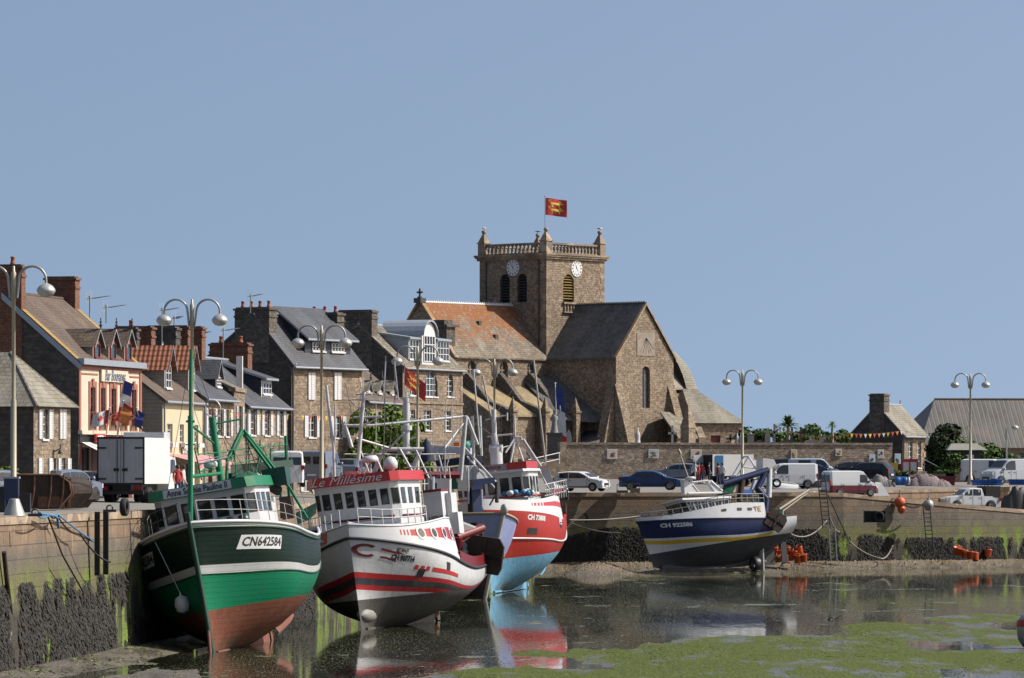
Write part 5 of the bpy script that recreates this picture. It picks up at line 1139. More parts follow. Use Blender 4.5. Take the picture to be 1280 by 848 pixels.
# ---------------------------------------------------------------- boats
class Boat:
    def __init__(s,name,label,px,py,zk,theta,roll,L,B,D,p,cat='fishing boat',pitch=0):
        k=(py-H0)/(EY-zk); X,Y=XY(px,k); s.O=Vector((X,Y,zk)); s.L=L;s.B=B;s.D=D
        ax=Vector((math.sin(R(theta)),math.cos(R(theta)),0)); right=Vector((ax.y,-ax.x,0)); up=Vector((0,0,1))
        if pitch: ax2=ax*math.cos(R(pitch))+up*math.sin(R(pitch)); up=up*math.cos(R(pitch))-ax*math.sin(R(pitch)); ax=ax2
        c,q=math.cos(R(roll)),math.sin(R(roll)); yl=right*c+up*q; zl=up*c-right*q
        # local axes: x aft, y to the viewer's right (starboard/port as seen), z up; made right-handed by flipping y
        s.ax,s.yl,s.zl=ax,yl,zl
        M=Matrix((( -ax.x,yl.x,zl.x,0),(-ax.y,yl.y,zl.y,0),(-ax.z,yl.z,zl.z,0),(0,0,0,1)))
        s.M=M; s.root=empty(name,s.O,0,label,cat); s.root.rotation_mode='QUATERNION'; s.root.rotation_quaternion=M.to_3x3().to_quaternion()
        s.p=dict(bow=1.0,flare=1.0,rake=1.3,full=.45,tr=.82,mid=.62,keelrise=.5,vee=1.5,sheer=1.15,bilge=2.6,skeg=.4); s.p.update(p)
    # NOTE the empty's x axis points forward (towards the bow); local coordinates here are (aft,right,up) -> (-aft,right,up)
    def l(s,x,y,z): return (-x,y,z)
    def zsh(s,u):  # sheer height
        p=s.p; D=s.D; m=p['mid']; return D*(p['zmid']+(1-p['zmid'])*max(0,(m-u)/m)**p.get('spow',1.8)+p.get('zst',.05)*max(0,(u-m)/(1-m))**2)
    def bsh(s,u):
        p=s.p; f=p['full']; u=max(0.0,min(1.0,u)); b=1-(1-min(1,u/f))**p.get('bpow',2.3); b=max(b,0)**.85
        return s.B/2*b*(1-(1-p['tr'])*max(0,(u-.55)/.45)**2)
    def zkeel(s,u):
        p=s.p; return p['keelrise']*s.D*max(0,(u-.45)/.55)**2 + p.get('forefoot',0)*max(0,1-u*7)**2
    def P(s,u,t,off=0,side=1):
        p=s.p; u=max(0.0,min(1.0,u)); t=max(0.0,min(1.0,t)); z0=s.zkeel(u); z1=s.zsh(u); b=s.bsh(u)
        k=min(1,u/.36); k=k*k*(3-2*k); n=1.15+(p['bilge']-1.15)*k; m=p['vee']+(.95-p['vee'])*k
        g=(1-(1-t)**n)**m; y=b*g
        # flare near the sheer at the bow
        x=s.L*u-p['rake']*(t**1.2)*(1-u)**4 + p.get('trake',0)*(1-t)*-max(0,(u-.8)/.2)
        z=z0+(z1-z0)*t**(1.0)
        if off:
            e=.01; a=Vector(s.P(u+e if u<.99 else u-e,t,0,side)); c=Vector(s.P(u,min(1,t+e) if t<.99 else t-e,0,side)); q=Vector((x,y*side,z)); q0=Vector(s.l(*q))
            d1=(a-q0)*(1 if u<.99 else -1); d2=(c-q0)*(1 if t<.99 else -1); n_=d1.cross(d2)*(-side)
            n_=Vector((n_.x,n_.y,n_.z)); 
            if n_.length>1e-9: n_.normalize()
            if n_.y*side<0: n_=-n_
            r=q0+n_*off; return (r.x,r.y,r.z)
        return s.l(x,y*side,z)
    def pb(s,px,py,x):   # local point at aft distance x seen at pixel (px,py)
        a=(px-640)/F; c=-(py-H0)/F; o=s.O+s.ax*x-Vector((0,0,EY))
        # (o+y*yl+z*zl).x=a*Y ; .z=c*Y
        A=[[s.yl.x-a*s.yl.y, s.zl.x-a*s.zl.y],[s.yl.z-c*s.yl.y, s.zl.z-c*s.zl.y]]; b_=[a*o.y-o.x, c*o.y-o.z]
        det=A[0][0]*A[1][1]-A[0][1]*A[1][0]; y=(b_[0]*A[1][1]-A[0][1]*b_[1])/det; z=(A[0][0]*b_[1]-A[1][0]*b_[0])/det
        return s.l(x,y,z)
    def ps(s,px,py,y):   # local point at lateral distance y seen at a pixel
        a=(px-640)/F; c=-(py-H0)/F; o=s.O+s.yl*y-Vector((0,0,EY)); A=[[s.ax.x-a*s.ax.y,s.zl.x-a*s.zl.y],[s.ax.z-c*s.ax.y,s.zl.z-c*s.zl.y]]; b_=[a*o.y-o.x,c*o.y-o.z]
        det=A[0][0]*A[1][1]-A[0][1]*A[1][0]; x=(b_[0]*A[1][1]-A[0][1]*b_[1])/det; z=(A[0][0]*b_[1]-A[1][0]*b_[0])/det
        return s.l(x,y,z)
    def ub(s,px,py):     # hull parameters (u,t) on the right side seen at a pixel: simple search
        best=None
        for i in range(1,80):
            for j in range(1,40):
                u,t=i/80,j/40; q=s.w(s.P(u,t)); d=(640+F*q.x/q.y-px)**2+(H0-F*(q.z-EY)/q.y-py)**2
                if best is None or d<best[0]: best=(d,u,t)
        return best[1],best[2]
    def w(s,q): return s.O+s.M.to_3x3()@Vector(q)
    def hull(s,mat,cap=None):
        g=MB(); nu,nv=56,28
        def row(side): g.grid(nu,nv,lambda u,t:s.P(u*u*.35+u*.65,t,0,side),0,True)
        # non-linear station spacing keeps the bow smooth, uv must carry the true (u,t)
        for side in (1,-1):
            vs=[];uvs=[];us=[ (i/nu)**1.35 for i in range(nu+1)]
            for u in us:
                for j in range(nv+1): vs.append(s.P(u,j/nv,0,side))
            fs=[]
            for i in range(nu):
                for j in range(nv):
                    a=i*(nv+1)+j; q=[a,a+nv+1,a+nv+2,a+1]; uq=[(us[i],j/nv),(us[i+1],j/nv),(us[i+1],(j+1)/nv),(us[i],(j+1)/nv)]
                    if side>0: q=q[::-1];uq=uq[::-1]
                    fs.append(q); uvs.append(uq)
            g.add(vs,fs,0,uvs,True)
        # transom
        nt_=12
        for j in range(nt_):
            a,b_=j/nt_,(j+1)/nt_; g.add([s.P(1,a,0,-1),s.P(1,b_,0,-1),s.P(1,b_),s.P(1,a)],[[0,1,2,3]],0,[[(1,a),(1,b_),(1,b_),(1,a)]])
        s.hullo=g.build('hull',mat,s.root)
        # deck, a little below the sheer
        g=MB(); n=30; dd=s.p.get('deck',.9)
        pts=[(s.P(i/n,dd,0,-1),s.P(i/n,dd)) for i in range(n+1)]
        for (a,b_),(c,d) in zip(pts,pts[1:]): g.add([a,b_,d,c],[[0,1,2,3]])
        g.build('deck',MAT['deck'],s.root)
        # keel, skeg
        g=MB(); kz=s.p['skeg']
        prof=[(s.L*.06,0),(s.L*.95,0)]
        w_=.12
        pp=[(-s.L*.05,.0)]+[(-s.L*(.5+.45*i/8),s.zkeel(.5+.45*i/8)+.12) for i in range(9)]
        g.prism([(-s.L*.05,.02),(-s.L*.9,-.02),(-s.L*.9,s.zkeel(.9)+.2)]+[(-s.L*(.9-.85*i/8),s.zkeel(.9-.85*i/8)+.12) for i in range(9)],'y',-w_,w_)
        g.build('keel',s.keelmat,s.root)
        g=MB(); x=-s.L*.955; g.box((x-.45,-.05,.1),(x,.05,s.D*.45)); g.build('rudder',s.keelmat,s.root)
        g=MB(); 
        for k in range(4):
            a=k*math.pi/2+.4; c,q=math.cos(a),math.sin(a); x=-s.L*.925; zc=s.D*.16
            g.add([(x,0,zc),(x-.08,c*.35-q*.16,zc+q*.35+c*.16),(x,c*.5,zc+q*.5),(x+.08,c*.35+q*.16,zc+q*.35-c*.16)],[[0,1,2,3]])
        g.lathe([(.01,0),(.1,.05),(.1,.25),(.02,.35)],(-s.L*.94,0,s.D*.16),n=8,axis='x'); g.build('propeller',MAT['bronze'],s.root)
    def rail(s,t,r,mat,name='rub_rail',u0=0,u1=1,off=.03,sides=(1,-1)):
        for sd in sides:
            g=MB(); n=36; tf=t if callable(t) else (lambda u:t)
            g.tube([s.P(u0+(u1-u0)*(i/n)**1.2,tf(u0+(u1-u0)*(i/n)**1.2),off,sd) for i in range(n+1)],r,0,6); g.build(name,mat,s.root)
    def bulwark(s,hf,mat,u0=0,u1=.5,name='bulwark',lean=0,thick=.1,n=24,sides=(1,-1)):
        for sd in sides:
            g=MB()
            def top(u): 
                q=Vector(s.P(u,1,0,sd)); h=hf(u); return Vector((q.x,q.y-sd*lean*h*min(1,u*8),q.z+h))
            us=[u0+(u1-u0)*(i/n)**1.3 for i in range(n+1)]
            vs=[];uvs=[];fs=[]
            M_=6
            for u in us:
                a=Vector(s.P(u,1,.0,sd)); b_=top(u)
                for j in range(M_+1): vs.append(a.lerp(b_,j/M_)+Vector((0,sd*.004,0)))
            for i in range(n):
                for j in range(M_):
                    a=i*(M_+1)+j; q=[a,a+M_+1,a+M_+2,a+1]; uq=[(us[i],j/M_),(us[i+1],j/M_),(us[i+1],(j+1)/M_),(us[i],(j+1)/M_)]
                    if sd>0: q=q[::-1];uq=uq[::-1]
                    fs.append(q);uvs.append(uq)
            g.add(vs,fs,0,uvs,True); o=g.build(name,mat,s.root)
        return o
    def tubes(s,name,mat,lst,n=6,parent=None):
        g=MB()
        for it in lst:
            r=it[-1]; g.tube([q if len(q)==3 and not isinstance(q,tuple) else s.pb(*q) for q in it[:-1]],r,0,n)
        return g.build(name,mat,parent or s.root)
    def lbox(s,g,x0,x1,y0,y1,z0,z1,mi=0): g.box((-x0,y0,z0),(-x1,y1,z1),mi)
def hullmat(name,bands,bottom,wl,wlslope=0,rough=.35,wear=.35,planked=False,extra=None,weed=None,aft=None,spec=.35):
    # bands: [(t_upper, colour)...] by strake height; bottom colour below the waterline height
    m,nt,b=newmat(name); uv=nt.nodes.new('ShaderNodeTexCoord'); s=nt.nodes.new('ShaderNodeSeparateXYZ'); nt.links.new(uv.outputs['UV'],s.inputs[0]); o=nt.nodes.new('ShaderNodeSeparateXYZ'); nt.links.new(uv.outputs['Object'],o.inputs[0])
    t=s.outputs[1]; v=coord(nt); n1=noise(nt,v,.8,5,.7); n2=noise(nt,v,7,4,.75); st=noise(nt,coord(nt,'Object',(2.6,2.6,.25)),1.6,5,.75)
    col=None
    for th,c in bands[::-1]:
        cc=(*c,1)
        if col is None: rgb=nt.nodes.new('ShaderNodeRGB'); rgb.outputs[0].default_value=cc; col=rgb.outputs[0]
        else: col=mixc(nt,mrange(nt,t,th+.002,th-.002),col,c)
    ru=noise(nt,coord(nt,'Object',(4.5,4.5,.16)),2.0,4,.8); pa=noise(nt,v,.45,3,.6); col=mixc(nt,math_(nt,'MULTIPLY',math_(nt,'MULTIPLY',mrange(nt,ru,.60,.68),mrange(nt,pa,.42,.6)),min(1,wear*1.6)),col,(.22,.085,.03))
    sc_=noise(nt,coord(nt,'Object',(.5,.5,5)),2.2,5,.8); col=mixc(nt,math_(nt,'MULTIPLY',mrange(nt,sc_,.62,.70),wear*.8),col,(.07,.065,.06))
    seam=math_(nt,'MAXIMUM',mrange(nt,math_(nt,'FRACT',math_(nt,'MULTIPLY',s.outputs[0],11.0)),.985,.992),mrange(nt,math_(nt,'FRACT',math_(nt,'MULTIPLY',t,4.0)),.985,.992)); col=mixc(nt,math_(nt,'MULTIPLY',seam,.28),col,(.05,.05,.05))
    if aft: col=mixc(nt,mrange(nt,s.outputs[0],aft[0]-.001,aft[0]+.001),col,aft[1])
    dirt=math_(nt,'MULTIPLY',mrange(nt,st,.52,.72),mrange(nt,t,.95,.35,.25,1)); col=mixc(nt,math_(nt,'MULTIPLY',dirt,wear),col,(.20,.15,.10))
    col=mixc(nt,mrange(nt,n1,.35,.7,0,.16),col,(.05,.05,.05))
    zz=math_(nt,'SUBTRACT',o.outputs[2],math_(nt,'MULTIPLY',o.outputs[0],-wlslope)); 
    bc=mixc(nt,mrange(nt,n2,.3,.7),tuple(x*.75 for x in bottom),tuple(min(1,x*1.15) for x in bottom)); bc=mixc(nt,mrange(nt,st,.48,.68,0,.6),bc,tuple(x*.5 for x in bottom)); bc=mixc(nt,mrange(nt,n1,.5,.68,0,.45),bc,tuple(min(1,x*1.35+.03) for x in bottom))
    if weed: bc=mixc(nt,math_(nt,'MULTIPLY',mrange(nt,zz,wl*.55,wl*.1),mrange(nt,n1,.4,.6)),bc,weed)
    e=mrange(nt,zz,wl+.012,wl-.012); col=mixc(nt,e,col,bc)
    nt.links.new(col,b.inputs['Base Color']); nt.links.new(mrange(nt,e,0,1,rough,.7),b.inputs['Roughness'])
    h=math_(nt,'ADD',math_(nt,'MULTIPLY',n2,.3),n1)
    if planked: 
        fr=math_(nt,'FRACT',math_(nt,'MULTIPLY',t,26.0)); h=math_(nt,'ADD',math_(nt,'MULTIPLY',h,.6),math_(nt,'MULTIPLY',mrange(nt,fr,.86,.96),-.22))
    bump(nt,b,h,.02); b.inputs['Specular IOR Level'].default_value=spec; return m
GRN=(.0,.17,.07); DGRN=(.003,.038,.020); WH=(.62,.63,.64)
MAT['deck']=paint('deck_grey',(.16,.16,.15),.8,0,.2,2); MAT['bronze']=paint('bronze',(.35,.16,.07),.5,.4)
MAT['green']=paint('green_paint',(.004,.20,.085),.4,0,.2,2,streak=.25,dirt=(.02,.05,.03)); MAT['dgreen']=paint('dark_green_paint',(.004,.055,.032),.4,0,.2,2)
MAT['boatwhite']=paint('boat_white',(.66,.67,.68),.35,0,.08,1.5,streak=.22,dirt=(.35,.27,.18)); MAT['boatred']=paint('boat_red',(.50,.025,.025),.35,0,.12,2)
MAT['dred']=paint('dark_red_paint',(.16,.008,.012),.4,0,.2,2); MAT['navy']=paint('navy_paint',(.010,.020,.075),.35,0,.2,2); MAT['rust']=paint('rusty_steel',(.042,.023,.015),.8,.1,.7,1.6,streak=.6,dirt=(.018,.012,.01),bmp=.02)
MAT['steelw']=paint('steel_white',(.60,.61,.62),.4,0,.12,2,streak=.3,dirt=(.28,.2,.13)); MAT['screen']=glassm('wheelhouse_glass',(.015,.018,.02)); MAT['rope']=paint('rope',(.28,.25,.20),.9); MAT['orange']=paint('orange_plastic',(.62,.10,.02),.5,0,.2,5)
MAT['tarp']=paint('navy_tarp',(.010,.016,.05),.8); MAT['net']=paint('green_net',(.0,.09,.05),.9,0,.6,8); MAT['wire']=paint('wire_rope',(.10,.10,.10),.6)
MAT['black_rubber']=paint('black_rubber',(.012,.012,.012),.8)

def hull_text(b,txt,u0,t0,size,mat,side=1,shear=0,sx=1,bold=.01,name='registration',plate=None,off=.02,parent=None):
    # letters laid on the planking: x runs aft along the hull (viewer's right), y up
    uL=1/b.L; 
    def fn(x,y,o=off):
        u=u0+x*uL; dz=b.zsh(u)-b.zkeel(u); return b.P(u,t0+(y)/dz-(b.zsh(u)-b.zsh(u0))*0/dz,o,side)
    if plate:
        g=MB(); W,Hh=plate; g.grid(8,2,lambda a,c:fn((a-.5)*W+ (c-.5)*shear*Hh,(c-.5)*Hh,off*.5),0); p=g.build('name_plate',MAT['boatwhite'],b.root)
    g=MB(); put_text(g,txt,size,fn,0,shear=shear,sx=sx,bold=bold); return g.build(name,mat,b.root)
def wheelhouse(b,x0,x1,w0,w1,z0,z1,tilt,mat,nf,ns,wz,name='wheelhouse',roofmat=None,fascia=.35,roofo=.35,bandmat=None,fz=None,rad=.35,gap=.2,yo=0):
    # front at x0 (nearest the bow), rear at x1; half widths w0 (front) w1 (rear); front leans forward by tilt at the top
    g=MB(); zt=z1
    ft=lambda z:x0-tilt*(z-z0)/(z1-z0)
    ring=lambda z:[(-(ft(z)+rad),w0+yo,z),(-ft(z),w0-rad+yo,z),(-ft(z),-(w0-rad)+yo,z),(-(ft(z)+rad),-w0+yo,z),(-x1,-w1+yo,z),(-x1,w1+yo,z)]
    a,c=ring(z0),ring(zt); n=6
    g.add(a+c,[[i,n+i,n+(i+1)%n,(i+1)%n] for i in range(n)]+[[6,7,8,9,10,11][::-1]]); o=g.build(name,mat,b.root)
    # windows: dark panes 1 cm proud with frames
    def win(p,q,k,m,nm):  # between ring corners p->q, n windows k.., 
        for i in range(k):
            w=MB(); 
            def pt(s,z,d):
                r=ring(z); A,B_=Vector(r[p]),Vector(r[q]); r2=ring(z+.1); up=Vector(r2[p])-A; dd=(B_-A).normalized(); nn=dd.cross(up).normalized(); c_=Vector((-(x0+x1)/2,yo,z))
                if nn.dot(A-c_)<0: nn=-nn
                return A.lerp(B_,s)+nn*d
            s0,s1=(i+m)/k,(i+1-m)/k; zA,zB=wz
            w.face([pt(s0,zA,.012),pt(s1,zA,.012),pt(s1,zB,.012),pt(s0,zB,.012)],0)
            e=.05/(Vector(ring(zA)[p])-Vector(ring(zA)[q])).length
            for (sa,sb,za,zb_) in ((s0-e,s0,zA-.04,zB+.04),(s1,s1+e,zA-.04,zB+.04),(s0,s1,zA-.04,zA),(s0,s1,zB,zB+.04)):
                w.face([pt(sa,za,.02),pt(sb,za,.02),pt(sb,zb_,.02),pt(sa,zb_,.02)],1)
            w.build('window',[MAT['screen'],MAT['black_rubber']],o)
    win(2,1,nf,gap,'f'); win(1,0,1,.18,'c'); win(3,2,1,.18,'c'); win(0,5,ns,gap,'s'); win(4,3,ns,gap,'s')
    # roof slab with fascia
    g=MB(); ro=roofo; r=ring(zt); big=[]
    for (x,y,z) in r: big.append((x+(ro if x>-(x0+x1)/2 else -ro*.6),y+math.copysign(ro*.6,y-yo),z))
    bt=[(x*1.0+0,y*.97,z+fascia) for x,y,z in big]
    g.add(big+bt,[[i,n+i,n+(i+1)%n,(i+1)%n] for i in range(n)]+[list(range(6)),[11,10,9,8,7,6]])
    ro_=g.build('wheelhouse_roof',roofmat or mat,b.root)
    b.fas=lambda x,y,off=.02:(-(ft(zt))+ro+off,x+yo,zt+fascia/2+y)
    return o,ro_
def guard(b,pts,h,mat,name='guard_rail',nr=2,r=.025,step=1):
    g=MB(); P=[Vector(p) for p in pts]; U=Vector((0,0,1))
    for k in range(1,nr+1): g.tube([p+U*h*k/nr for p in P],r,0,5)
    for p in P[::step]: g.tube([p,p+U*h],r*1.1,0,5)
    return g.build(name,mat,b.root)
def trawl_door(b,c,w,h,ry,mat='rust'):
    g=MB(); M_=Matrix.Translation(Vector(c))@ry
    o=[(-w*.5,-h*.5),(w*.42,-h*.5),(w*.5,-h*.3),(w*.5,h*.3),(w*.36,h*.5),(-w*.36,h*.5),(-w*.5,h*.34)]
    g.prism(o,'y',-.07,.07,T=M_); g.box((-w*.5,-.12,-.06),(w*.5,.12,.06),T=M_); g.box((-.05,-.14,-h*.45),(.05,.14,h*.45),T=M_)
    g.tube([M_@Vector((-.3,-.1,0)),M_@Vector((0,-.5,.1)),M_@Vector((.3,-.1,.05))],.03); return g.build('trawl_door',MAT[mat],b.root)

# ---- 1. green trawler, bow towards us against the left wall
MAT['antif']=paint('red_antifouling',(.19,.065,.04),.8)
b=Boat('fishing_trawler','green and red-brown wooden trawler leaning against the left quay wall, bow towards us',266,819,-5.75,7,9.5,14,6.7,5.45,
  dict(zmid=.78,mid=.7,full=.42,rake=.35,tr=.80,keelrise=.30,vee=1.35,bilge=3.3,spow=1.5,zst=.06,bpow=2.5))
b.keelmat=MAT['antif']
hm=hullmat('green_hull_paint',[(.60,(.0,.185,.085)),(.665,(.50,.51,.50)),(.955,(.001,.016,.010)),(2,(.62,.63,.62))],(.19,.070,.042),1.78,.0,.42,.06,planked=True,weed=(.05,.045,.03),spec=.16)
b.hull(hm); GB=b
b.rail(.985,.07,MAT['boatwhite'],'cap_rail'); b.rail(.945,.05,MAT['dgreen']); b.rail(lambda u:.60,.035,MAT['dgreen'],off=.01)
g=MB(); g.tube([b.P(0,t/12) for t in range(13)],.11,0,6); g.tube([b.P(0,1),(b.P(0,1)[0]+.05,0,b.P(0,1)[2]+.35)],.12,0,6); g.build('stem_post',MAT['dgreen'],b.root)
g=MB(); q=b.P(0,.2); g.tube([q,(q[0]+.42,0,.05)],.07); g.tube([(q[0]+.42,0,.0),(b.P(0,0)[0]-.35,0,-.02)],.06); g.tube([(q[0]+.22,0,.6),(b.P(0,.08)[0],0,.6)],.05); g.build('forefoot_brace',MAT['antif'],b.root)
u,t=b.ub(332,676); hull_text(b,'CN642584',u,t,.50,MAT['black'],shear=.25,sx=.80,plate=(1.95,.56))

def left_fn(x,y,o=.03):
    uu=.20-x/b.L; return b.P(uu,t+y/(b.zsh(uu)-b.zkeel(uu)),o,-1)
g=MB(); g.grid(8,2,lambda a_,c_:left_fn((a_-.5)*1.9+(c_-.5)*.2,(c_-.5)*.56,.015),0); g.build('name_plate',MAT['boatwhite'],b.root)
g=MB(); put_text(g,'CN642584',.50,left_fn,0,shear=.25,sx=.80,bold=.01); g.build('registration',MAT['black'],b.root)

for sd in (1,-1):
    g=MB(); g.add([b.P(.52,.14,.0,sd),b.P(.80,.16,.0,sd),b.P(.80,.16,.28,sd),b.P(.76,.14,.34,sd),b.P(.56,.12,.34,sd),b.P(.52,.14,.28,sd)],[[0,1,2,3,4,5]]); g.build('bilge_keel',MAT['antif'],b.root)
g=MB(); q=Vector(b.P(.10,.44,.25,-1)); g.lathe([(.02,-.35),(.25,-.28),(.32,0),(.25,.28),(.05,.38),(.04,.5)],q,0,12); g.tube([q+Vector((0,0,.45)),b.P(.10,.98,.05,-1)],.02); g.build('side_fender',MAT['boatwhite'],b.root)
g=MB(); q=b.P(.085,.52,.05,-1)
# scupper blocks at the sheer (green dashes on the white strake)
for k in range(9):
    u=.56+k*.028; g.add([b.P(u,.965,.012),b.P(u+.016,.965,.012),b.P(u+.014,.992,.012),b.P(u-.002,.992,.012)],[[0,1,2,3]])
g.build('sheer_marks',MAT['green'],b.root)
# foredeck rails
n=11; dk=[b.P(.01+.40*(i/n),1,0,1) for i in range(n+1)]
guard(b,[b.P(.012+.5*(i/n),1,0,1) for i in range(n+1)],.8,MAT['galv'],nr=2,r=.016,step=2); guard(b,[b.P(.012+.5*(i/n),1,0,-1) for i in range(n+1)],.8,MAT['iron'],nr=2,r=.018,step=2)
D=b.D
wz0=D*.80; wx=3.8
tl=b.pb(216,640,wx); tr=b.pb(345,640,wx)
W0=2.1
wh,ro=wheelhouse(b,3.7,7.2,W0,W0,wz0,wz0+2.15,.35,MAT['boatwhite'],5,3,(wz0+1.15,wz0+1.85),roofmat=MAT['green'],fascia=.42,roofo=.3)
g=MB(); z=wz0+2.15; fn=b.fas; g.add([fn(-1.55,-.17,.015),fn(1.3,-.17,.015),fn(1.3,.19,.015),fn(-1.55,.19,.015)],[[0,1,2,3]],0); put_text(g,'Anne Sophie Pauline II',.36,lambda x,y:fn(x-.12,y,.03),1,sx=.78,bold=.008); g.build('name_board',[MAT['steelw'],paint('lettering_navy',(.02,.03,.07),.6)],b.root)
# aft shelter, gantry
g=MB(); b.lbox(g,7.2,9.4,-1.9,1.9,D*.72,wz0+1.7); g.build('aft_shelter',MAT['boatwhite'],b.root)
pb=b.pb
b.tubes('foremast',MAT['green'],[((239,437,1.0),(238,520,1.0),.07),((238,520,1.0),(238,652,1.0),.11),((233,527,1.1),(243,527,1.0),.05)],8)
b.tubes('main_mast',MAT['green'],[((265,522,5.4),(268,545,5.4),(278,612,5.4),.15)],8)
b.tubes('mast_brace',MAT['green'],[((268,555,5.4),(238,531,1.2),.045),((268,530,5.4),(302,524,5.9),.045),((278,611,5.4),(290,600,6.6),.07),((238,596,1.2),(275,592,5.3),.08),((262,545,5.4),(273,541,5.4),.05)])
b.tubes('gantry',MAT['green'],[((302,538,7.6),(284,576,6.8),.09),((304,540,7.6),(289,574,6.9),.05),((302,538,7.6),(338,586,8.5),.07),((305,538,7.6),(362,610,9.6),.07),((362,610,9.6),(384,648,10.2),.06),((284,576,6.8),(283,606,6.6),.07)])
b.tubes('rear_gallows',MAT['green'],[((357,545,10.6),(358,575,10.6),(363,640,10.6),.07),((285,563,6.6),(357,556,10.6),.03),((290,580,6.6),(357,568,10.6),.03),((248,568,3),(285,565,6.6),.025),((325,550,9),(326,585,9),.03),((248,570,3),(246,545,3),.03)])
g=MB(); A,B_=Vector(pb(290,596,7.5)),Vector(pb(366,583,9.8)); U=Vector((0,0,1)); g.add([A,B_,B_+U*.28,A+U*.5,A+Vector((-.25,0,0)),B_+Vector((-.25,0,0)),B_+Vector((-.25,0,.28)),A+Vector((-.25,0,.5))],[[0,1,2,3],[7,6,5,4],[3,2,6,7],[4,5,1,0],[1,5,6,2],[4,0,3,7]]); g.build('roof_beam',MAT['dgreen'],b.root)
g=MB(); g.box(pb(330,610,8.0),tuple(Vector(pb(330,610,8.0))+Vector((-1.1,1.0,.75)))); g.build('net_winch',MAT['dgreen'],b.root)
g=MB(); q=Vector(pb(285,610,8.5)); g.box(q,q+Vector((-1.2,1.1,.6))); g.build('deck_box',MAT['dgreen'],b.root)
g=MB(); a=[pb(368,642,10.8),pb(396,628,11.2),pb(395,642,11.2),pb(386,650,11.0),pb(372,656,10.8)]; bb_=[(p[0]-.25,p[1]-.05,p[2]) for p in a]; n=len(a); g.add(a+bb_,[list(range(n)),list(range(2*n-1,n-1,-1))]+[[i,n+i,n+(i+1)%n,(i+1)%n] for i in range(n)]); g.build('trawl_door',MAT['dgreen'],b.root)
g=MB(); q=Vector(pb(353,650,9.4)); g.box(q,q+Vector((-.6,.5,.95))); g.build('net_pile',paint('net_brown',(.08,.055,.04),.9,0,.6,8),b.root)
b.tubes('antenna_arm',MAT['steelw'],[((246,581,4.4),(285,572,4.6),.045),((246,577,4.4),(284,569,4.6),.02)])
g=MB(); g.lathe([(.01,.0),(.28,.05),(.3,.2),(.2,.34),(.01,.38)],pb(264,586,4.7),0,12); g.build('radar_dome',MAT['boatwhite'],b.root)
g=MB(); c_=Vector(pb(266,511,5.4)); g.tube([c_+Vector((0,.32*math.cos(a*math.pi/10),.36*math.sin(a*math.pi/10))) for a in range(21)],.025,0,5); g.build('loop_aerial',MAT['steelw'],b.root)
b.tubes('gallows_rails',MAT['green'],[((288,571,6.8),(357,562,10.6),.02),((310,545,8),(312,600,8),.025),((338,560,9),(340,600,9),.035),((331,592,8.6),(346,589,9),.12),((350,600,9.6),(352,648,9.8),.06),((292,556,7),(296,600,7),.03),((243,560,2),(252,600,3.2),.03),((232,556,1.4),(244,556,1.4),.03),((280,584,6.4),(246,590,3),.035),((318,600,8),(326,560,8.4),.03)])
b.tubes('net_bundle',MAT['net'],[((296,604,7.2),(312,596,7.6),(328,604,8.2),.26)],8); b.tubes('dark_net',paint('dark_net',(.02,.02,.018),.95,0,.5,8),[((318,612,7.6),(334,606,8),(348,614,8.6),.22)],8)
b.tubes('rigging',MAT['wire'],[((302,538,7.6),(268,612,5),.010),((302,538,7.6),(320,600,8),.010),((357,548,10.6),(384,640,10.6),.012),((239,445,1.0),(357,548,10.6),.010),((239,500,1.0),(268,590,4),.010),((239,440,1.0),(300,605,9),.012),((239,440,1.0),(205,640,7),.012),((239,470,1),(268,525,5.4),.012),((302,538,7.6),(345,640,9),.02),((265,522,5.4),(340,640,8),.015)],4)
g=MB(); rr=random.Random(5)
for k in range(7):
    q=Vector(b.P(.16+.05*k,1,0,-1)); g.tube([q+Vector((0,.3,.0)),q+Vector((.05,.3,.75)),q+Vector((-.2,.35,.9)),q+Vector((-.45,.35,.75)),q+Vector((-.5,.3,0))],.022,0,5); g.tube([q+Vector((.05,.3,.4)),q+Vector((-.45,.3,.45))],.02,0,4)
g.build('deck_hoops',MAT['dgreen'],b.root)
g=MB()
for k in range(5): q=Vector((-2.0-.25*k,-.2+.45*k,D*.93)); g.lathe([(.22,0),(.26,.1),(.2,.32),(.02,.36)],q,k%2,10)
g.build('fish_basket',[MAT['dgreen'],MAT['black_rubber']],b.root)

# ---- 2. white and red trawler
b=Boat('fishing_trawler','white trawler with red and black hull bands and red roof fascia, beside the green trawler',452,789,-5.72,15,6,13.2,7.0,4.3,
  dict(zmid=.56,mid=.60,full=.36,rake=.45,tr=.86,keelrise=.50,vee=1.45,bilge=3.0,spow=1.5,zst=.12,bpow=2.2,deck=.97))
b.keelmat=paint('grey_antifouling',(.075,.072,.068),.8,0,.4,2); MB_=b
RD_=(.45,.02,.025)
hm=hullmat('white_hull_paint',[(.445,WH),(.50,RD_),(.575,(.045,.045,.055)),(.635,RD_),(2,WH)],(.085,.080,.075),1.42,0,.3,.5,weed=(.05,.05,.035))
b.hull(hm)
b.rail(1.0,.075,MAT['navy_board'],off=.03)
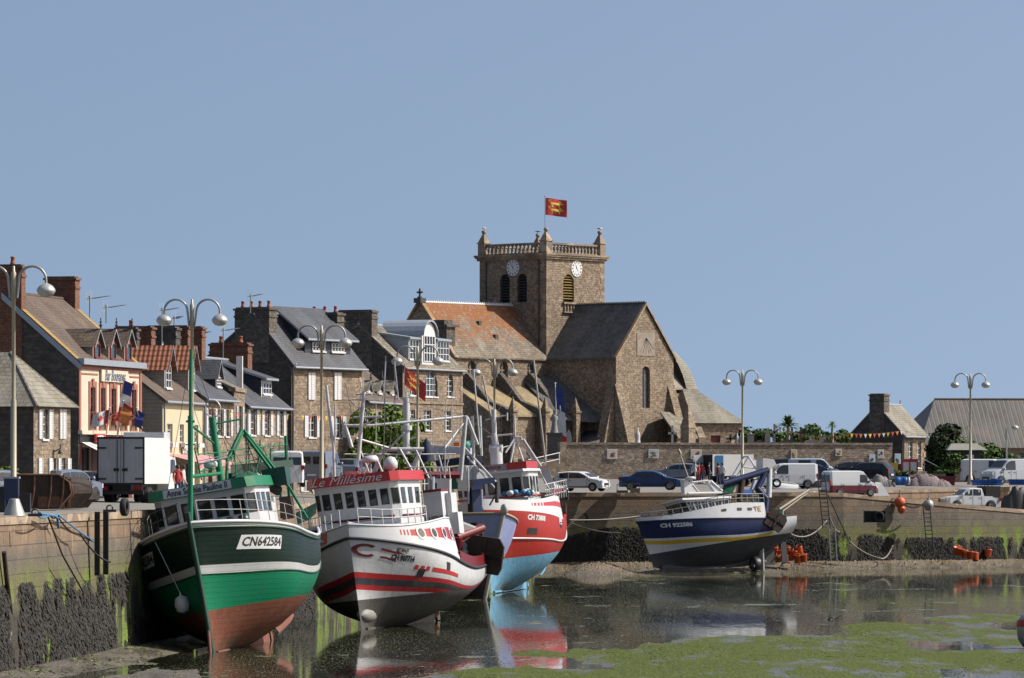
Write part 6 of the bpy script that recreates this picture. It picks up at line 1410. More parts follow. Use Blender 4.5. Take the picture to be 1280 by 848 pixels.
# bulwark with whaleback; red window band painted between heights
m,nt,bb=newmat('bulwark_paint'); uv=nt.nodes.new('ShaderNodeTexCoord'); s=nt.nodes.new('ShaderNodeSeparateXYZ'); nt.links.new(uv.outputs['UV'],s.inputs[0]); u_,v_=s.outputs[0],s.outputs[1]
band=math_(nt,'MULTIPLY',mrange(nt,v_,.47,.475),mrange(nt,v_,.775,.77)); band=math_(nt,'MULTIPLY',band,mrange(nt,u_,.105,.106)); band=math_(nt,'MULTIPLY',band,mrange(nt,u_,.415,.414))
dash=mrange(nt,math_(nt,'FRACT',math_(nt,'DIVIDE',u_,.011)),.5,.52); dm=mrange(nt,u_,.138,.139); band=math_(nt,'MULTIPLY',band,math_(nt,'MAXIMUM',dash,dm))
st=noise(nt,coord(nt,'Object',(2.5,2.5,.3)),1.7,4,.7); wc=mixc(nt,mrange(nt,st,.52,.72,0,.2),WH,(.3,.22,.15)); nt.links.new(mixc(nt,band,wc,RD_),bb.inputs['Base Color']); bb.inputs['Roughness'].default_value=.35; MAT['bulw']=m
hb=lambda u:.62+1.5*ss(.0,.45,u)
b.bulwark(hb,m,0,.42,lean=.18)
b.bulwark(lambda u:.55,MAT['dred'],.42,.98,lean=0)
# portholes in the band
for k,u in enumerate((.175,.235,.305,.378)):
    g=MB(); h=hb(u); 
    def pp(du,dz,o=.0):
        q=Vector(b.P(u+du/b.L,1,0,1)); hh=hb(u); return (q.x,q.y-.18*hh*min(1,u*8)*((.62*hh+dz)/hh)+.03+o,q.z+.62*hh+dz)
    for rr_,mi,o in ((.24,0,.0),(.15,1,.012)): g.face([pp(rr_*1.0*math.cos(a*math.pi/8),rr_*1.35*math.sin(a*math.pi/8),o) for a in range(16)],mi)
    g.build('porthole',[MAT['boatwhite'],MAT['screen']],b.root)
# whaleback deck
g=MB(); n=18
def tb(u,sd): q=Vector(b.P(u,1,0,sd)); h=hb(u); return (q.x,q.y-sd*.18*h*min(1,u*8),q.z+h)
for i in range(n):
    a,c=.0+.24*(i/n),.0+.24*((i+1)/n); cr=lambda u:Vector(((tb(u,1)[0]),0,tb(u,1)[2]+.18))
    g.add([tb(a,1),tb(c,1),cr(c),cr(a)],[[3,2,1,0]],smooth=True); g.add([tb(a,-1),tb(c,-1),cr(c),cr(a)],[[0,1,2,3]],smooth=True)
g.build('whaleback',MAT['boatwhite'],b.root)
for sd in (1,-1): 
    g=MB(); g.tube([tb(.415*i/24,sd) for i in range(25)],.05,0,6); g.build('bulwark_cap',MAT['boatwhite'],b.root)
# painted C emblem at the bow and lettering
def bowfn(u0,t0): return lambda x,y,o=.02:b.P(u0+x/b.L,t0+y/(b.zsh(u0)-b.zkeel(u0)),o,1)
uc,tc_=b.ub(460,688); f=bowfn(uc,tc_)
g=MB()
for i in range(14):
    a0,a1=R(45+270*i/14),R(45+270*(i+1)/14); g.add([f(.34*math.cos(a0),.30*math.sin(a0)),f(.34*math.cos(a1),.30*math.sin(a1)),f(.22*math.cos(a1),.19*math.sin(a1)),f(.22*math.cos(a0),.19*math.sin(a0))],[[0,1,2,3]])
for pts in ([(.42,.17),(.85,.08),(.85,-.03),(.42,.07)],[(.9,.12),(1.2,-.04),(.85,-.02)],[(.42,-.2),(.6,-.22),(.85,-.30),(1.0,-.42),(.8,-.38),(.6,-.31),(.42,-.30)],[(-.45,.15),(-.75,.15),(-.75,.05),(-.45,.05)],[(-.42,-.2),(-.75,-.28),(-.75,-.36),(-.42,-.29)]):
    n=len(pts); 
    if n>4: g.add([f(*p) for p in pts],[[0,1,5,6],[1,2,4,5],[2,3,4]])
    else: g.add([f(*p) for p in pts],[list(range(n))])
g.build('bow_emblem',MAT['dred'],b.root)
u,t=b.ub(503,698); hull_text(b,'CH 907714',u,t,.34,MAT['black'],sx=.5,bold=.02)
hull_text(b,'AT 904 JT',u-.005,t+.09,.2,MAT['black'],sx=.5,name='port_lettering')
u,t=b.ub(522,700)
for a0,a1 in ((0,.15),(.25,.4),(.5,.65),(.8,3.0)):
    k=12; g=MB()
    for i in range(k):
        x0,x1=a0+(a1-a0)*i/k,a0+(a1-a0)*(i+1)/k; tt=.735; g.add([b.P(u+x0/b.L,tt-.025,.015),b.P(u+x1/b.L,tt-.025,.015),b.P(u+x1/b.L,tt+.03,.015),b.P(u+x0/b.L,tt+.03,.015)],[[0,1,2,3]])
    g.build('side_stripe',MAT['boatred'],b.root)
g=MB(); put_text(g,'MATEA-OBERDIN',.22,lambda x,y:(-(6.2+x),b.bsh(.41)+.02-.18*.4,b.zsh(.41)+.42+y),0,bold=.006); g.build('side_lettering',MAT['black'],b.root)
for px,py in ((526,716),(562,708)):
    g=MB(); u,t=b.ub(px,py); f=bowfn(u,t); g.face([f(-.13,-.18,.02),f(.13,-.18,.02),f(.16,.18,.02),f(-.16,.18,.02)]); g.build('scupper',MAT['black'],b.root)
# bulbous forefoot
g=MB(); prof=[(.02,-.05),(.2,.08),(.30,.35),(.36,.9),(.36,1.5),(.3,2.2)]
g.lathe(prof,(0,0,.72),0,14,axis='x',T=Matrix.Translation((-.12,0,0))@Matrix.Rotation(math.pi,4,'Z')); g.build('bulbous_bow',paint('bulb_white',(.26,.25,.23),.6,0,.2,2),b.root)
# left-side badge on the white shoulder
bm=[tb(.07,-1),tb(.07,-1)]
g=MB()
def sh(u,v_,o=.02):
    a=Vector(b.P(u,1,0,-1)); h=hb(u); q=a+Vector((0,.18*h*min(1,u*8),h))*v_; return (q.x,q.y-o,q.z+o*.3)
for (u0,u1,mm) in ((.06,.125,0),): g.grid(4,4,lambda a,c:sh(u0+(u1-u0)*a,.2+.7*c,.015),0)
g.add([sh(.07,.35,.03),sh(.095,.45,.03),sh(.115,.4,.03),sh(.11,.6,.03),sh(.09,.75,.03),sh(.085,.6,.03)],[list(range(6))],1)
g.build('shoulder_badge',[paint('badge_pink',(.50,.12,.13),.5),MAT['boatwhite']],b.root)
# superstructure
D=b.D; z0=D*.93-.72
g=MB(); b.lbox(g,2.6,6.6,-2.6,1.6,z0-.4,z0+1.75); g.build('deckhouse',MAT['boatwhite'],b.root)
wz0=z0+1.76; wh,ro=wheelhouse(b,3.0,6.6,2.05,2.05,wz0,wz0+1.75,.35,MAT['boatwhite'],6,3,(wz0+.72,wz0+1.38),roofmat=MAT['boatred'],fascia=.45,roofo=.35,gap=.25,yo=-.5)
fn=b.fas
g=MB(); put_text(g,'Le Millésime',.58,lambda x,y:fn(x-.25,y,.03),0,shear=.45,sx=1.18,bold=-.002); g.build('name_lettering',MAT['boatwhite'],b.root)
g=MB()
for sg in (1,): g.tube([(-2.98,-2.25,wz0+.12),(-2.98,1.25,wz0+.12)],.05,0,5); g.tube([(-3.3,1.59,wz0+.12),(-6.6,1.59,wz0+.12)],.05,0,5)
g.build('red_trim',MAT['dred'],b.root)
guard(b,[tb(.015+.2*i/8,1) for i in range(9)],.75,MAT['steelw'],nr=2); guard(b,[tb(.015+.2*i/8,-1) for i in range(9)],.75,MAT['steelw'],nr=2)
pb=b.pb
rf_=wz0+2.2
b.tubes('radar_mast',MAT['steelw'],[((453,577,4.6),(448,596,4.2),.06),((472,577,4.6),(480,596,4.6),.06),((463,575,4.6),(463,596,4.6),.05),((446,590,4.2),(452,596,4.2),.05)])
g=MB(); q=Vector(pb(463,578,4.6)); g.lathe([(.35,0),(.4,.05),(.4,.15),(.3,.3),(.01,.32)],q,0,14); g.build('radar_scanner',MAT['boatwhite'],b.root)
b.tubes('main_mast',MAT['steelw'],[((494,491,5.6),(449,578,5.0),.001) if 0 else ((455,490,5.6),(448,575,5.4),.10),((444,493,5.6),(465,493,5.6),.05),((446,500,5.6),(455,500,5.6),.04),((430,500,5.6),(475,500,5.6),.03),((442,522,5.6),(477,521,5.6),.05),((437,501,5.6),(449,511,5.6),.03),((475,522,5.6),(452,533,5.6),.04),((454,486,5.6),(454,472,5.6),.03)],8)
b.tubes('gantry',MAT['steelw'],[((430,532,7.2),(465,532,7.4),(580,521,11.2),.07),((582,520,11.2),(575,600,11.6),.12),((584,522,11.6),(597,556,12.0),.08),((430,568,7.0),(570,568,9.5),.04),((432,533,7.2),(440,560,7.0),.09),((445,548,6.8),(492,562,8.2),.06),((450,562,6),(464,598,6),.04),((467,562,6.5),(452,598,6.5),.04),((500,562,8),(520,598,8),.06),((520,563,8),(536,598,8),.05),((478,563,8),(466,596,8),.12),((525,563,8.6),(513,596,8.6),.12),((496,568,8),(484,598,8),.04),((580,528,11.2),(556,560,9.8),.05),((478,562,8),(530,562,8.6),.12),((480,568,8),(505,541,8),.05),((548,568,9.5),(556,598,9.5),.04),((555,598,9.5),(562,568,9.5),.03)])
g=MB(); A,B_=Vector(pb(430,594,6.8)),Vector(pb(574,594,10.6)); g.tube([A,B_],.17,0,4); g.build('roof_beam',MAT['dred'],b.root)
g=MB(); q=Vector(pb(489,586,3.4)); g.lathe([(.04,-.4),(.14,-.5),(.14,-.05),(.3,.0),(.33,.25),(.22,.5),(.01,.58)],q,0,14); g.build('satellite_dome',MAT['boatwhite'],b.root)
g=MB(); q=Vector(pb(480,600,3.6)); g.lathe([(.13,0),(.15,.05),(.15,.2),(.0,.28)],q,0,8); g.build('searchlight',MAT['black'],b.root)
# aft white funnels and lockers
def pbox(b,px0,px1,py0,py1,x,dep,name,mat,parent=None,top=None):
    a,c=Vector(b.pb(px0,py1,x)),Vector(b.pb(px1,py0,x)); g=MB(); g.box((a.x,a.y,a.z),(a.x-dep,c.y,c.z)); 
    if top: g.box((a.x+.03,a.y-.03,c.z),(a.x-dep-.03,c.y+.03,c.z+.12),1)
    return g.build(name,[mat,top] if top else mat,parent or b.root)
pbox(b,530,551,614,650,8.0,1.2,'funnel',MAT['boatwhite'],top=MAT['dred']); pbox(b,549,563,616,660,8.6,1.0,'locker',MAT['steelw']); pbox(b,562,572,640,668,8.4,.8,'locker',MAT['boatwhite'])
b.tubes('exhaust_pipe',MAT['zinc'],[((540,596,8.6),(540,613,8.6),.14)],8)
g=MB(); put_text(g,'MILLESIME',.3,lambda x,y:tuple(Vector(pb(541,649,7.95))+Vector((.02,x*.8,y))),0,bold=.006); g.build('funnel_lettering',MAT['navy_board'],b.root)
guard(b,[pb(530+i*0,640,7+i*.01) for i in range(1)]+[pb(478,655,3.2),pb(492,655,4.2),pb(508,655,5.4),pb(524,656,6.6)],.0001+1.0,MAT['galv'],nr=3)
# stern: red gallows wings and trawl door
g=MB(); a=[pb(568,648,9.4),pb(604,662,12.5),pb(582,672,12.0),pb(570,672,10.6)]; bb_=[(p[0]-.2,p[1],p[2]-.12) for p in a]; g.add(a+bb_,[[0,1,2,3],[7,6,5,4]]+[[i,4+i,4+(i+1)%4,(i+1)%4] for i in range(4)]); g.build('stern_canopy',MAT['boatwhite'],b.root)
b.tubes('stern_gallows',MAT['dred'],[((570,672,10.4),(603,660,12.4),.22),((573,672,10.2),(572,706,10.4),.22),((590,668,12),(573,680,10.6),.1),((570,702,10.4),(592,696,12.4),.1),((590,668,12),(604,662,12.8),.12)])
b.tubes('warp_block',MAT['rust'],[((600,655,13),(602,672,13.2),.12),((578,672,12),(596,690,13),.07)])
trawl_door(b,pb(606,694,10.4),1.9,1.75,Matrix.Rotation(R(82),4,'Z')@Matrix.Rotation(R(14),4,'Y'))
g=MB(); q=[pb(592,690,13.6),pb(598,740,13.6)]
b.tubes('crane_arm',MAT['steelw'],[((408,482,5),(412,520,5),(417,560,5),(418,598,5),.07),((419,505,5),(418,560,5),.04)],8)
b.tubes('rigging',MAT['wire'],[((455,490,5.6),(582,520,11.2),.012),((482,445,6.5),(479,600,6.5),.03),((492,450,7),(500,600,7.5),.012),((494,491,7),(487,560,7),.02),((432,480,5),(445,545,6),.012)],4)
b.tubes('whip_antenna',MAT['steelw'],[((482,452,6),(479,500,6),.03),((493,452,7),(498,500,7),.03),((543,470,8),(541,560,8),.02),((557,500,9),(556,590,9),.025),((565,490,9),(566,560,9),.02),((470,505,5),(470,560,5),.02)],5)
b.tubes('stay_cables',MAT['wire'],[((455,492,5.6),(508,500,9),.012),((455,500,5.6),(420,598,4),.010),((458,500,5.6),(500,565,8),.010),((582,521,11.2),(545,600,9),.012),((430,533,7),(405,600,5),.010),((465,521,5.6),(520,563,8),.010),((582,522,11.2),(617,545,12),.012),((575,540,11.3),(512,598,8),.010)],4)
for px,py,x in ((512,640,6.9),(520,646,7.2),(497,650,5.4)):
    q=Vector(b.pb(px,py,x)); g=MB(); g.lathe([(.16,0),(.28,.04),(.3,.25),(.24,.36),(.1,.4),(.01,.41)],q,0,10); g.build('deck_winch',MAT['galv'],b.root)
guard(b,[b.pb(515+i*12,600,7+.1*i) for i in range(5)],.6,MAT['steelw'],nr=2)
# ---- 3. red, white and light-blue trawler
b=Boat('fishing_trawler','red trawler with light blue bottom and white bulwark, bow towards us in the centre',614,742,-5.62,10,5,13,6.6,4.95,
  dict(zmid=.80,mid=.75,full=.46,rake=.2,tr=.82,keelrise=.38,vee=1.25,bilge=2.9,spow=1.4,zst=.10,bpow=2.2,deck=.93))
b.keelmat=paint('blue_antifouling',(.12,.33,.50),.75,0,.2,2)
hm=hullmat('red_hull_paint',[(.60,(.42,.018,.012)),(.62,(.42,.018,.012)),(2,(.42,.018,.012))],(.15,.38,.56),1.95,.02,.4,.55,weed=(.10,.10,.06)); b.hull(hm)
b.rail(lambda u:.66,.06,MAT['boatwhite'],off=.03,u1=.97)
m,nt,bb=newmat('red_boat_bulwark'); uv=nt.nodes.new('ShaderNodeTexCoord'); s=nt.nodes.new('ShaderNodeSeparateXYZ'); nt.links.new(uv.outputs['UV'],s.inputs[0]); u_,v_=s.outputs[0],s.outputs[1]
band=math_(nt,'MULTIPLY',mrange(nt,v_,.50,.505),mrange(nt,v_,.74,.735)); band=math_(nt,'MULTIPLY',band,mrange(nt,u_,.20,.201)); dash=mrange(nt,math_(nt,'FRACT',math_(nt,'DIVIDE',u_,.026)),.35,.37); band=math_(nt,'MULTIPLY',band,math_(nt,'MAXIMUM',dash,mrange(nt,u_,.30,.301)))
nt.links.new(mixc(nt,band,WH,(.5,.03,.03)),bb.inputs['Base Color']); bb.inputs['Roughness'].default_value=.35
hb2=lambda u:.65+.75*ss(.1,.6,u)
b.bulwark(hb2,m,0,.66,lean=.12)
b.bulwark(lambda u:.35+.3*ss(.8,1,u),MAT['boatred'],.66,1,lean=-.15,name='stern_bulwark')
u,t=b.ub(671,648); hull_text(b,'CH 73808',u,t,.42,MAT['boatwhite'],shear=.2,sx=.9,bold=.02)
u,t=b.ub(700,650); g=MB(); f=lambda x,y,o=.02:b.P(u+x/b.L,t+y/4,o,1); g.add([f(-.4,-.28),f(.5,-.28),f(.5,.28),f(-.4,.28)],[[0,1,2,3]]); g.build('hull_mark',MAT['boatwhite'],b.root)
for px,py in ((667,664),(701,657)):
    g=MB(); u,t=b.ub(px,py); g.add([f(-.35,-.16),f(.35,-.16),f(.35,.16),f(-.35,.16)],[[0,1,2,3]]); g.build('scupper',MAT['black'],b.root)
g=MB(); z0=b.D*.86
b.lbox(g,3.4,8,-2.1,2.1,z0-.3,z0+1.25); g.build('deckhouse',MAT['boatwhite'],b.root)
wz0=z0+1.26; wheelhouse(b,3.6,7.6,2.2,2.1,wz0,wz0+1.55,.25,MAT['boatwhite'],5,3,(wz0+.35,wz0+1.2),roofmat=MAT['boatwhite'],fascia=.15,roofo=.3)
g=MB(); z=wz0+1.72; g.box((-3.25,-2.3,z),(-3.45,1.0,z+.38),0); g.box((-3.2,1.01,z),(-7.2,2.2,z+.42),1); fas=g.build('roof_fascia',[paint('fascia_pale',(.42,.30,.32),.5),MAT['boatred']],b.root)
g=MB(); put_text(g,'Marie Madeleine',.36,lambda x,y:(-3.23,-.6+x,z+.2+y),0,shear=.4,bold=.004); g.build('name_lettering',MAT['dred'],b.root)
pb=b.pb
g=MB(); g.tube([(-3.3,-2.25,wz0+.1),(-3.3,2.22,wz0+.1),(-7.6,2.14,wz0+.1)],.05,0,5); g.build('red_trim',MAT['boatred'],b.root)
b.tubes('main_mast',MAT['steelw'],[((621,582,5.5),(620,560,5.5),.38),((620,562,5.5),(618,545,5.5),.2),((618,545,5.5),(617,512,5.5),.15)],12)
b.tubes('mast_arms',MAT['steelw'],[((607,525,5.5),(634,519,5.5),.05),((609,546,5.5),(640,543,5.5),.06),((612,561,5.5),(628,561,5.5),.28),((634,516,5.5),(634,526,5.5),.05),((617,512,5.5),(617,500,5.5),.02)])
b.tubes('gantry',MAT['steelw'],[((644,547,7.5),(655,580,7.5),.07),((651,549,7.5),(672,583,8.6),.10),((644,547,7.5),(652,547,7.5),.08),((644,547,7.5),(632,566,7),.06),((627,560,7),(644,556,7.5),.05),((644,556,7.5),(660,572,8),.05),((644,547,7.5),(638,580,7),.06),((654,549,7.5),(676,583,8.6),.07),((643,520,7.5),(644,547,7.5),.05)])
b.tubes('stay_cables',MAT['wire'],[((617,512,5.5),(667,575,9),.012),((617,512,5.5),(590,600,5),.012),((617,520,5.5),(644,547,7.5),.012),((667,450,9),(618,520,5.5),.010),((651,549,7.5),(700,600,11),.012)],4)
b.tubes('outrigger_pole',MAT['galv'],[((667,450,9),(682,578,9),.06),((603,470,8),(622,560,8),.05)],6)
b.tubes('stern_rail',MAT['steelw'],[((660,575,10),(700,566,12.5),.03),((660,583,10),(699,574,12.5),.03),((699,566,12.5),(699,580,12.5),.04),((680,571,11),(681,582,11),.03),((640,583,9),(662,577,10),.03)])
# side cage and stern gallows
lst=[]
for k in range(9): a=(683+3.0*k,606-(k*.8),6.4+.35*k); c=(684+3.0*k,626+(-.6*k),6.4+.35*k); lst.append((a,c,.025))
for dy in (0,7,14): lst.append(((681,606+dy,6.2),(708,600+dy,9.4),.03))
b.tubes('side_rail',MAT['steelw'],lst,5)
def plate(b,pts,name,mat,d=.15):
    a=[Vector(b.pb(*p)) for p in pts]; n=len(a); c=[q+(Vector((0,-d,0)) if b.p.get('side') else Vector((-d,-.02,0))) for q in a]; g=MB(); g.add(a+c,[list(range(n)),list(range(2*n-1,n-1,-1))]+[[i,n+i,n+(i+1)%n,(i+1)%n] for i in range(n)]); return g.build(name,mat,b.root)
plate(b,[(674,586,9),(686,585,9),(694,610,9.4),(690,618,9.4)],'side_screen',MAT['boatwhite']); plate(b,[(691,602,10),(711,609,12),(706,612,12),(690,612,10)],'stern_wing',MAT['boatwhite']); plate(b,[(692,612,10.2),(704,611,11.6),(697,618,11),(692,620,10.2)],'stern_wing',MAT['boatred'])
b.tubes('net_guide',MAT['steelw'],[((674,588,8.9),(686,612,9.2),.06),((707,608,12.3),(710,616,12.3),.08)]); b.tubes('warp_block',MAT['black_rubber'],[((709,612,12.3),(709,625,12.3),.10)])
g=MB(); q=Vector(pb(646,622,3.2)); 
for k in range(14): a=random.uniform(-.9,.9); g.lathe([(.01,-.2),(.2,-.05),(.16,.12),(.01,.18)],(q.x+random.uniform(-.3,.2),q.y+a,q.z+.2+random.uniform(0,.12)),k%3,8)
g.build('net_floats',[paint('float_blue',(.06,.25,.5),.6),MAT['boatwhite'],MAT['net']],b.root)
g=MB(); q=Vector(b.P(.72,.22,.0)); g.tube([b.P(.58+.03*i,.20,.16+.0*i) for i in range(9)],.05,0,6); g.build('bilge_pipe',b.keelmat,b.root)
b.tubes('ladder',MAT['galv'],[((660,597,4.5),(666,622,4.5),.03),((664,596,4.5),(670,621,4.5),.03)])

# ---- 4. lavender-blue trawler between the white and the red one (bow pointing a little right)
b=Boat('fishing_trawler','lavender blue trawler squeezed between the white trawler and the red one',606,750,-5.68,-24,-6,11,5.4,5.0,
  dict(zmid=.84,mid=.7,full=.40,rake=1.5,tr=.8,keelrise=.5,vee=1.2,bilge=2.5,spow=1.6,deck=.92))
b.keelmat=paint('dirty_bottom',(.10,.085,.075),.8)
hm=hullmat('lavender_hull_paint',[(.60,(.46,.44,.42)),(.97,(.36,.42,.72)),(2,(.38,.33,.25))],(.10,.085,.078),1.7,0,.45,.5); b.hull(hm); b.rail(.985,.07,paint('timber_cap',(.42,.34,.24),.8),'cap_rail')
pb=b.pb
g=MB(); q=b.P(0,1); g.tube([b.P(0,.0),b.P(0,.35),b.P(0,.7),(q[0]+.05,0,q[2]+.25)],.12,0,8); g.lathe([(.01,-.14),(.28,-.12),(.34,0),(.28,.12),(.01,.14)],(q[0]+.0,0,q[2]+.15),0,12,axis='y'); g.build('stem_post',paint('stem_dirty_white',(.48,.45,.40),.6,0,.2,3),b.root)
for u in (.07,.16,.25):
    g=MB(); g.add([b.P(u,.80,.02,-1),b.P(u+.02,.80,.02,-1),b.P(u+.02,.88,.02,-1),b.P(u,.88,.02,-1)],[[0,1,2,3]]); g.build('freeing_port',MAT['black'],b.root)
plate(b,[(589,603,4),(604,600,4),(604,640,3.5),(592,642,3.5)],'derrick_base',MAT['navy'],.5); plate(b,[(583,583,6),(594,582,6),(594,612,6),(583,614,6)],'wheelhouse_front',MAT['boatwhite'],1.2); plate(b,[(596,583,5.5),(606,590,5.5),(612,600,5.5),(596,604,5.5)],'deckhouse',MAT['steelw'],1.2)
plate(b,[(586,570,7.5),(603,570,7.5),(602,580,7.5),(586,580,7.5)],'tarpaulin',MAT['tarp'],1.0); plate(b,[(590,600,3.2),(619,597,3.2),(618,604,3.2),(592,607,3.2)],'gunwale_beam',MAT['navy'],.4)
b.tubes('derrick',MAT['steelw'],[((590,545,7),(594,600,6),.08),((581,560,7),(620,603,4),.06),((584,571,7),(620,612,3.4),.05),((585,585,4),(586,630,4),.06),((602,612,3),(603,636,3),.05)]); b.tubes('hanging_gear',MAT['black_rubber'],[((587,610,4.2),(588,640,4.0),.16),((621,603,3),(621,628,2.6),.12),((612,632,2.4),(620,618,2.4),.05)])
b.tubes('radar_mast',MAT['steelw'],[((592,462,6),(600,560,6),.05),((590,520,6.2),(592,570,6.2),.10),((600,520,7),(602,570,7),.08)])

# ---- 5. small green and white boat behind, mostly superstructure
b=Boat('fishing_trawler','white boat with green net drum and navy tarpaulin, tucked behind the white and red trawler',575,735,-5.6,8,3,11,5.0,4.3,dict(zmid=.8,mid=.7,full=.4,rake=.4,keelrise=.4))
b.keelmat=MAT['boatwhite']; b.hull(hullmat('backmost_hull',[(.6,(.2,.3,.35)),(2,WH)],(.08,.08,.08),1.5))
pb=b.pb
plate(b,[(536,598,4),(562,598,4),(562,640,4),(536,640,4)],'wheelhouse_front',MAT['boatwhite'],2); plate(b,[(540,604,3.98),(546,604,3.98),(546,611,3.98),(540,611,3.98)],'window',MAT['screen'],.02)
plate(b,[(560,585,5),(584,582,5),(584,610,5),(562,612,5)],'net_drum',MAT['net'],1.4); plate(b,[(544,576,6),(596,569,6),(598,578,6),(546,584,6)],'tarpaulin',MAT['tarp'],1.5); plate(b,[(530,556,7),(588,560,7),(588,569,7),(530,566,7)],'upper_bridge',MAT['steelw'],1.4)
b.tubes('tripod_mast',MAT['steelw'],[((508,498,6),(508,568,6),.22),((508,532,6),(508,538,6),.36),((500,498,6),(518,497,6),.06),((508,490,6),(508,498,6),.06),((494,528,6),(522,524,6),.05),((514,549,6),(523,546,6),.05),((545,564,7),(549,600,7),.05)],10)
g=MB(); q=Vector(pb(534,567,6)); g.lathe([(.5,-.55),(.42,0),(.22,.7),(.02,1.0)],q,0,10); g.build('folded_sail',MAT['tarp'],b.root)
b.tubes('roof_rail',MAT['steelw'],[((520,552,7),(590,552,7),.03),((530,552,7),(530,560,7),.03),((560,552,7),(560,560,7),.03),((545,590,5),(545,598,5),.05)])
g=MB(); g.lathe([(.01,-.4),(.22,-.35),(.22,.35),(.01,.4)],pb(583,556,8),0,10,axis='x'); g.build('liferaft',paint('teal',(.02,.30,.25),.6),b.root)
g=MB(); g.box(pb(566,558,7.5),tuple(Vector(pb(574,553,7.5))+Vector((-.5,0,0)))); g.build('orange_locker',MAT['orange'],b.root)
flb=Vector(b.w(pb(504,520,6.2))); flt=Vector(b.w(pb(506,456,6.2)))
flag('boat_flag','red and gold flag flying from a thin staff above the white trawlers',flb,flt,1.75,1.15,None,(1,.2,-.85),emb=lion(.45,.3,.8)+lion(.45,.68,.8),mats=MAT['flag_red'],sag=.0,pole_r=.02,wave=.1)

# ---- 6. navy and white trawler on the right, leaning on the back wall
b=Boat('fishing_trawler','navy and white trawler with a yellow hull stripe lying against the back quay wall',817,713,-5.42,66,7,10.7,4.6,3.52,
  dict(zmid=.90,mid=.8,full=.5,rake=1.05,tr=.86,keelrise=.50,vee=1.2,bilge=2.6,spow=1.2,deck=.97,bpow=2.0,zst=.02,forefoot=.2,side=1),pitch=2.0)
b.pb=lambda px,py,v:b.ps(px,py,.8 if v<50 else v-100)
b.keelmat=paint('black_antifouling',(.022,.024,.027),.7,0,.3,2,streak=.4,dirt=(.06,.055,.045))
hm=hullmat('navy_hull_paint',[(.50,WH),(.575,(.60,.40,.03)),(.625,WH),(2,(.010,.020,.085))],(.04,.046,.055),1.15,.09,.3,.15,aft=(.83,WH)); b.hull(hm)
b.rail(.985,.06,MAT['navy'],u1=.83); 
g=MB(); g.prism([(-.6,.02),(-7.2,-.05),(-7.2,.75),(-.6,.3)],'y',-.14,.14); g.build('box_keel',b.keelmat,b.root)
D=b.D
hb3=lambda u:.25+.85*ss(.05,.6,u)
b.bulwark(hb3,MAT['boatwhite'],0,.76,lean=.12)
for u in (.46,.57,.645):
    g=MB()
    def pt3(du,v_,o=.02):
        q=Vector(b.P(u+du,1,0,1)); h=hb3(u+du); return (q.x,q.y-.12*h*v_+o+.01,q.z+h*v_)
    g.add([pt3(-.016,.48),pt3(.016,.48),pt3(.016,.66),pt3(-.016,.66)],[[0,1,2,3]]); g.build('freeing_port',MAT['black'],b.root)
u=.70; g=MB(); h=hb3(u)
put_text(g,'TE',.55,lambda x,y:(b.P(u,1)[0]-x,b.P(u,1)[1]-.12*h*.5+.03,b.P(u,1)[2]+h*.55+y),0,bold=.01); g.build('yard_lettering',paint('gold_letter',(.45,.28,.10),.6),b.root)
u,t=b.ub(847,656); hull_text(b,'CH 922586',u,t,.37,MAT['boatwhite'],sx=1.0,bold=.02)
g=MB(); 
top=lambda u,sd=1:(lambda q,h:(q[0],q[1]-sd*.12*h,q[2]+h))(b.P(u,1,0,sd),hb3(u))
for i in range(20):
    a,c=.0+.50*i/20,.50*(i+1)/20; g.add([top(a,1),top(c,1),top(c,-1),top(a,-1)],[[3,2,1,0]])
g.build('whaleback',MAT['boatwhite'],b.root)
lw_=b.zsh(.3)+hb3(.3)
wheelhouse(b,2.3,5.6,1.5,1.6,lw_-.35,lw_+.75,-.45+.9,MAT['boatwhite'],5,6,(lw_-.05,lw_+.55),roofmat=MAT['boatwhite'],fascia=.14,roofo=.25)
# handrails along the bulwark, roof gear
guard(b,[top(.26+.5*i/12) for i in range(13)],.62,MAT['galv'],nr=2); guard(b,[top(.02+.24*i/5) for i in range(6)],.35,MAT['galv'],nr=1)
pb=b.pb
plate(b,[(855,600,4),(866,600,4),(870,616,4),(856,618,4)],'radar_pedestal',MAT['boatwhite'],.6); plate(b,[(884,601,5),(890,600,5),(904,616,5),(896,618,5)],'roof_arch',MAT['boatwhite'],.4)
b.tubes('roof_arch_bars',MAT['boatwhite'],[((864,603,4),(886,601,5),.06),((866,606,4),(873,615,4.4),.05),((860,617,4),(902,616,5),.09),((889,602,5.4),(903,614,5.6),.08)])
g=MB(); g.lathe([(.05,0),(.36,.03),(.42,.1),(.3,.2),(.02,.22)],pb(863,600,4),0,12); g.build('radar_scanner',MAT['boatwhite'],b.root)
b.tubes('whip_antenna',MAT['pole'],[((849,565,4),(862,602,4),.05),((869,575,5),(869,600,5),.04),((848,562,4),(851,568,4),.10)])
b.tubes('exhaust_stack',MAT['rust'],[((928,600,7.5),(924,627,7.5),.22)],10); b.tubes('post',MAT['galv'],[((926,588,8),(926,604,8),.06)])
b.tubes('gantry_beam',MAT['navy'],[((904,605,7.6),(960,588,9.2),.26)],6); b.tubes('gantry_brace',MAT['steelw'],[((910,597,7),(900,613,7),.07),((959,586,9.3),(950,604,9.3),.07),((962,586,9.3),(961,622,9.3),.20)],6); b.tubes('gantry_leg',MAT['navy'],[((958,588,9.5),(946,612,9.6),.22),((946,610,9.6),(958,624,9.6),.25),((958,624,9.6),(956,642,9.8),.24)],6)
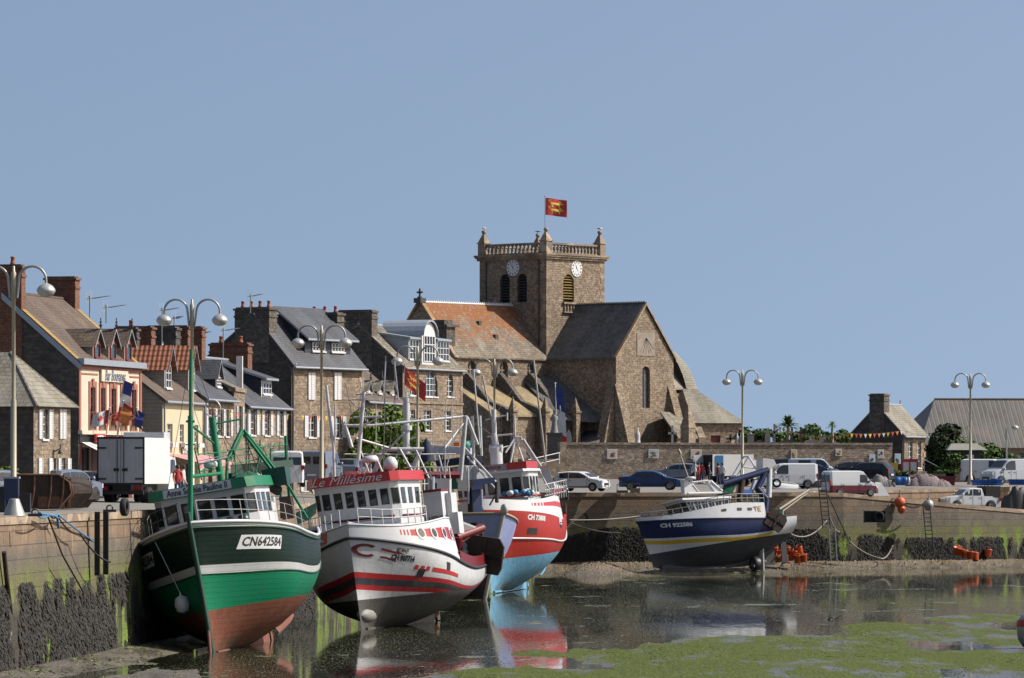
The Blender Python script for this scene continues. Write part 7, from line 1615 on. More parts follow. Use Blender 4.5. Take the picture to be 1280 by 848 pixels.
plate(b,[(944,600,10),(951,601,10),(949,612,10),(940,612,10)],'net_guard',MAT['steelw'],.4); plate(b,[(941,625,8.6),(957,622,9.0),(957,643,9.2),(950,642,9)],'stern_shelter',paint('dark_teal',(.01,.05,.05),.7),.3)
plate(b,[(903,617,6.8),(917,600,6.8),(926,600,7),(915,617,6.8)],'net_drum',MAT['net'],1.2); plate(b,[(916,616,6.9),(920,606,7),(926,606,7),(925,616,7)],'deck_box',paint('orange_white',(.55,.35,.3),.7,0,.5,6),.8)
plate(b,[(928,612,8.6),(942,612,8.6),(942,619,8.6),(928,619,8.6)],'fish_box',paint('box_blue',(.02,.10,.35),.6),.8)

trawl_door(b,pb(970,651,102.4),1.4,1.3,Matrix.Rotation(R(172),4,'Z')@Matrix.Rotation(R(36),4,'Y'))
b.tubes('rudder_frame',MAT['galv'],[((952,684,10),(953,714,10),.18),((946,702,10),(958,702,10),.05)],4)
g=MB(); q=Vector(pb(944,705,9.5)); g.lathe([(.48,-.25),(.52,-.05),(.52,.15),(.47,.25),(.44,.1),(.45,-.2)],q,0,14,axis='x'); g.build('propeller_nozzle',MAT['black'],b.root)
g=MB(); rr=random.Random(9)
for k in range(26):
    q=Vector(top(.03+.17*rr.random(),rr.choice((1,-1)))); g.tube([q+Vector((0,-.2,0)),q+Vector((rr.uniform(-.2,.2),-.2,rr.uniform(.1,.35))),q+Vector((rr.uniform(-.4,.4),-.3,.05))],.03,0,4)
g.build('anchor_gear',MAT['iron'],b.root)

# working-deck clutter: coils, crates and floats on the afterdecks
def clutter(b,x0,x1,y0,y1,z,n,seed,mats):
    rr=random.Random(seed)
    for i in range(n):
        g=MB(); x,y=-rr.uniform(x0,x1),rr.uniform(y0,y1); k=i%3
        if k==0: g.lathe([(.18,0),(.34,.03),(.38,.12),(.32,.22),(.2,.2),(.18,0)],(x,y,z),0,12); nm_='rope_coil'
        elif k==1: g.box((x-.3,y-.22,z),(x+.3,y+.22,z+.32)); g.box((x-.33,y-.25,z+.32),(x+.33,y+.25,z+.37)); nm_='fish_crate'
        else: g.lathe([(.01,-.2),(.14,-.15),(.2,0),(.14,.15),(.01,.2)],(x,y,z+.2),0,10); nm_='float'
        g.build(nm_,rr.choice(mats),b.root)
cm=[MAT['orange'],MAT['net'],MAT['rope'],MAT['navy'],MAT['boatwhite'],MAT['black_rubber']]
clutter(MB_,7.4,12,-2.2,2.4,MB_.D*.84,16,3,cm); clutter(GB,9.6,13,-2,2,GB.D*.80,12,4,cm); clutter(b,7,10,-1.2,1.6,b.zsh(.8)+.25,9,5,cm)
# ---------------------------------------------------------------- ropes, chains, ladders, tyres and buckets on the walls
def rope(name,label,pts,r,mat,sag=0,n=14,cat='rope'):
    P=[Vector(p) for p in pts]; out=[]
    for a,c in zip(P,P[1:]):
        for i in range(n): t=i/n; q=a.lerp(c,t); q.z-=sag*4*t*(1-t); out.append(q)
    out.append(P[-1]); o=MB(); base=P[0]; o.tube(out,r,0,6); ob=o.build(name,mat,None,base); return tag(ob,label,cat)
def wp(px,py,k): X,Y=XY(px,k); return (X,Y,ZZ(py,k))
blue=paint('rope_blue',(.05,.22,.42),.8)
bowG=GB.w(GB.P(.30,.84,.05,-1))
rope('mooring_rope','bright blue mooring rope from the quay edge to the green trawler',[wp(44,641.5,35),wp(62,643,34.2),wp(72,643,33.8),tuple(bowG)],.032,blue,.15)
rope('mooring_rope','short blue rope tail hanging over the left quay edge',[wp(50,642,34.5),wp(68,645,34.1),wp(72,648,33.9),wp(73,660,33.8)],.05,blue,0)
rope('mooring_rope','dark slack rope from the quay edge down towards the green trawler',[wp(72,645,33.8),wp(100,667,33.2),wp(138,703,32.6)],.035,MAT['black_rubber'],.2)
rope('mooring_rope','dark rope running straight down the left wall into the weed',[wp(60,646,34.0),wp(78,694,33.9),wp(104,740,33.2)],.035,MAT['black_rubber'],.0)
rope('mooring_rope','pale rope from the red trawler along the back wall to the navy boat',[wp(712,650,19.5),wp(801,645,17.6)],.03,MAT['rope'],.1)
rope('mooring_rope','dark rope from the red trawler sagging to the weed on the back wall',[wp(712,653,19.5),wp(775,666,17.4),wp(800,668,17.4)],.04,MAT['black_rubber'],.2)
rope('mooring_rope','tan rope slung from the slipway ladder to the foot of the wall and up again',[wp(1037,645,16.95),wp(1050,665,16.9),wp(1100,698,16.9),wp(1116,682,16.8)],.05,MAT['rope'],.35)
rope('mooring_rope','yellowish rope from the navy trawler stern to the slipway ladder',[wp(986,666,17.2),wp(1034,650,16.95)],.05,MAT['rope'],.7)
rope('mooring_rope','dark rope between the red buoys and the grey float',[wp(1130,630,16.75),wp(1155,629,16.7)],.06,MAT['black_rubber'],.3)
rope('mooring_chain','rusty chain hanging down the left wall at the frame edge',[wp(5,690,35.6),wp(9,730,35.5),wp(14,770,35.2),wp(20,800,35)],.09,MAT['rust'],0,cat='chain')
rope('mooring_rope','pale rope looped low on the left wall weed',[wp(14,765,35.2),wp(14,790,35.3),wp(3,805,35.6)],.04,MAT['rope'],.3)
rope('timber_pole','long weathered timber pole leaning from the slipway wall to the navy trawler',[wp(974,637,17.3),wp(1012,612,17.0)],.09,MAT['wood'],0,cat='pole')
rope('timber_pole','second thinner timber pole lying beside the long leaning one',[wp(976,641,17.35),wp(1010,616,17.0)],.05,MAT['wood'],0,cat='pole')
rope('mooring_rope','straight dark rope slanting down from the red and white van',[wp(1035,619,16.9),wp(1063,680,16.9)],.05,MAT['black_rubber'],0)
def ladder(label,x0,y0,y1,k,w=.5,mat='iron',dx=0):
    X,Y=XY(x0,k); z0,z1=ZZ(y1,k),ZZ(y0,k); g=MB(); L=z1-z0; 
    for s_ in (-w/2,w/2): g.tube([(s_,0,0),(s_+dx,0.28,L)],.045,0,5)
    n=int(L/.3)
    for i in range(1,n): t=i/n; g.tube([(-w/2+dx*t,.28*t,L*t),(w/2+dx*t,.28*t,L*t)],.025,0,4)
    o=g.build('wall_ladder',MAT[mat]); o.location=(X,Y-.35,z0); return tag(o,label,'ladder','iron ladders fixed to the quay walls')
ladder('upper iron ladder on the dark wall below the red and white van',1033,592,660,17.0,.55,dx=-.4); ladder('lower grey ladder reaching the weed under the van ladder',1042,658,702,16.95,.45,'galv',dx=-.15)
ladder('rusty ladder on the sloping wall under the grey float',1163,632,694,16.8,.5,dx=-.3); ladder('black ladder on the slipway wall below the big orange buoy pickup',1243,636,688,16.3,.6)
def tyre(label,px,py,k,r=.38,ry=0,yoff=.35,name='tyre'):
    X,Y=XY(px,k); g=MB(); g.lathe([(r*.58,-.09),(r*.8,-.13),(r*.97,-.1),(r,0),(r*.97,.1),(r*.8,.13),(r*.58,.09),(r*.55,0),(r*.58,-.09)],(0,0,0),0,18,axis='y'); o=g.build(name,MAT['black_rubber']); o.location=(X,Y-yoff,ZZ(py,k)); o.rotation_euler=(0,0,ry); return tag(o,label,'tyre','tyre fenders hung on the walls')
tyre('black tyre in a dark recess of the back wall right of the red trawler',728,648,17.05,.45); tyre('tyre hung in the dark recess of the slipway wall',1098,646,16.9,.42); tyre('tyre sitting on the wall top beside the green trawler',157,634,31.8,.36,R(80),.5); tyre('tyre hanging beside the black ladder at the right edge',1252,647,16.25,.42)
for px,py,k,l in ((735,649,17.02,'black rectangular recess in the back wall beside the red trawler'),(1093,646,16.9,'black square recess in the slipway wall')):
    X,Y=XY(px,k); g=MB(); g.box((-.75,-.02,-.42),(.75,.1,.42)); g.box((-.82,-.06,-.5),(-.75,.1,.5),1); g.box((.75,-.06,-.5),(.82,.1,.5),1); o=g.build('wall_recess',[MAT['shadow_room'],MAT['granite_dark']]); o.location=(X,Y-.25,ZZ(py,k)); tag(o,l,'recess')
for px,k,l in ((146,32.5,'first dark timber fender pile on the left quay wall by the green bow'),(152,32.2,'second dark timber fender pile, nearer the green trawler')):
    X,Y=XY(px,k); g=MB(); g.box((-.10,-.15,-2.4),(.10,.15,.05)); o=g.build('fender_pile',MAT['black_rubber']); o.location=(QX(Y)+.38,Y,0); tag(o,l,'fender')
def buoy(label,px,py,k,r,mat,neck=True,name='buoy',y=.6):
    X,Y=XY(px,k); r_=empty(name,(X,Y-y,ZZ(py,k)),0,label,'buoy'); g=MB(); g.lathe([(.01,-r*1.15),(r*.5,-r*.95),(r*.9,-r*.45),(r,0),(r*.9,r*.5),(r*.5,r*.9),(.01,r)],(0,0,0),0,16); g.build('body',MAT[mat],r_)
    g=MB(); g.lathe([(r*.3,r*.8),(r*.3,r*1.15),(.01,r*1.2)],(0,0,0),0,8); g.tube([(0,0,r),(0,.3,r+.5)],.03,0,5); g.build('neck',MAT['navy'],r_)
buoy('large red-orange buoy hanging over the sloping wall, upper one of a pair',1124,628,16.7,.42,'orange'); buoy('smaller orange buoy hanging just below the large one',1126,637,16.7,.30,'orange'); buoy('pale grey-green float hanging on the sloping wall',1159.5,631,16.7,.40,'galv'); buoy('red-orange buoy hung on the pickup cage at the right',1232,619,16.0,.36,'orange',y=1.2)
def bucket(px,py,k,label,group,y=.5,tilt=0):
    X,Y=XY(px,k); g=MB(); g.lathe([(.2,0),(.22,.02),(.30,.5),(.33,.52),(.33,.56),(.29,.55),(.19,.04),(.01,.03)],(0,0,0),0,14); g.tube([(-.31,0,.52),(-.2,0,.68),(0,0,.74),(.2,0,.68),(.31,0,.52)],.015,0,4)
    o=g.build('bucket',MAT['orange']); o.location=(X,Y-y,ZZ(py,k)); o.rotation_euler=(tilt,tilt*.5,px); return tag(o,label,'bucket',group)
G1='orange buckets heaped on the weed beside the navy trawler'; G2='orange buckets at the foot of the sloping wall'
ORD=('first','second','third','fourth','fifth','sixth','seventh','eighth','ninth')
for i,(px,py,t) in enumerate(sorted(((967,689,.3),(975,694,-.2),(983,691,.2),(991,695,0),(1000,690,-.3),(972,700,.1),(981,701,-.1),(996,701,0),(1004,699,.2)))):
    bucket(px,py+3,17.0,ORD[i]+' orange bucket from the left in the heap beside the navy trawler',G1,.6+.2*(py-689)/6,t)
for i,(px,py,t) in enumerate(((1194,690,.3),(1198,692,-.2),(1205,694,.2),(1212,696,0),(1219,698,-.3))): bucket(px,py+3,16.75,ORD[i]+' orange bucket from the left in the row under the sloping wall',G2,.5,t)
bucket(1234,696,16.5,'lone orange bucket at the foot of the wall, right of the bucket row',None,.5)
# ---------------------------------------------------------------- vehicles
MAT['tyre']=MAT['black_rubber']; MAT['carglass']=glassm('car_glass',(.012,.014,.016),.05); MAT['hub']=paint('wheel_silver',(.35,.35,.36),.35,.7,.05)
MAT['plastic']=paint('black_plastic',(.02,.02,.022),.5); MAT['lampred']=paint('tail_red',(.35,.01,.01),.25); MAT['lampclear']=paint('head_clear',(.6,.62,.65),.15,.2,.05)
def carpaint(n,c,metal=.0): return paint('car_'+n,c,.22,metal,.03,1)
TYPES=dict(
 hatch=dict(L=3.95,W=1.72,belt=.92,prof=[(0,.55,.0),(.02,.98,.0),(.15,1.12,.3),(.42,1.40,.9),(1.2,1.47,1),(2.1,1.44,1),(2.45,1.32,.9),(3.0,1.02,.15),(3.05,.98,0),(3.6,.86,0),(3.88,.72,0),(3.95,.45,0)],wheels=(.72,3.2),r=.31,win=[(.55,1.25),(1.32,2.62)]),
 sedan=dict(L=4.6,W=1.78,belt=.92,prof=[(0,.55,0),(.03,.92,0),(.2,1.02,0),(.75,1.05,0),(.85,1.08,.2),(1.35,1.38,.95),(1.9,1.43,1),(2.5,1.42,1),(2.8,1.33,.9),(3.4,1.0,.1),(3.45,.97,0),(4.2,.84,0),(4.52,.7,0),(4.6,.45,0)],wheels=(.85,3.7),r=.32,win=[(1.12,1.85),(1.92,2.95)]),
 estate=dict(L=4.4,W=1.74,belt=.95,prof=[(0,.55,0),(.02,1.0,0),(.1,1.1,.3),(.35,1.42,.95),(1.5,1.48,1),(2.4,1.45,1),(2.7,1.35,.9),(3.25,1.02,.1),(3.3,.99,0),(4.0,.88,0),(4.33,.72,0),(4.4,.45,0)],wheels=(.8,3.5),r=.32,win=[(.4,1.1),(1.18,1.95),(2.02,2.85)]),
 van=dict(L=4.7,W=1.95,belt=1.15,prof=[(0,.5,0),(.02,1.15,.0),(.06,2.1,.9),(.25,2.2,1),(3.0,2.2,1),(3.3,2.12,.95),(3.9,1.35,.15),(3.95,1.3,0),(4.45,1.08,0),(4.65,.8,0),(4.7,.45,0)],wheels=(.95,3.9),r=.34,win=[(2.9,3.62)]),
 minivan=dict(L=4.4,W=1.85,belt=1.08,prof=[(0,.5,0),(.02,1.1,0),(.06,1.85,.9),(.25,1.93,1),(2.7,1.93,1),(3.0,1.83,.95),(3.55,1.25,.15),(3.6,1.2,0),(4.15,1.0,0),(4.36,.8,0),(4.4,.45,0)],wheels=(.85,3.65),r=.33,win=[(2.35,3.3)]),
 suv=dict(L=4.5,W=1.82,belt=1.1,prof=[(0,.6,0),(.02,1.05,0),(1.35,1.08,0),(1.42,1.15,.2),(1.55,1.68,.95),(2.2,1.73,1),(2.6,1.7,1),(2.8,1.6,.9),(3.3,1.15,.1),(3.35,1.12,0),(4.2,1.0,0),(4.45,.85,0),(4.5,.5,0)],wheels=(.85,3.65),r=.36,win=[(1.65,2.3),(2.38,3.02)]))
def vehicle(kind,name,label,px,py,k,ang,paintm,cat='car',low=None,rearglass=True,scale=1,group=None,wind=True,extra_win=None):
    T=TYPES[kind]; L,W,belt=T['L'],T['W'],T['belt']; X,Y=XY(px,k); zb=ZZ(py,k)
    r_=empty(name,(X,Y,zb),R(ang),label,cat,group); r_.scale=(scale,)*3
    ox=-L/2; z0=.24; half=W/2
    def section(z,top,gh):
        # half width at height z
        if z<=belt or gh<=0: return half*(1-.03*max(0,(.5-z)/.5))*(1-.02*max(0,(z-.7)))
        return half-(z-belt)*.20*(1 if top<1.7 else .45)
    prof=T['prof']; fr=[]
    for x,zt,gh in prof:
        endt=min(1,min(x,L-x)/.35); ins=(1-endt)**2*.12
        zs=[z0,.5,min(belt,zt)*.85 if min(belt,zt)>.6 else .52,min(belt,zt),]
        top=zt if zt>belt else zt
        sec=[]
        for z in (z0,min(.5,zt),min(belt,zt)*.82 if zt>.7 else zt*.95,min(belt,zt)): sec.append((section(z,zt,gh)-ins,z))
        if zt>belt+.02: sec+= [(section((belt+zt)/2,zt,1)-ins,(belt+zt)/2),(section(zt-.06,zt,1)-ins,zt-.06),(section(zt,zt,1)-.12-ins,zt)]
        else: sec+=[(sec[-1][0]-.02,zt),(sec[-1][0]-.05,zt),(sec[-1][0]-.12,zt)]
        sec.append((0,zt+.02)); fr.append((x,sec))
    m=len(fr[0][1]); g=MB()
    for sgn in (1,-1):
        vs=[(ox+x,sgn*y,z) for x,sec in fr for y,z in sec]; n=len(fr)
        lo=0
        for i in range(n-1):
            for j in range(m-1):
                q=[i*m+j,(i+1)*m+j,(i+1)*m+j+1,i*m+j+1]; pts=[vs[a] for a in q]
                zc=sum(p[2] for p in pts)/4
                g.add(pts if sgn<0 else pts[::-1],[[0,1,2,3]],1 if (low and zc<low) else 0,smooth=False)
        for e in (0,n-1): 
            pts=vs[e*m:(e+1)*m]+[(pts_[0],0,z0) for pts_ in [vs[e*m]]]; g.add(pts,[list(range(len(pts)))],1 if low else 0)
    g.face([(ox,-half*.9,z0),(ox+L,-half*.9,z0),(ox+L,half*.9,z0),(ox,half*.9,z0)],2)
    body=g.build('body',[paintm,MAT['plastic'] if low is None or low is True else MAT['van_red'],MAT['plastic']],r_)
    # side glass
    def topz(x):
        return interp(x,[(a,z) for a,z,_ in prof])
    for sgn in (1,-1):
        for a,c in T['win']+(extra_win or []):
            def P(x,z):
                zt=topz(x); return (ox+x,sgn*(section(z,zt,1)+.012),z)
            def bz(x): return belt+.05
            xs=[a+(c-a)*i/5 for i in range(6)]; lo=[P(x,bz(x)) for x in xs]; hi=[P(x,max(bz(x)+.02,min(topz(x)-.11,belt+.72))) for x in xs]
            w=MB(); 
            for i in range(5): q=[lo[i],lo[i+1],hi[i+1],hi[i]]; w.add(q if sgn<0 else q[::-1],[[0,1,2,3]])
            w.build('side_window',MAT['carglass'],r_)
    # windscreen and rear glass: between consecutive profile points with large slope
    fi=[i for i in range(len(prof)-1) if prof[i][2]>=.85 and prof[i+1][2]<=.2][-1]
    (xa,za,_),(xb,zb2,_)=prof[fi],prof[fi+1]
    w=MB(); n_=Vector((zb2-za,0,-(xb-xa)));n_=Vector((za-zb2,0,xb-xa)).normalized()*.015
    def q(t,s_): x=xa+(xb-xa)*t; z=za+(zb2-za)*t+.01; y=(section(z,za,1)-.13)*s_; return (ox+x+n_.x,y,z+n_.z)
    w.add([q(.04,-1),q(.92,-1),q(.92,1),q(.04,1)],[[0,1,2,3]]); w.build('windscreen',MAT['carglass'],r_)
    if rearglass:
        w=MB()
        if kind in ('van','minivan','suv'):
            if kind!='suv':
                for s_ in (-1,1): w.add([(ox-.0,s_*.08,belt+.1),(ox-.0,s_*(half*.82),belt+.1),(ox+.035,s_*(half*.80),prof[2][1]-.25),(ox+.035,s_*.08,prof[2][1]-.25)],[[0,1,2,3]])
                for v in range(len(w.v)): w.v[v].x-=.03
        else:
            ri=[i for i in range(len(prof)-1) if prof[i][2]<=.3 and prof[i+1][2]>=.9][0]; (xa2,za2,_),(xb3,zb3,_)=prof[ri],prof[ri+1]
            d=Vector((-(zb3-za2),0,xb3-xa2)).normalized()*.015
            def q2(t,s_): x=xa2+(xb3-xa2)*t; z=za2+(zb3-za2)*t; return (ox+x+d.x,s_*(half-.3-.08*t),z+d.z+.01)
            w.add([q2(.08,-1),q2(.08,1),q2(.9,1),q2(.9,-1)],[[0,1,2,3]])
        if w.f: w.build('rear_window',MAT['carglass'],r_)
    for sgn in (1,-1):
        g=MB()
        for x in sorted(set([T['win'][-1][1]+.12]+[w_[0]-.05 for w_ in T['win']]+([1.1,2.75] if kind in('van','minivan') else []))):
            y=sgn*(half+.004); g.box((ox+x,y-.004,.36),(ox+x+.018,y+.004,belt-.02)); g.box((ox+x+.1,y-.008,belt-.17),(ox+x+.26,y+.01,belt-.13))
        g.box((ox+.9+.2,sgn*half-.004,.30),(ox+L-1.1,sgn*half+.012,.37))
        g.build('door_trim',MAT['plastic'],r_)
    wr=T['r']
    for x in T['wheels']:
        for sgn in (1,-1):
            wl=empty('wheel',(ox+x,sgn*(half-.09),wr)); wl.parent=r_
            g=MB(); g.lathe([(wr*.62,-.1),(wr*.9,-.105),(wr,-.06),(wr,.06),(wr*.9,.105),(wr*.62,.1)],(0,0,0),0,18,axis='y'); g.build('tyre',MAT['tyre'],wl)
            g=MB(); yy=.085*sgn
            for a in range(6):
                t=a*math.pi/3; c,s_=math.cos(t),math.sin(t); p=.07; g.add([(c*.04-s_*p,yy,s_*.04+c*p),(c*wr*.62-s_*p,yy,s_*wr*.62+c*p),(c*wr*.62+s_*p,yy,s_*wr*.62-c*p),(c*.04+s_*p,yy,s_*.04-c*p)],[[0,1,2,3]])
            g.lathe([(wr*.62,yy),(wr*.55,yy)],(0,0,0),0,18,axis='y'); g.lathe([(wr*.6,yy*.4),(.01,yy*.4)],(0,0,0),1,18,axis='y'); g.build('rim',[MAT['hub'],MAT['plastic']],wl)
            g=MB(); R_=wr*1.16; yo=sgn*(half+.004)
            pts=[(ox+x+R_*math.cos(a*math.pi/12),yo,max(z0,wr+R_*math.sin(a*math.pi/12))) for a in range(-2,15)]
            g.face(pts); g.build('wheel_arch',MAT['plastic'],r_)
            wl.location.y=sgn*(half-.04)
    for sgn in (1,-1):
        zf=prof[-3][1]-.12 if prof[-3][1]>.7 else .65
        g=MB(); g.box((ox+L-.16,sgn*(half*.60),zf-.12),(ox+L-.03,sgn*(half*.93),zf+.07)); g.build('headlight',MAT['lampclear'],r_)
        g=MB(); zt=.95 if kind not in('van','minivan') else 1.15; g.box((ox-.03,sgn*half*.80,zt-.22),(ox+.1,sgn*half*.985,zt+.02 if kind!='van' else zt+.2)); g.build('tail_light',MAT['lampred'],r_)
        g=MB(); xm=(xa+xb)/2+.12; g.lathe([(.01,-.1),(.09,-.08),(.10,.06),(.01,.1)],(ox+xm,sgn*(half+.08),belt+.12),0,8); g.build('wing_mirror',paintm if kind!='van' else MAT['plastic'],r_)
    g=MB(); g.box((ox+L-.04,-half*.45,.38),(ox+L+.03,half*.45,.62),0); g.build('grille',MAT['plastic'],r_)
    g=MB(); g.box((ox+L+.02,-.26,.34),(ox+L+.04,.26,.45)); g.box((ox-.05,-.26,.5),(ox-.02,.26,.61)); g.build('number_plate',MAT['white'],r_)
    return r_
MAT['van_red']=carpaint('maroon',(.13,.012,.02)); cw=carpaint('white',(.68,.69,.70)); cb=carpaint('blue',(.010,.045,.16)); cs=carpaint('silver_blue',(.20,.23,.30),.3); cd=carpaint('black',(.012,.014,.02)); cn=carpaint('navy',(.012,.018,.06)); cg=carpaint('grey',(.12,.13,.15),.2)
vehicle('hatch','parked_car','white hatchback parked alone on the quay edge right of the red trawler',727,614.5,17.1,-24,cw)
vehicle('sedan','parked_car','dark blue saloon car parked beside the white hatchback',814,613,17.1,-7,cb,scale=1.0)
vehicle('estate','parked_car','silver-blue estate car facing left in front of the churchyard wall',848,602.5,15.6,171,cs)
vehicle('estate','parked_car','dark car mostly hidden behind the people and the box truck',872,598,15.2,170,cd)
vehicle('minivan','parked_van','white panel van facing left above the navy trawler stern',985,611,16.3,188,cw,'van',rearglass=False)
vehicle('minivan','parked_van','pale blue-white van with side windows behind the other white van',1019,603,15.3,-8,carpaint('paleblue',(.42,.48,.56)),'van',extra_win=[(.9,1.9)])
vehicle('sedan','parked_car','blue saloon between the two white vans',1020,603.5,15.8,-5,cn); vehicle('estate','parked_car','dark navy car roof showing behind the white panel van',972,596,15.1,175,cd)
vehicle('estate','parked_car','black car with a red tail lamp behind the red and white van',1058,600,15.3,182,cd); vehicle('hatch','parked_car','very dark hatchback nosing in beside the information boards',1083,603,15.5,176-20,cd,scale=1.1)
vehicle('van','parked_van','white van with a maroon lower half and rear doors towards us',1062,620.5,16.75,22,cw,'van',low=.78,scale=.86)
rp=vehicle('suv','pickup_truck','white pickup with its nose to the left down on the slipway',1212,638,16.25,196,cw,'pickup')
g=MB(); g.box((-2.2,-.85,1.0),(-1.0,.85,1.85)); 
for k in range(5): g.tube([(-2.2+.3*k,-.88,1.0),(-2.2+.3*k,-.88,1.95)],.03,0,4)
g.build('load_cage',paint('cage_dark',(.03,.03,.028),.9,0,.5,8),rp)
vehicle('minivan','parked_van','white van facing right beside the tall lamp post on the right',1236,604,15.4,-16,cw,'van',rearglass=False); vehicle('minivan','parked_van','silver-white van facing us at the right edge of the quay',1263,606.5,16.0,208,carpaint('van_grey',(.48,.50,.54)),'van',scale=1.05)
vehicle('minivan','parked_van','white van half cut off by the right edge of the picture',1296,606,15.6,190,cw,'van')
vehicle('estate','parked_car','pale blue-grey car behind the rusty dredges on the left',82,627.5,27.5,68,cs); vehicle('sedan','parked_car','grey saloon squeezed between the dredges and the box truck',110,627,26.5,74,cg)
vehicle('estate','parked_car','blue-grey car at the very left edge of the quay',-2,631,29.5,60,cs)
vehicle('minivan','parked_van','white van parked behind the green trawler rigging',357,609,23.2,95,cw,'van'); vehicle('minivan','parked_van','grey-roofed van behind the white trawler wheelhouse',400,606,21.8,80,cs,'van'); vehicle('estate','parked_car','silver car hidden between the boats and the tall stone house',440,604,20.5,80,cs)
# delivery truck on the left
X,Y=XY(169,26.4); r_=empty('box_truck',(X,Y,ZZ(630,26.4)),R(78),'white box truck with dark grey rear doors towards us, in front of the inn','truck')
greyd=paint('truck_door_grey',(.48,.49,.51),.5,0,.12,1,streak=.3,dirt=(.06,.05,.04)); 
g=MB(); g.box((-2.3,-1.12,.95),(2.0,1.12,3.12)); g.build('cargo_box',MAT['white'],r_)
for s_ in (-1,1):
    g=MB(); g.box((-2.36,s_*.02,1.0),(-2.31,s_*1.08,3.06)); d=g.build('rear_door',greyd,r_)
    g=MB(); g.tube([(-2.39,s_*.16,1.02),(-2.39,s_*.16,3.04)],.02,0,5); g.box((-2.4,s_*.08,1.55),(-2.37,s_*.34,1.68))
    for z in (1.15,2.6): g.box((-2.39,s_*.7,z),(-2.365,s_*1.08,z+.07))
    g.build('door_latch',MAT['black'],d)
g=MB()
for a in (((-2.38,-1.15,.93),(-2.28,-1.09,3.15)),((-2.38,1.09,.93),(-2.28,1.15,3.15)),((-2.38,-1.088,3.07),(-2.28,1.088,3.15)),((-2.38,-1.088,.9),(-2.28,1.088,.99))): g.box(*a)
g.build('door_frame',MAT['black'],r_)
g=MB(); g.box((-2.2,-.45,.62),(3.4,.45,.9)); g.box((-2.35,-1.1,.45),(-2.22,1.1,.62)); g.box((-2.3,-1.05,.6),(-2.2,-.6,.86)); g.box((-2.3,.6,.6),(-2.2,1.05,.86)); g.build('chassis',MAT['black'],r_)
for s_ in (-1,1): g=MB(); g.box((-2.40,s_*.62,.66),(-2.36,s_*1.02,.84)); g.build('tail_light',MAT['lampred'],r_)
g=MB(); g.prism([(2.15,.55),(4.25,.55),(4.3,1.15),(3.75,1.45),(3.3,2.2),(2.15,2.3)],'y',-1.0,1.0); cab=g.build('cab',MAT['white'],r_)
g=MB(); 
for s_ in (-1,1): g.add([(2.5,s_*1.01,1.45),(3.5,s_*1.01,1.45),(3.2,s_*1.01,2.1),(2.5,s_*1.01,2.1)],[[0,1,2,3]])
g.build('cab_window',MAT['carglass'],cab)
g=MB(); g.box((1.4,-1.0,3.13),(2.4,1.0,3.4)); g.box((2.01,-.8,2.4),(2.5,.8,3.12)); g.build('cooling_unit',MAT['steelw'],r_)
for x,ww in ((-1.1,.22),(3.4,.12)):
    for s_ in (-1,1):
        wl=empty('wheel',(x,s_*.88,.4)); wl.parent=r_; g=MB(); g.lathe([(.22,-ww),(.36,-ww),(.4,-ww*.7),(.4,ww*.7),(.36,ww),(.22,ww)],(0,0,0),0,18,axis='y'); g.build('tyre',MAT['tyre'],wl); g=MB(); g.lathe([(.22,.6*ww*s_),(.1,.2*ww*s_),(.01,.2*ww*s_)],(0,0,0),0,14,axis='y'); g.build('rim',MAT['hub'],wl)
# box truck with open doors on the square
X,Y=XY(912,15.6); r_=empty('box_truck',(X,Y,ZZ(606,15.6)),R(22),'white box truck with its rear open and a blue door swung out, on the square','truck'); r_.scale=(.88,)*3
g=MB(); g.box((-2.2,1.08,.8),(1.9,1.1,2.75)); g.box((-2.2,-1.1,.8),(1.9,-1.08,2.75)); g.box((-2.2,-1.08,.8),(1.9,1.08,.85)); g.box((-2.2,-1.08,2.7),(1.9,1.08,2.75)); g.box((1.86,-1.08,.85),(1.9,1.08,2.7)); g.build('cargo_box',MAT['white'],r_)
g=MB(); g.box((-2.15,-1.07,.86),(1.8,1.07,2.69)); o=g.build('load_space',MAT['shadow_room'],r_)
g=MB(); g.box((-1.9,-1.16,.85),(-1.15,-1.115,2.65)); g.build('cargo_door',paint('door_blue',(.03,.16,.34),.4),r_); g=MB(); g.box((-3.1,1.1,.85),(-2.2,1.14,2.7)); g.build('cargo_door',MAT['steelw'],r_)
g=MB(); g.prism([(1.95,.5),(3.6,.5),(3.65,1.2),(3.2,1.4),(2.9,2.15),(1.95,2.25)],'y',-.95,.95); g.build('cab',MAT['white'],r_); g=MB(); g.box((-2,-.4,.5),(2,.4,.78)); g.build('chassis',MAT['black'],r_)
for x in (-1.3,2.9):
    for s_ in (-1,1): g=MB(); g.lathe([(.2,-.14),(.36,-.12),(.38,0),(.36,.12),(.2,.14),(.01,.1)],(x,s_*.9,.38),0,16,axis='y'); g.build('wheel',MAT['tyre'],r_)
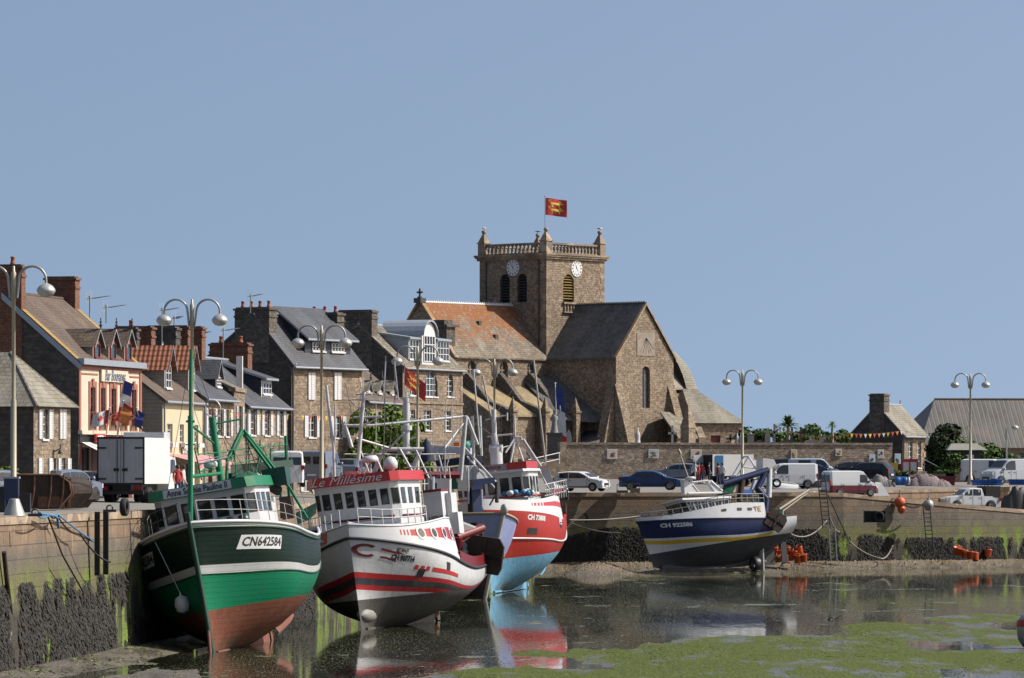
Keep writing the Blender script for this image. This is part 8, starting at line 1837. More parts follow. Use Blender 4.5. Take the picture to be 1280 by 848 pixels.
# white work truck with a small frame on its back
X,Y=XY(945,16.0); r_=empty('work_truck',(X,Y,ZZ(608,16)),R(15),'small white flatbed truck with a lifting frame behind the navy trawler','truck')
g=MB(); g.prism([(.3,.5),(1.9,.5),(1.95,1.1),(1.6,1.3),(1.2,2.1),(.3,2.2)],'y',-.85,.85); g.build('cab',MAT['white'],r_); g=MB(); g.box((-1.9,-.85,.7),(.2,.85,.85)); g.build('flatbed',MAT['steelw'],r_); g=MB()
for p in (((-1.7,-.6,.85),(-.8,-.6,2.3)),((-1.7,.6,.85),(-.8,.6,2.3)),((-.8,-.6,2.3),(.1,-.6,.9)),((-.8,-.6,2.3),(-.8,.6,2.3)),((-1.3,-.6,1.5),(-.2,-.6,1.4))): g.tube(p,.07,0,6)
g.build('lifting_frame',MAT['steelw'],r_)
for x in (-1.1,1.2):
    for s_ in (-1,1): g=MB(); g.lathe([(.2,-.12),(.34,-.1),(.36,0),(.34,.1),(.2,.12),(.01,.08)],(x,s_*.8,.36),0,16,axis='y'); g.build('wheel',MAT['tyre'],r_)
# ---------------------------------------------------------------- street lamps
def lamp(px,k,py,label,H=9.1,rz=0):
    X,Y=XY(px,k); z=ZZ(py,k); r_=empty('street_lamp',(X,Y,z),rz,label,'street lamp','twin-headed quay lamps')
    H=ZZ(TOP[px],k)-z
    g=MB(); g.lathe([(.30,0),(.26,.1),(.17,.7),(.12,.75),(.11,H*.45),(.08,H*.45+.1),(.07,H-1.3),(.10,H-1.28),(.10,H-.25),(.06,H-.2),(.05,H),(.01,H+.02)],(0,0,0),0,12); g.build('pole',MAT['pole'],r_)
    for s_ in (-1,1):
        g=MB(); rr=.52; pts=[(s_*.13,0,H-1.2),(s_*.2,0,H-rr)]+[(s_*(.2+rr-rr*math.cos(a*math.pi/12)),0,H-rr+rr*math.sin(a*math.pi/12)) for a in range(1,13)]+[(s_*(.2+2*rr),0,H-rr-.15)]
        g.tube(pts,.05,0,8); arm=g.build('lamp_arm',MAT['galv'],r_)
        g=MB(); c=(s_*(.2+2*rr),0,H-rr-.42); g.lathe([(.05,.3),(.12,.27),(.25,.2),(.345,.08),(.36,.02),(.36,-.02),(.30,-.12),(.22,-.2),(.10,-.235),(.01,-.24)],c,0,18); g.build('lamp_head',MAT['lamph'],arm)
TOP={17:333,240:374.5,402:407,522:433,618:449,928:463,1213:467}
for px,k,py,l in ((17,33.0,640,'twin-headed lamp post nearest the left edge, standing by the rusty dredges'),(240,28.2,632,'twin-headed lamp post rising behind the green trawler mast'),(402,24.0,625,'twin-headed lamp post in front of the tall stone house'),(522,20.6,619,'twin-headed lamp post in front of the town hall arches'),(618,18.5,616,'twin-headed lamp post against the church aisle buttresses'),(928,15.9,606,'twin-headed lamp post alone on the square beside the box truck'),(1213,15.5,606,'twin-headed lamp post on the right by the bus shelter')): lamp(px,k,py,l,rz=R(-4))
X,Y=XY(1258,14.5); r_=empty('small_street_lamp',(X,Y,ZZ(598,14.5)),0,'short single-headed lamp post in front of the ribbed hall roof','street lamp'); H=ZZ(531,14.5)-ZZ(598,14.5)
g=MB(); g.tube([(0,0,0),(0,0,H-.3)],.07,0,8); g.build('pole',MAT['galv'],r_); g=MB(); g.lathe([(.07,0),(.3,.12),(.36,.2),(.25,.36),(.02,.44)],(.12,0,H-.4),0,14,T=Matrix.Rotation(R(8),4,'Y')); g.build('lamp_head',MAT['lamph'],r_)
# ---------------------------------------------------------------- left quay objects: rusty dredges, bin
def dredge(px,k,py,L,Hh,D_,ang,label):
    X,Y=XY(px,k); r_=empty('scallop_dredge',(X,Y,ZZ(py,k)),R(ang),label,'dredge')
    g=MB(); pts=[]; n=10
    out=[(-L/2,0),(-L/2,Hh),( L/2-.5,Hh)]+[(L/2-.5+.5*math.sin(a*math.pi/2/5),Hh-.5+.5*math.cos(a*math.pi/2/5)) for a in range(1,6)]+[(L/2,.6),(L/2-.5,0)]
    for y in (-D_/2,): pass
    g.prism(out,'y',-D_/2,-D_/2+.06); g.prism(out,'y',D_/2-.06,D_/2)
    for (a,b_),(c,d) in zip(out[1:],out[2:]): g.add([(a,-D_/2,b_),(c,-D_/2,d),(c,D_/2,d),(a,D_/2,b_)],[[0,1,2,3]])
    g.add([(-L/2,-D_/2,0),(L/2-.5,-D_/2,0),(L/2-.5,D_/2,0),(-L/2,D_/2,0)],[[0,1,2,3]]); g.build('plate_body',MAT['rust'],r_)
    g=MB()
    for x in (-L*.22,L*.08,L*.3): g.tube([(x,-D_/2-.04,.02),(x+.12,-D_/2-.05,Hh*.5),(x+.15,-D_/2-.04,Hh-.02)],.04,0,5)
    g.tube([(-L/2,-D_/2-.03,Hh),(L/2-.5,-D_/2-.03,Hh),(L/2-.08,-D_/2-.03,Hh-.3),(L/2,-D_/2-.03,.6),(L/2-.5,-D_/2-.03,.02)],.05,0,6); g.box((-L*.1,-D_/2-.03,.05),(L*.38,-D_/2-.005,Hh*.36)); g.build('stiffening_ribs',paint('rust_light',(.15,.07,.035),.85,.1,.5,4) if 'rust_light' not in bpy.data.materials else bpy.data.materials['rust_light'],r_)
dredge(54,31.5,636,2.2,1.35,1.6,6,'largest rusty steel scoop lying on the left quay beside the lamp base'); dredge(87,30.8,635.5,1.3,1.25,1.4,-28,'tilted rusty scoop leaning against the largest one'); dredge(101,30.4,635,1.1,.85,1.5,-14,'smallest rusty curved scoop nearest the box truck')
X,Y=XY(11,34); r_=empty('utility_bin',(X,Y+.4,ZZ(641,34)),0,'dark blue utility box standing at the foot of the left lamp post','bin'); g=MB(); g.box((-.2,-.25,.45),(.32,.25,1.25)); g.build('box',MAT['navy'],r_); g=MB(); g.box((-.24,-.29,1.25),(.36,.29,1.32)); g.build('lid',MAT['zinc'],r_); g=MB(); g.box((-.5,-.1,0),(-.2,.3,.95)); g.box((.45,-.1,0),(.75,.3,.7)); g.box((-.15,-.15,0),(.25,.2,.44)); g.build('stand',MAT['black'],r_)
X,Y=XY(18,34.5); o=MB().lathe([(.42,0),(.38,.08),(.2,.55),(.17,.62),(.01,.63)],(0,0,0),0,14).build('mooring_bollard',MAT['galv']); o.location=(X,Y,0.0); tag(o,'pale conical bollard at the quay edge under the left lamp post','bollard')
for px,k,py,l in ((44,35.2,641.5,'small iron mooring ring at the left end of the blue rope'),(137,31.9,637.5,'small iron bracket on the left quay edge near the timber piles')):
    X,Y=XY(px,k); o=MB().box((-.25,-.08,0),(.25,.08,.1)).lathe([(.12,-.03),(.15,0),(.12,.03),(.09,0),(.12,-.03)],(0,0,.15),0,10,axis='y').build('mooring_ring',MAT['iron']); o.location=(X,Y,.01); tag(o,l,'mooring ring')
# ---------------------------------------------------------------- flags and bunting
hi=[h_ for h_ in bpy.data.objects if h_.name=='inn'][0]; 
FB=paint('flag_blue',(.02,.04,.22),.8); FW=paint('flag_white',(.66,.66,.66),.8)
def onwall(px,py,k): return wp(px,py,k)
def wallflag(px0,py0,px1,py1,k,label,mats,stripes,L,Hh,dirv,hoist=0,emb=None,hd=None):
    return flag('wall_flag',label,onwall(px0,py0,k),onwall(px1,py1,k),L,Hh,None,dirv,mats=mats,stripes=stripes,sag=.1,pole_r=.03,wave=.12,hoist=hoist,hd=hd,emb=emb,embm=MAT['flag_red'])
wallflag(146,547,155,474,24.8,'French tricolour hanging from a tall pole on the inn front',[FB,FW,MAT['flag_red']],(0,1,2),1.9,.6,(-.2,-.05,-1.0),.05,hd=(.8,-.1,-.35))
wallflag(147,546,154,503,24.9,'small red and gold flag just below the tricolour on the inn',[MAT['flag_red'],paint('flag_orange',(.60,.20,.04),.8)],(0,0,1,0,0),.85,.6,(-.25,0,-.9),.0,hd=(.8,-.1,-.5))
r_=wallflag(133,543,137,512,25.0,'red and white maple-leaf flag on the inn, left of the tricolour',[MAT['flag_red'],FW],(0,1,1,0),.85,.7,(-1,-.2,-.25),.0,emb=[[(.5+.5*x,.5-.6*y) for x,y in ((0,.5),(.1,.28),(.22,.34),(.18,.08),(.36,.2),(.4,.02),(.22,-.12),(.24,-.22),(.03,-.2),(.03,-.42),(-.03,-.42),(-.03,-.2),(-.24,-.22),(-.22,-.12),(-.4,.02),(-.36,.2),(-.18,.08),(-.22,.34),(-.1,.28))]])
wallflag(178,536,171,512,24.3,'dark blue flag at the right end of the inn front',[FB],(0,0),.75,.6,(-.2,0,-.95),.0,hd=(.7,-.1,-.4))
def church_flag():
    g=0
flag('tricolour_flag','French tricolour drooping beside the war memorial at the church',wp(697,560,14.6),wp(694,480,14.6),6.2,.85,None,(.07,-.02,-1.0),hd=(.8,-.1,-.4),mats=[FB,FW,MAT['flag_red']],stripes=(0,1,2),sag=0,pole_r=.04,wave=.12,polem='white')
# war memorial
X,Y=XY(693,14.7); r_=empty('war_memorial',(X,Y,ZZ(597,14.7)),0,'dark stone war memorial with a pale statue on top beside the churchyard wall','memorial'); g=MB(); g.box((-.85,-.6,0),(.85,.6,1.2)); g.box((-.62,-.45,1.2),(.62,.45,3.6)); g.box((-.7,-.52,3.6),(.7,.52,3.8)); g.build('plinth',gdk,r_)
g=MB(); g.lathe([(.35,0),(.3,.2),(.22,.9),(.3,1.3),(.2,1.55),(.1,1.65),(.14,1.8),(.1,1.98),(.01,2.02)],(0,0,3.8),0,12); g.tube([(.15,0,5.2),(.5,-.1,5.6),(.45,-.1,6.1)],.07,0,6); g.build('statue',paint('statue_grey',(.25,.25,.24),.8,0,.3,4),r_)
def bunting(name,label,A,B_,n,cols,s=.28,sag=.5):
    A,B_=Vector(A),Vector(B_); g=MB(); P=lambda t:A.lerp(B_,t)-Vector((0,0,sag*4*t*(1-t)))
    g.tube([P(i/16) for i in range(17)],.012,0,3); d=(B_-A).normalized()
    for i in range(n):
        p=P((i+.5)/n); q=.02*math.sin(i*2.1); g.add([p-d*s/2,p+d*s/2,p+Vector((q,.05*math.sin(i),-s*1.15))],[[0,1,2]],1+(i*7)%len(cols))
    return tag(g.build(name,[MAT['wire']]+cols,None,A),label,'bunting')
bc=[paint('bunt_yellow',(.70,.50,.02),.8),paint('bunt_red',(.60,.06,.04),.8),paint('bunt_orange',(.70,.22,.03),.8),FW]
bunting('bunting_string','string of little triangular pennants across the cottage gable',wp(1062,542,14.7),wp(1130,538,14.6),12,[bc[0],bc[3],bc[2],bc[1]],.32,.15)
bunting('bunting_string','string of pennants over the cemetery graves towards the cottage',wp(968,531,14.6),wp(1062,542,14.7),20,[bc[0],bc[2],bc[0],bc[3]],.30,.6)
bunting('bunting_string','faint string of pennants between the cottage and the tall lamp post',wp(1130,538,14.6),wp(1213,532,15.4),12,[bc[0],bc[2]],.18,.7)
bunting('bunting_string','coloured pennant string across the shuttered stone houses',wp(255,512,24),wp(364,518,22),12,[bc[1],bc[0],FB,bc[2]],.32,.1)
bunting('bunting_string','coloured pennants along the front of the tall stone house',wp(374,519,21.5),wp(432,519,21),6,[bc[0],bc[1],bc[2]],.3,.05)
# ---------------------------------------------------------------- foliage
def leafmat(name,c1,c2):
    m,nt,b=newmat(name); v=coord(nt); n=noise(nt,v,1.6,4,.7); n2=noise(nt,v,9,2)
    c=mixc(nt,mrange(nt,n,.35,.65),c1,c2); c=mixc(nt,mrange(nt,n2,.35,.7,0,.5),c,tuple(x*1.7 for x in c2)); nt.links.new(c,b.inputs['Base Color']); b.inputs['Roughness'].default_value=.75; b.inputs['Specular IOR Level'].default_value=.2
    return m
LM=[leafmat('leaf_dark',(.014,.024,.008),(.03,.05,.015)),leafmat('leaf_mid',(.03,.055,.012),(.065,.11,.022)),leafmat('leaf_bright',(.07,.13,.015),(.15,.24,.035))]
def crown(g,lobes,n,s,rnd,mi=0,flat=1):
    tot=sum(r[0]*r[1]*r[2] for _,r in lobes)
    for c,r in lobes:
        for _ in range(int(n*r[0]*r[1]*r[2]/tot)):
            while True:
                d=Vector((rnd.gauss(0,1),rnd.gauss(0,1),rnd.gauss(0,1))).normalized(); rad=rnd.uniform(.55,1.02)
                p=Vector((c[0]+d.x*r[0]*rad,c[1]+d.y*r[1]*rad,c[2]+d.z*r[2]*rad))
                if mnoise.noise(p*1.1)>-.28: break
            n_=(d+Vector((rnd.uniform(-.9,.9),rnd.uniform(-.9,.9),rnd.uniform(-.6,.9)))).normalized(); t=n_.cross(Vector((0,0,1)));t=t.normalized() if t.length>.1 else Vector((1,0,0)); q=n_.cross(t); z=s*rnd.uniform(.6,1.4)
            g.add([p-t*z*.5-q*z*.3,p+t*z*.5-q*z*.3,p+t*z*.35+q*z*.5,p-t*z*.35+q*z*.45],[[0,1,2,3]],mi)
def bush(name,label,px,py,k,lobes,n,s,mat,seed,cat='bush',trunk=None):
    X,Y=XY(px,k); z=ZZ(py,k); r_=empty(name,(X,Y,z),0,label,cat); rnd=random.Random(seed); g=MB(); crown(g,lobes,n,s,rnd); g.build('foliage',mat,r_)
    g=MB()
    for (c,r) in lobes[:5]: g.tube([(c[0]*.3,c[1]*.3,0),(c[0]*.6,c[1]*.6,c[2]*.5),c],[.12,.08,.03],0,6)
    g.build('stems',MAT['wood'] if trunk is None else trunk,r_); return r_
bush('evergreen_tree','dense dark evergreen tree beside the cottage',1181,598,14.6,[((0,0,1.5),(1.7,1.4,1.5)),((-.3,0,2.9),(1.5,1.3,1.2)),((.3,.1,3.9),(1.2,1.0,.8)),((.9,-.2,2.0),(1.3,1.1,1.4)),((-.6,0,.9),(1.3,1.1,1.0))],5200,.26,LM[0],1,'tree')
bush('shrub','lighter green shrub in front of the dark evergreen by the cottage',1196,602,15.0,[((0,-.5,1.2),(1.2,.9,1.2)),((.7,-.3,.8),(.9,.8,.8)),((-.6,-.4,.8),(.9,.8,.8))],2200,.2,LM[1],2)
bush('hedge','bright rounded hedge between the shelter and the ribbed hall',1233,595,13.9,[((0,0,1.6),(1.6,1.2,1.4)),((-2,0,2.0),(1.5,1.2,1.5)),((-3.5,0,2.3),(1.3,1.1,1.3)),((1.6,0,1.0),(1.4,1.1,1.2)),((3,0,.8),(1.2,1,1.0))],5200,.24,LM[1],3,'hedge')
bush('hedge','green hedge behind the cemetery graves',950,556,13.4,[((-1.2+1.5*i,0,.5+.3*math.sin(i*2)),(1.2,.9,1.0+.2*math.cos(i*3))) for i in range(7)],4200,.26,LM[1],4,'hedge')
bush('hedge','low hedge along the right part of the cemetery',1020,557,13.4,[((-3+1.4*i,0,.25),(1.2,.8,.7)) for i in range(6)],2200,.24,LM[1],5,'hedge')
def spiky(name,label,px,py,k,r,h,n,seed,mat,trunkh=.5):
    X,Y=XY(px,k); r_=empty(name,(X,Y,ZZ(py,k)),0,label,'palm'); rnd=random.Random(seed); g=MB()
    for _ in range(n):
        a=rnd.uniform(0,6.28); e=rnd.uniform(-.1,1.4); L=r*rnd.uniform(.7,1.1); w=.06*r; d=Vector((math.cos(a)*math.cos(e),math.sin(a)*math.cos(e),math.sin(e))); s_=Vector((-math.sin(a),math.cos(a),0)); p0=Vector((0,0,h)); p1=p0+d*L*.6; p2=p0+d*L+Vector((0,0,-.25*L))
        g.add([p0-s_*w*.4,p0+s_*w*.4,p1+s_*w,p1-s_*w],[[0,1,2,3]]); g.add([p1-s_*w,p1+s_*w,p2],[[0,1,2]])
    g.build('fronds',mat,r_); g=MB(); g.tube([(0,0,0),(.05,0,h*.5),(0,0,h)],[.16,.13,.1],0,8); g.build('trunk',MAT['wood'],r_)
spiky('palm','broad spiky palm above the hedge in the cemetery',985,556,13.8,1.5,1.6,110,1,LM[1]); spiky('palm','small bright cordyline near the thin grave pillar',1040,557,13.8,.75,1.7,60,2,LM[2]); spiky('palm','low spiky plant right of the calvary crosses',1012,557,13.8,.9,.9,60,3,LM[1]); spiky('palm','small spiky plant beside the broad pale tomb',1028,557,13.8,.7,.8,50,4,LM[1])
# creeper climbing on the low stone house
X,Y=XY(480,19.6); r_=empty('climbing_creeper',(X,Y,.7),R(20),'bright green creeper covering the low stone house beside the town hall','creeper'); rnd=random.Random(8); g=MB(); crown(g,[((-1.3,0,3.6),(1.1,.5,1.3)),((.6,0,3.8),(1.2,.5,1.3)),((2.0,0,3.2),(.9,.5,1.2)),((-.6,0,2.0),(1.3,.5,1.4)),((1.2,0,1.7),(1.4,.5,1.4)),((-1.9,0,1.6),(.8,.4,1.2)),((2.6,0,1.6),(.8,.4,1.3))],7500,.2,rnd); g.build('foliage',LM[2],r_)
g=MB(); 
for x in (-1.6,-.4,.9,2.1): g.tube([(x,.2,-.2),(x+.2,.15,1.5),(x-.1,.1,3.2)],[.06,.05,.03],0,5)
g.build('stems',MAT['wood'],r_)
bush('hedge','small green hedge at the far left behind the lamp post',2,610,28.6,[((-.6,0,.5),(.7,.5,.5)),((.3,0,.5),(.6,.5,.5))],900,.12,LM[2],9,'hedge')
# bare espalier on the shuttered house
X,Y=XY(333,22.0); r_=empty('bare_tree',(X,Y,.15),0,'leafless dark young tree in front of the shuttered stone house','tree'); rnd=random.Random(4); g=MB(); g.tube([(0,0,0),(.05,0,1.8)],[.08,.05],0,6); g.build('trunk',MAT['wood'],r_); g=MB()
def br(p,d,L,r,n):
    q=p+d*L; g.tube([p,p.lerp(q,.5)+Vector((rnd.uniform(-.05,.05),0,.05)),q],[r,r*.8,r*.6],0,4)
    if n: 
        for _ in range(3): br(q,(d+Vector((rnd.uniform(-.8,.8),rnd.uniform(-.5,.5),rnd.uniform(-.2,.6)))).normalized(),L*.72,r*.6,n-1)
for a in range(5): br(Vector((0,0,1.6)),Vector((math.cos(a*1.26),math.sin(a*1.26),.8)).normalized(),.7,.04,3)
g.build('crown',MAT['granite_dark'],r_)
# ---------------------------------------------------------------- right-hand quay clutter
def at(px,py,k): return wp(px,py,k)
X,Y,Z_=at(1214,600,14.9); r_=empty('bus_shelter',(X-.6,Y,Z_),0,'small open shelter with a pale flat roof behind the right lamp post','shelter'); g=MB(); g.add([(-1.5,-.9,2.5),(1.9,-.9,2.5),(1.9,1,2.5),(-1.5,1,2.5),(-1.1,-.5,3.05),(1.0,-.5,3.05),(1.0,.6,3.05),(-1.1,.6,3.05)],[[0,1,5,4],[1,2,6,5],[2,3,7,6],[3,0,4,7],[4,5,6,7],[3,2,1,0]]); g.build('roof',paint('shelter_roof',(.40,.39,.33),.8,0,.2,2),r_); g=MB(); g.box((-1.2,.8,0),(1.5,.9,2.5)); g.box((-1.2,-.7,0),(-1.1,.79,2.5)); g.build('wall',paint('shelter_dark',(.035,.04,.045),.5),r_); g=MB(); g.box((.1,-.72,1.2),(.75,-.68,2.1)); g.build('timetable',MAT['white_dirty'],r_)
for px,w_,l in ((1178,1.9,'low stone planter in front of the dark evergreen'),(1196,1.9,'pale planter with plants beside the shrub'),):
    X,Y,Z_=at(px,603,15.2); r_=empty('planter',(X,Y,Z_),0,l,'planter'); g=MB(); g.box((-w_/2,-.35,0),(w_/2,.35,.7)); g.build('trough',MAT['granite_dress'],r_); g=MB(); crown(g,[((0,0,.8),(w_*.45,.3,.25))],220,.15,random.Random(px)); g.build('plants',LM[1],r_)
X,Y,Z_=at(1129,603,15.0); r_=empty('planter',(X,Y,Z_),0,'long dark planter with a clipped hedge left of the red bench','planter'); g=MB(); g.box((-1.2,-.35,0),(1.2,.35,.5)); g.build('trough',MAT['granite_dark'],r_); g=MB(); crown(g,[((-.5,0,.7),(.7,.35,.3)),((.5,0,.7),(.7,.35,.3))],500,.14,random.Random(77)); g.build('plants',LM[1],r_)
X,Y,Z_=at(1138,600,14.9); r_=empty('display_stand',(X,Y+.3,Z_),0,'red-framed display stand at the cottage door','stand'); g=MB()
for x in (-.65,-.02,.6): g.box((x-.06,-.06,0),(x+.06,.06,1.6))
g.box((-.71,-.07,1.5),(.66,.07,1.75)); g.box((-.71,-.07,.2),(.66,.07,.4)); g.build('frame',MAT['boatred'],r_); g=MB(); g.box((-.6,-.04,.4),(-.08,.0,1.5)); g.box((.05,-.04,.4),(.55,.0,1.5)); g.build('panel',MAT['white_dirty'],r_)
X,Y,Z_=at(1117,596,15.0); r_=empty('letter_box',(X,Y,Z_),0,'yellow post box near the cottage wall','letter box'); g=MB(); g.box((-.35,-.2,.5),(.35,.2,1.15)); g.build('box',paint('post_yellow',(.62,.42,.02),.5),r_); g=MB(); g.box((-.05,-.05,0),(.05,.05,.5)); g.build('post',MAT['iron'],r_)
X,Y,Z_=at(1160,603,15.0); r_=empty('entrance_steps',(X,Y,Z_),R(20),'stone steps with a metal handrail beside the cottage','steps'); g=MB()
for i in range(5): g.box((-1.3+.4*i,-.6,0),(1.3,.6,.18*(5-i)*0+.18*(i*0+1)*(1)))
for i in range(5): g.box((-1.3,-.6,.18*i),(1.3-.42*i,.6,.18*(i+1)))
g.build('treads',MAT['granite_dress'],r_); g=MB(); g.tube([(1.3,-.55,.0),(1.3,-.55,1.0),(-.6,-.55,1.9),(-.6,-.55,.9)],.03,0,5); g.build('handrail',MAT['galv'],r_)
blp=paint('tub_blue',(.012,.10,.36),.4)
def tub(px,py,k,w_,h_,d_,mat,label,name='storage_tub',cat='tub',rz=0):
    X,Y,Z_=at(px,py,k); r_=empty(name,(X,Y,Z_),R(rz),label,cat); g=MB(); a=.06
    g.add([(-w_/2+a,-d_/2+a,0),(w_/2-a,-d_/2+a,0),(w_/2-a,d_/2-a,0),(-w_/2+a,d_/2-a,0),(-w_/2,-d_/2,h_),(w_/2,-d_/2,h_),(w_/2,d_/2,h_),(-w_/2,d_/2,h_)],[[0,1,5,4],[1,2,6,5],[2,3,7,6],[3,0,4,7],[3,2,1,0]]); g.build('body',mat,r_)
    g=MB(); g.box((-w_/2-.04,-d_/2-.04,h_-.08),(w_/2+.04,-d_/2,h_+.02)); g.box((-w_/2-.04,d_/2,h_-.08),(w_/2+.04,d_/2+.04,h_+.02)); g.box((-w_/2-.04,-d_/2,h_-.08),(-w_/2,d_/2,h_+.02)); g.box((w_/2,-d_/2,h_-.08),(w_/2+.04,d_/2,h_+.02)); g.box((-w_/2,-d_/2,h_-.15),(w_/2,d_/2,h_-.1)); g.build('rim',mat,r_); return r_
tub(1230,607,16.2,1.9,.42,1.2,blp,'long blue tub at the foot of the right lamp post'); tub(1246,607,16.2,.55,.5,.8,blp,'small blue tub between two longer ones on the right',rz=20); tub(1276,606.5,16.2,1.8,.42,1.2,blp,'blue tub at the right edge in front of the silver-white van')
dr=MAT['dred']; tub(1182,607,15.9,1.45,.72,1.0,dr,'dark red crate standing behind the net pile'); tub(1141,606.5,15.9,.7,.6,.7,dr,'dark red box between the blue barrel and the nets')
X,Y,Z_=at(1126.5,607,16.2); r_=empty('barrel',(X,Y,Z_),0,'blue plastic barrel lying on its side on the upper quay','barrel'); g=MB(); g.lathe([(.01,-.48),(.28,-.46),(.33,-.4),(.34,-.15),(.32,-.13),(.34,0),(.32,.13),(.34,.15),(.33,.4),(.28,.46),(.01,.48)],(0,0,.34),0,16,axis='x'); g.build('body',blp,r_); g=MB(); g.lathe([(.01,0),(.3,.04),(.3,.16),(.01,.2)],(.5,0,.34),0,14,axis='x'); g.build('cap',MAT['white_dirty'],r_)
nm,nt,b_=newmat('fishing_net'); v=coord(nt); n=noise(nt,v,7,6,.8); nt.links.new(mixc(nt,mrange(nt,n,.35,.65),(.20,.15,.15),(.42,.34,.34)),b_.inputs['Base Color']); b_.inputs['Roughness'].default_value=.95; bump(nt,b_,n,.12)
def netpile(px,py,k,lobes,label,mat=nm,seed=1,ex=3.2):
    X,Y,Z_=at(px,py,k); g=MB(); rnd=random.Random(seed)
    for (cx,cy,rx,ry,h_) in lobes:
        def fn(u,v_): a=u*2*math.pi; r=v_; q=mnoise.noise((cx+rx*r*math.cos(a)*1.5,cy+ry*r*math.sin(a)*1.5,seed)); return (cx+rx*r*math.cos(a)*(1+.15*q),cy+ry*r*math.sin(a),max(0,h_*(1-r**ex))*(1+.45*q+.2*mnoise.noise((r*math.cos(a)*5,r*math.sin(a)*5,seed+9))))
        g.grid(28,10,fn,0)
    for _ in range(60): 
        cx,cy,rx,ry,h_=rnd.choice(lobes); a=rnd.uniform(0,6.28); pts=[(cx+rx*.9*t*math.cos(a),cy+ry*.9*t*math.sin(a),h_*(1-(.9*t)**2)*1.04+.04) for t in (.1,.35,.6,.85,1.1)]; g.tube(pts,.02,0,3)
    o=g.build('fishing_net',mat); o.location=(X,Y,Z_); return tag(o,label,'net')
netpile(1160,608,16.0,[(0,0,1.3,.7,.85),(.9,0,1.0,.6,.5),(-.9,0,.9,.6,.55)],'big pale pink-grey heap of fishing net on the upper quay'); netpile(1100,609,16.2,[(0,0,.9,.6,.8),(.6,0,.6,.5,.5)],'greyish net and tarpaulin heap behind the maroon and white van',paint('net_grey',(.28,.26,.25),.95,0,.4,6),2); netpile(1146,600,15.7,[(0,0,1.0,.5,.4)],'low pile of multicoloured floats and nets behind the barrel',paint('net_mixed',(.22,.20,.17),.9,0,.9,9),3)
netpile(1045,600,16.3,[(0,0,.01,.01,.01)],'x') if 0 else None
netpile(1029,610,16.6,[(0,0,1.1,.5,.5),(.5,0,.5,.4,.6)],'dark heap of gear and tyres between the two vans',MAT['iron'],5)
netpile(1270,640,16.3,[(-.5,0,.7,.6,1.2),(.1,0,.75,.6,1.65),(.75,0,.6,.6,1.25)],'rough dark gear mound at the foot of the upper wall, far right',MAT['iron'],6,6)
# upturned dinghy and white sail-like cover
X,Y,Z_=at(978,611,16.9); r_=empty('dinghy',(X,Y,Z_),R(-5),'small white upturned dinghy on the quay edge left of the vans','dinghy'); g=MB()
g.grid(14,8,lambda u,v_:((u-.5)*2.4*1.0,(v_-.5)*1.1*math.sin(max(.03,u)**.6*math.pi*.62),.55*math.sin(v_*math.pi)**.7*(1-.5*u)**1),0); g.build('hull',MAT['white'],r_); g=MB(); g.tube([(-1.2,0,.3),(-.3,0,.53),(.6,0,.45),(1.2,0,.25)],.03,0,5); g.build('keel',MAT['white_dirty'],r_)
tyre('tyre leaning on the upturned dinghy',970,604,17.0,.34,0,.9)
X,Y,Z_=at(1100,620,16.6); g=MB(); g.add([(-.5,-.3,0),(.7,-.3,0),(.7,.4,0),(-.5,.4,0),(-.35,0,1.05),(.1,.1,1.0)],[[0,1,5,4],[1,2,5],[2,3,4,5],[3,0,4]]); o=g.build('white_cover',MAT['white']); o.location=(X,Y,Z_); tag(o,'white angular cover on the slipway just in front of the maroon and white van','cover')
# quay-edge barrier beside the blue car
X,Y,Z_=at(786,616,17.3); r_=empty('quay_barrier',(X,Y,Z_),0,'low rusty frame and stone block on the quay edge below the blue car','frame'); g=MB(); g.tube([(-.85,0,0),(-.85,0,.6),(-.1,0,.6),(-.1,0,0)],.035,0,5); g.tube([(.1,.1,.3),(.1,.1,.62),(.8,.1,.62),(.8,.1,.2)],.035,0,5); g.build('hoop',MAT['iron'],r_); g=MB(); g.box((.1,-.2,0),(.8,.25,.32)); g.build('stone_block',MAT['granite_dress'],r_); g=MB(); g.box((-.85,-.1,0),(-.1,.2,.16)); g.build('base',MAT['granite_dark'],r_)
# bare white rail gangway above the red trawler
X,Y,Z_=at(672,600,16.2)
# buoy boat just entering the frame at the lower right
X,Y,Z_=at(1284,812,30.6); r_=empty('mooring_buoy',(X+.12,Y,Z_+.0),0,'grey-white mooring buoy on the mud, cut off by the right edge','buoy'); g=MB(); g.lathe([(.01,0),(.3,.1),(.5,.4),(.55,.8),(.5,1.2),(.3,1.45),(.08,1.5),(.06,1.7),(.01,1.7)],(0,0,0),0,18); g.build('float',MAT['galv'],r_); g=MB(); g.lathe([(.57,.95),(.57,1.1),(.5,1.22)],(0,0,0),0,18); g.build('red_band',MAT['boatred'],r_)
X,Y,Z_=at(1041,776,25.6); g=MB(); g.tube([(-.25,0,0),(-.12,0,.10),(.0,0,.12),(.1,0,.05),(.25,0,.1)],.035,0,5); o=g.build('driftwood',MAT['iron']); o.location=(X,Y,WZ); tag(o,'small bent piece of black driftwood at the water edge','driftwood')
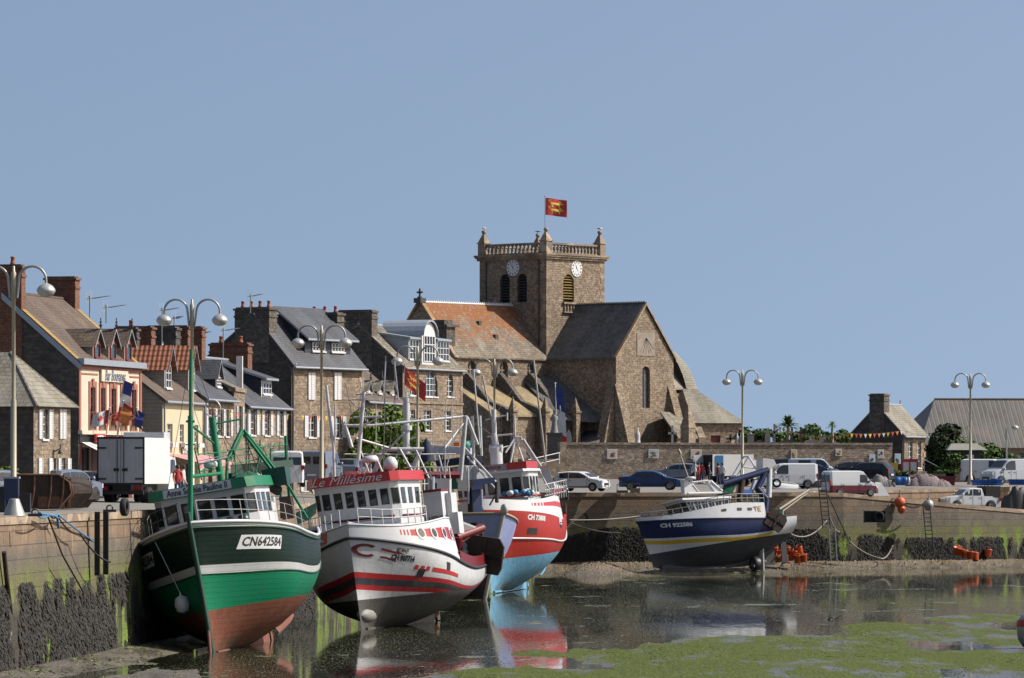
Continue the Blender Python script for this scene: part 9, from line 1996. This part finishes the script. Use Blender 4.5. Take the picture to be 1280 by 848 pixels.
# ---------------------------------------------------------------- people
skin=paint('skin',(.42,.25,.17),.6); hair=paint('hair_dark',(.03,.02,.015),.8)
def person(px,py,k,rz,shirt,trous,label,pose='stand',h=1.72,shorts=False):
    X,Y,Z_=at(px,py,k); r_=empty('person',(X,Y,Z_),R(rz),label,'person')
    s=h/1.72; st=.28 if pose=='walk' else .06
    # joints: x forward, y left
    V={'pel':(0,0,.92),'ch':(.0,0,1.22),'nk':(.02,0,1.44),'hd':(.03,0,1.60),'ht':(.03,0,1.70),
       'hl':(0,.10,.88),'kl':(st*.6+.03,.10,.48),'al':(st-.05,.10,.08),'tl':(st+.13,.11,.03),
       'hr':(0,-.10,.88),'kr':(-st*.2+.03,-.10,.48),'ar':(-st-.05,-.10,.10),'tr':(-st+.12,-.11,.03),
       'sl':(0,.19,1.38),'el':(-.08 if pose=='walk' else 0,.25,1.10),'wl':(.05 if pose=='walk' else .1,.25,.87),'fl':(.09 if pose=='walk' else .15,.24,.79),
       'sr':(0,-.19,1.38),'er':(.05,-.25,1.10),'wr':(.18,-.24,.90),'fr':(.24,-.22,.83)}
    Rr=dict(pel=.15,ch=.15,nk=.055,hd=.095,ht=.06,hl=.09,kl=.06,al=.04,tl=.035,hr=.09,kr=.06,ar=.04,tr=.035,sl=.065,el=.042,wl=.03,fl=.035,sr=.065,er=.042,wr=.03,fr=.035)
    E=[('pel','ch'),('ch','nk'),('nk','hd'),('hd','ht'),('pel','hl'),('hl','kl'),('kl','al'),('al','tl'),('pel','hr'),('hr','kr'),('kr','ar'),('ar','tr'),('nk','sl'),('sl','el'),('el','wl'),('wl','fl'),('nk','sr'),('sr','er'),('er','wr'),('wr','fr')]
    keys=list(V); me=bpy.data.meshes.new('p'); me.from_pydata([Vector(V[q])*s for q in keys],[(keys.index(a),keys.index(c)) for a,c in E],[]); me.skin_vertices or None
    o=bpy.data.objects.new('body_tmp',me); COL.objects.link(o); md=o.modifiers.new('s','SKIN'); 
    if not me.skin_vertices: 
        bm=bmesh.new(); bm.from_mesh(me); bm.verts.layers.skin.verify(); bm.to_mesh(me); bm.free()
    for i,q in enumerate(keys): me.skin_vertices[0].data[i].radius=(Rr[q]*s*(1.0),Rr[q]*s*(1.15 if q in('pel','ch') else 1)); me.skin_vertices[0].data[i].use_root=(q=='pel')
    o.modifiers.new('d','SUBSURF').levels=1
    m2=bpy.data.meshes.new_from_object(o.evaluated_get(bpy.context.evaluated_depsgraph_get())); bpy.data.objects.remove(o)
    for m_ in (skin,shirt,trous,MAT['black']): m2.materials.append(m_)
    for p in m2.polygons:
        z=p.center.z/s; y=abs(p.center.y)/s; p.use_smooth=True
        p.material_index=0 if z>1.45 else (1 if (z>.95 and not (y>.21 and z<1.12)) else (0 if (y>.2 and z>.7) else (2 if z>(.5 if shorts else .09) else (0 if z>.09 else 3))))
    ob=bpy.data.objects.new('body',m2); COL.objects.link(ob); ob.parent=r_
    g=MB(); g.lathe([(.01,.115),(.06,.11),(.1,.06),(.107,0),(.1,-.06),(.085,-.09)],(.015*s,0,1.63*s),0,12); g.build('hair',hair,r_)
    g=MB(); g.tube([(.125*s,0,1.62*s),(.145*s,0,1.585*s)],.014,0,5); 
    for yy in (.035,-.035): g.lathe([(.001,-.012),(.012,0),(.001,.012)],(.118*s,yy*s,1.625*s),1,6)
    g.box((.108*s,-.03*s,1.545*s),(.122*s,.03*s,1.553*s),2); g.build('face',[skin,MAT['black'],MAT['boatred']],r_)
    return r_
rs=paint('shirt_red',(.45,.03,.03),.85); ws=paint('shirt_white',(.62,.62,.62),.85); ns=paint('shirt_navy',(.02,.03,.07),.85); js=paint('jeans',(.05,.07,.13),.9); ks=paint('khaki',(.30,.25,.17),.9); bs=MAT['tarp']
person(868.5,605,16.0,-90,ws,bs,'person in a white top standing behind the silver estate car'); person(873.5,606,16.1,180,rs,rs,'person in red beside the open box truck, left one'); person(877,605.5,15.9,60,rs,js,'person in a red shirt and jeans nearest the open truck'); person(886,606,16.1,0,ns,bs,'person in dark clothes at the rear of the open box truck')
person(903,607,16.3,-120,ws,js,'person in a white shirt under the blue truck door'); person(898,607,16.2,120,paint('shirt_maroon',(.12,.02,.03),.85),js,'person in maroon leaning at the open truck')
person(1227.5,600.5,15.0,175,ns,ks,'person in a black shirt and light shorts walking past the white van','walk',shorts=True); person(1207,603,15.4,200,paint('shirt_grey',(.25,.25,.27),.85),bs,'person waiting in dark trousers left of the right lamp post')
for i,(px,py,k,m_) in enumerate(((222,627,26.6,rs),(229,627,26.4,ws))): person(px,py,k,-60+50*i,m_,js,('person in red by the café terrace left of the green mast','person in white by the café terrace behind the green mast')[i])

# keep every surface's reflectance in step with the exposure set at the top
GAIN=.72
for m in bpy.data.materials:
    if not m.use_nodes: continue
    b=m.node_tree.nodes.get('Principled BSDF')
    if not b: continue
    s=b.inputs['Base Color']
    if s.is_linked:
        src=s.links[0].from_socket; out=mixc(m.node_tree,1.0,src,(GAIN,GAIN,GAIN),'MULTIPLY'); m.node_tree.links.new(out,s)
    else: s.default_value=(*[v*GAIN for v in s.default_value[:3]],1)
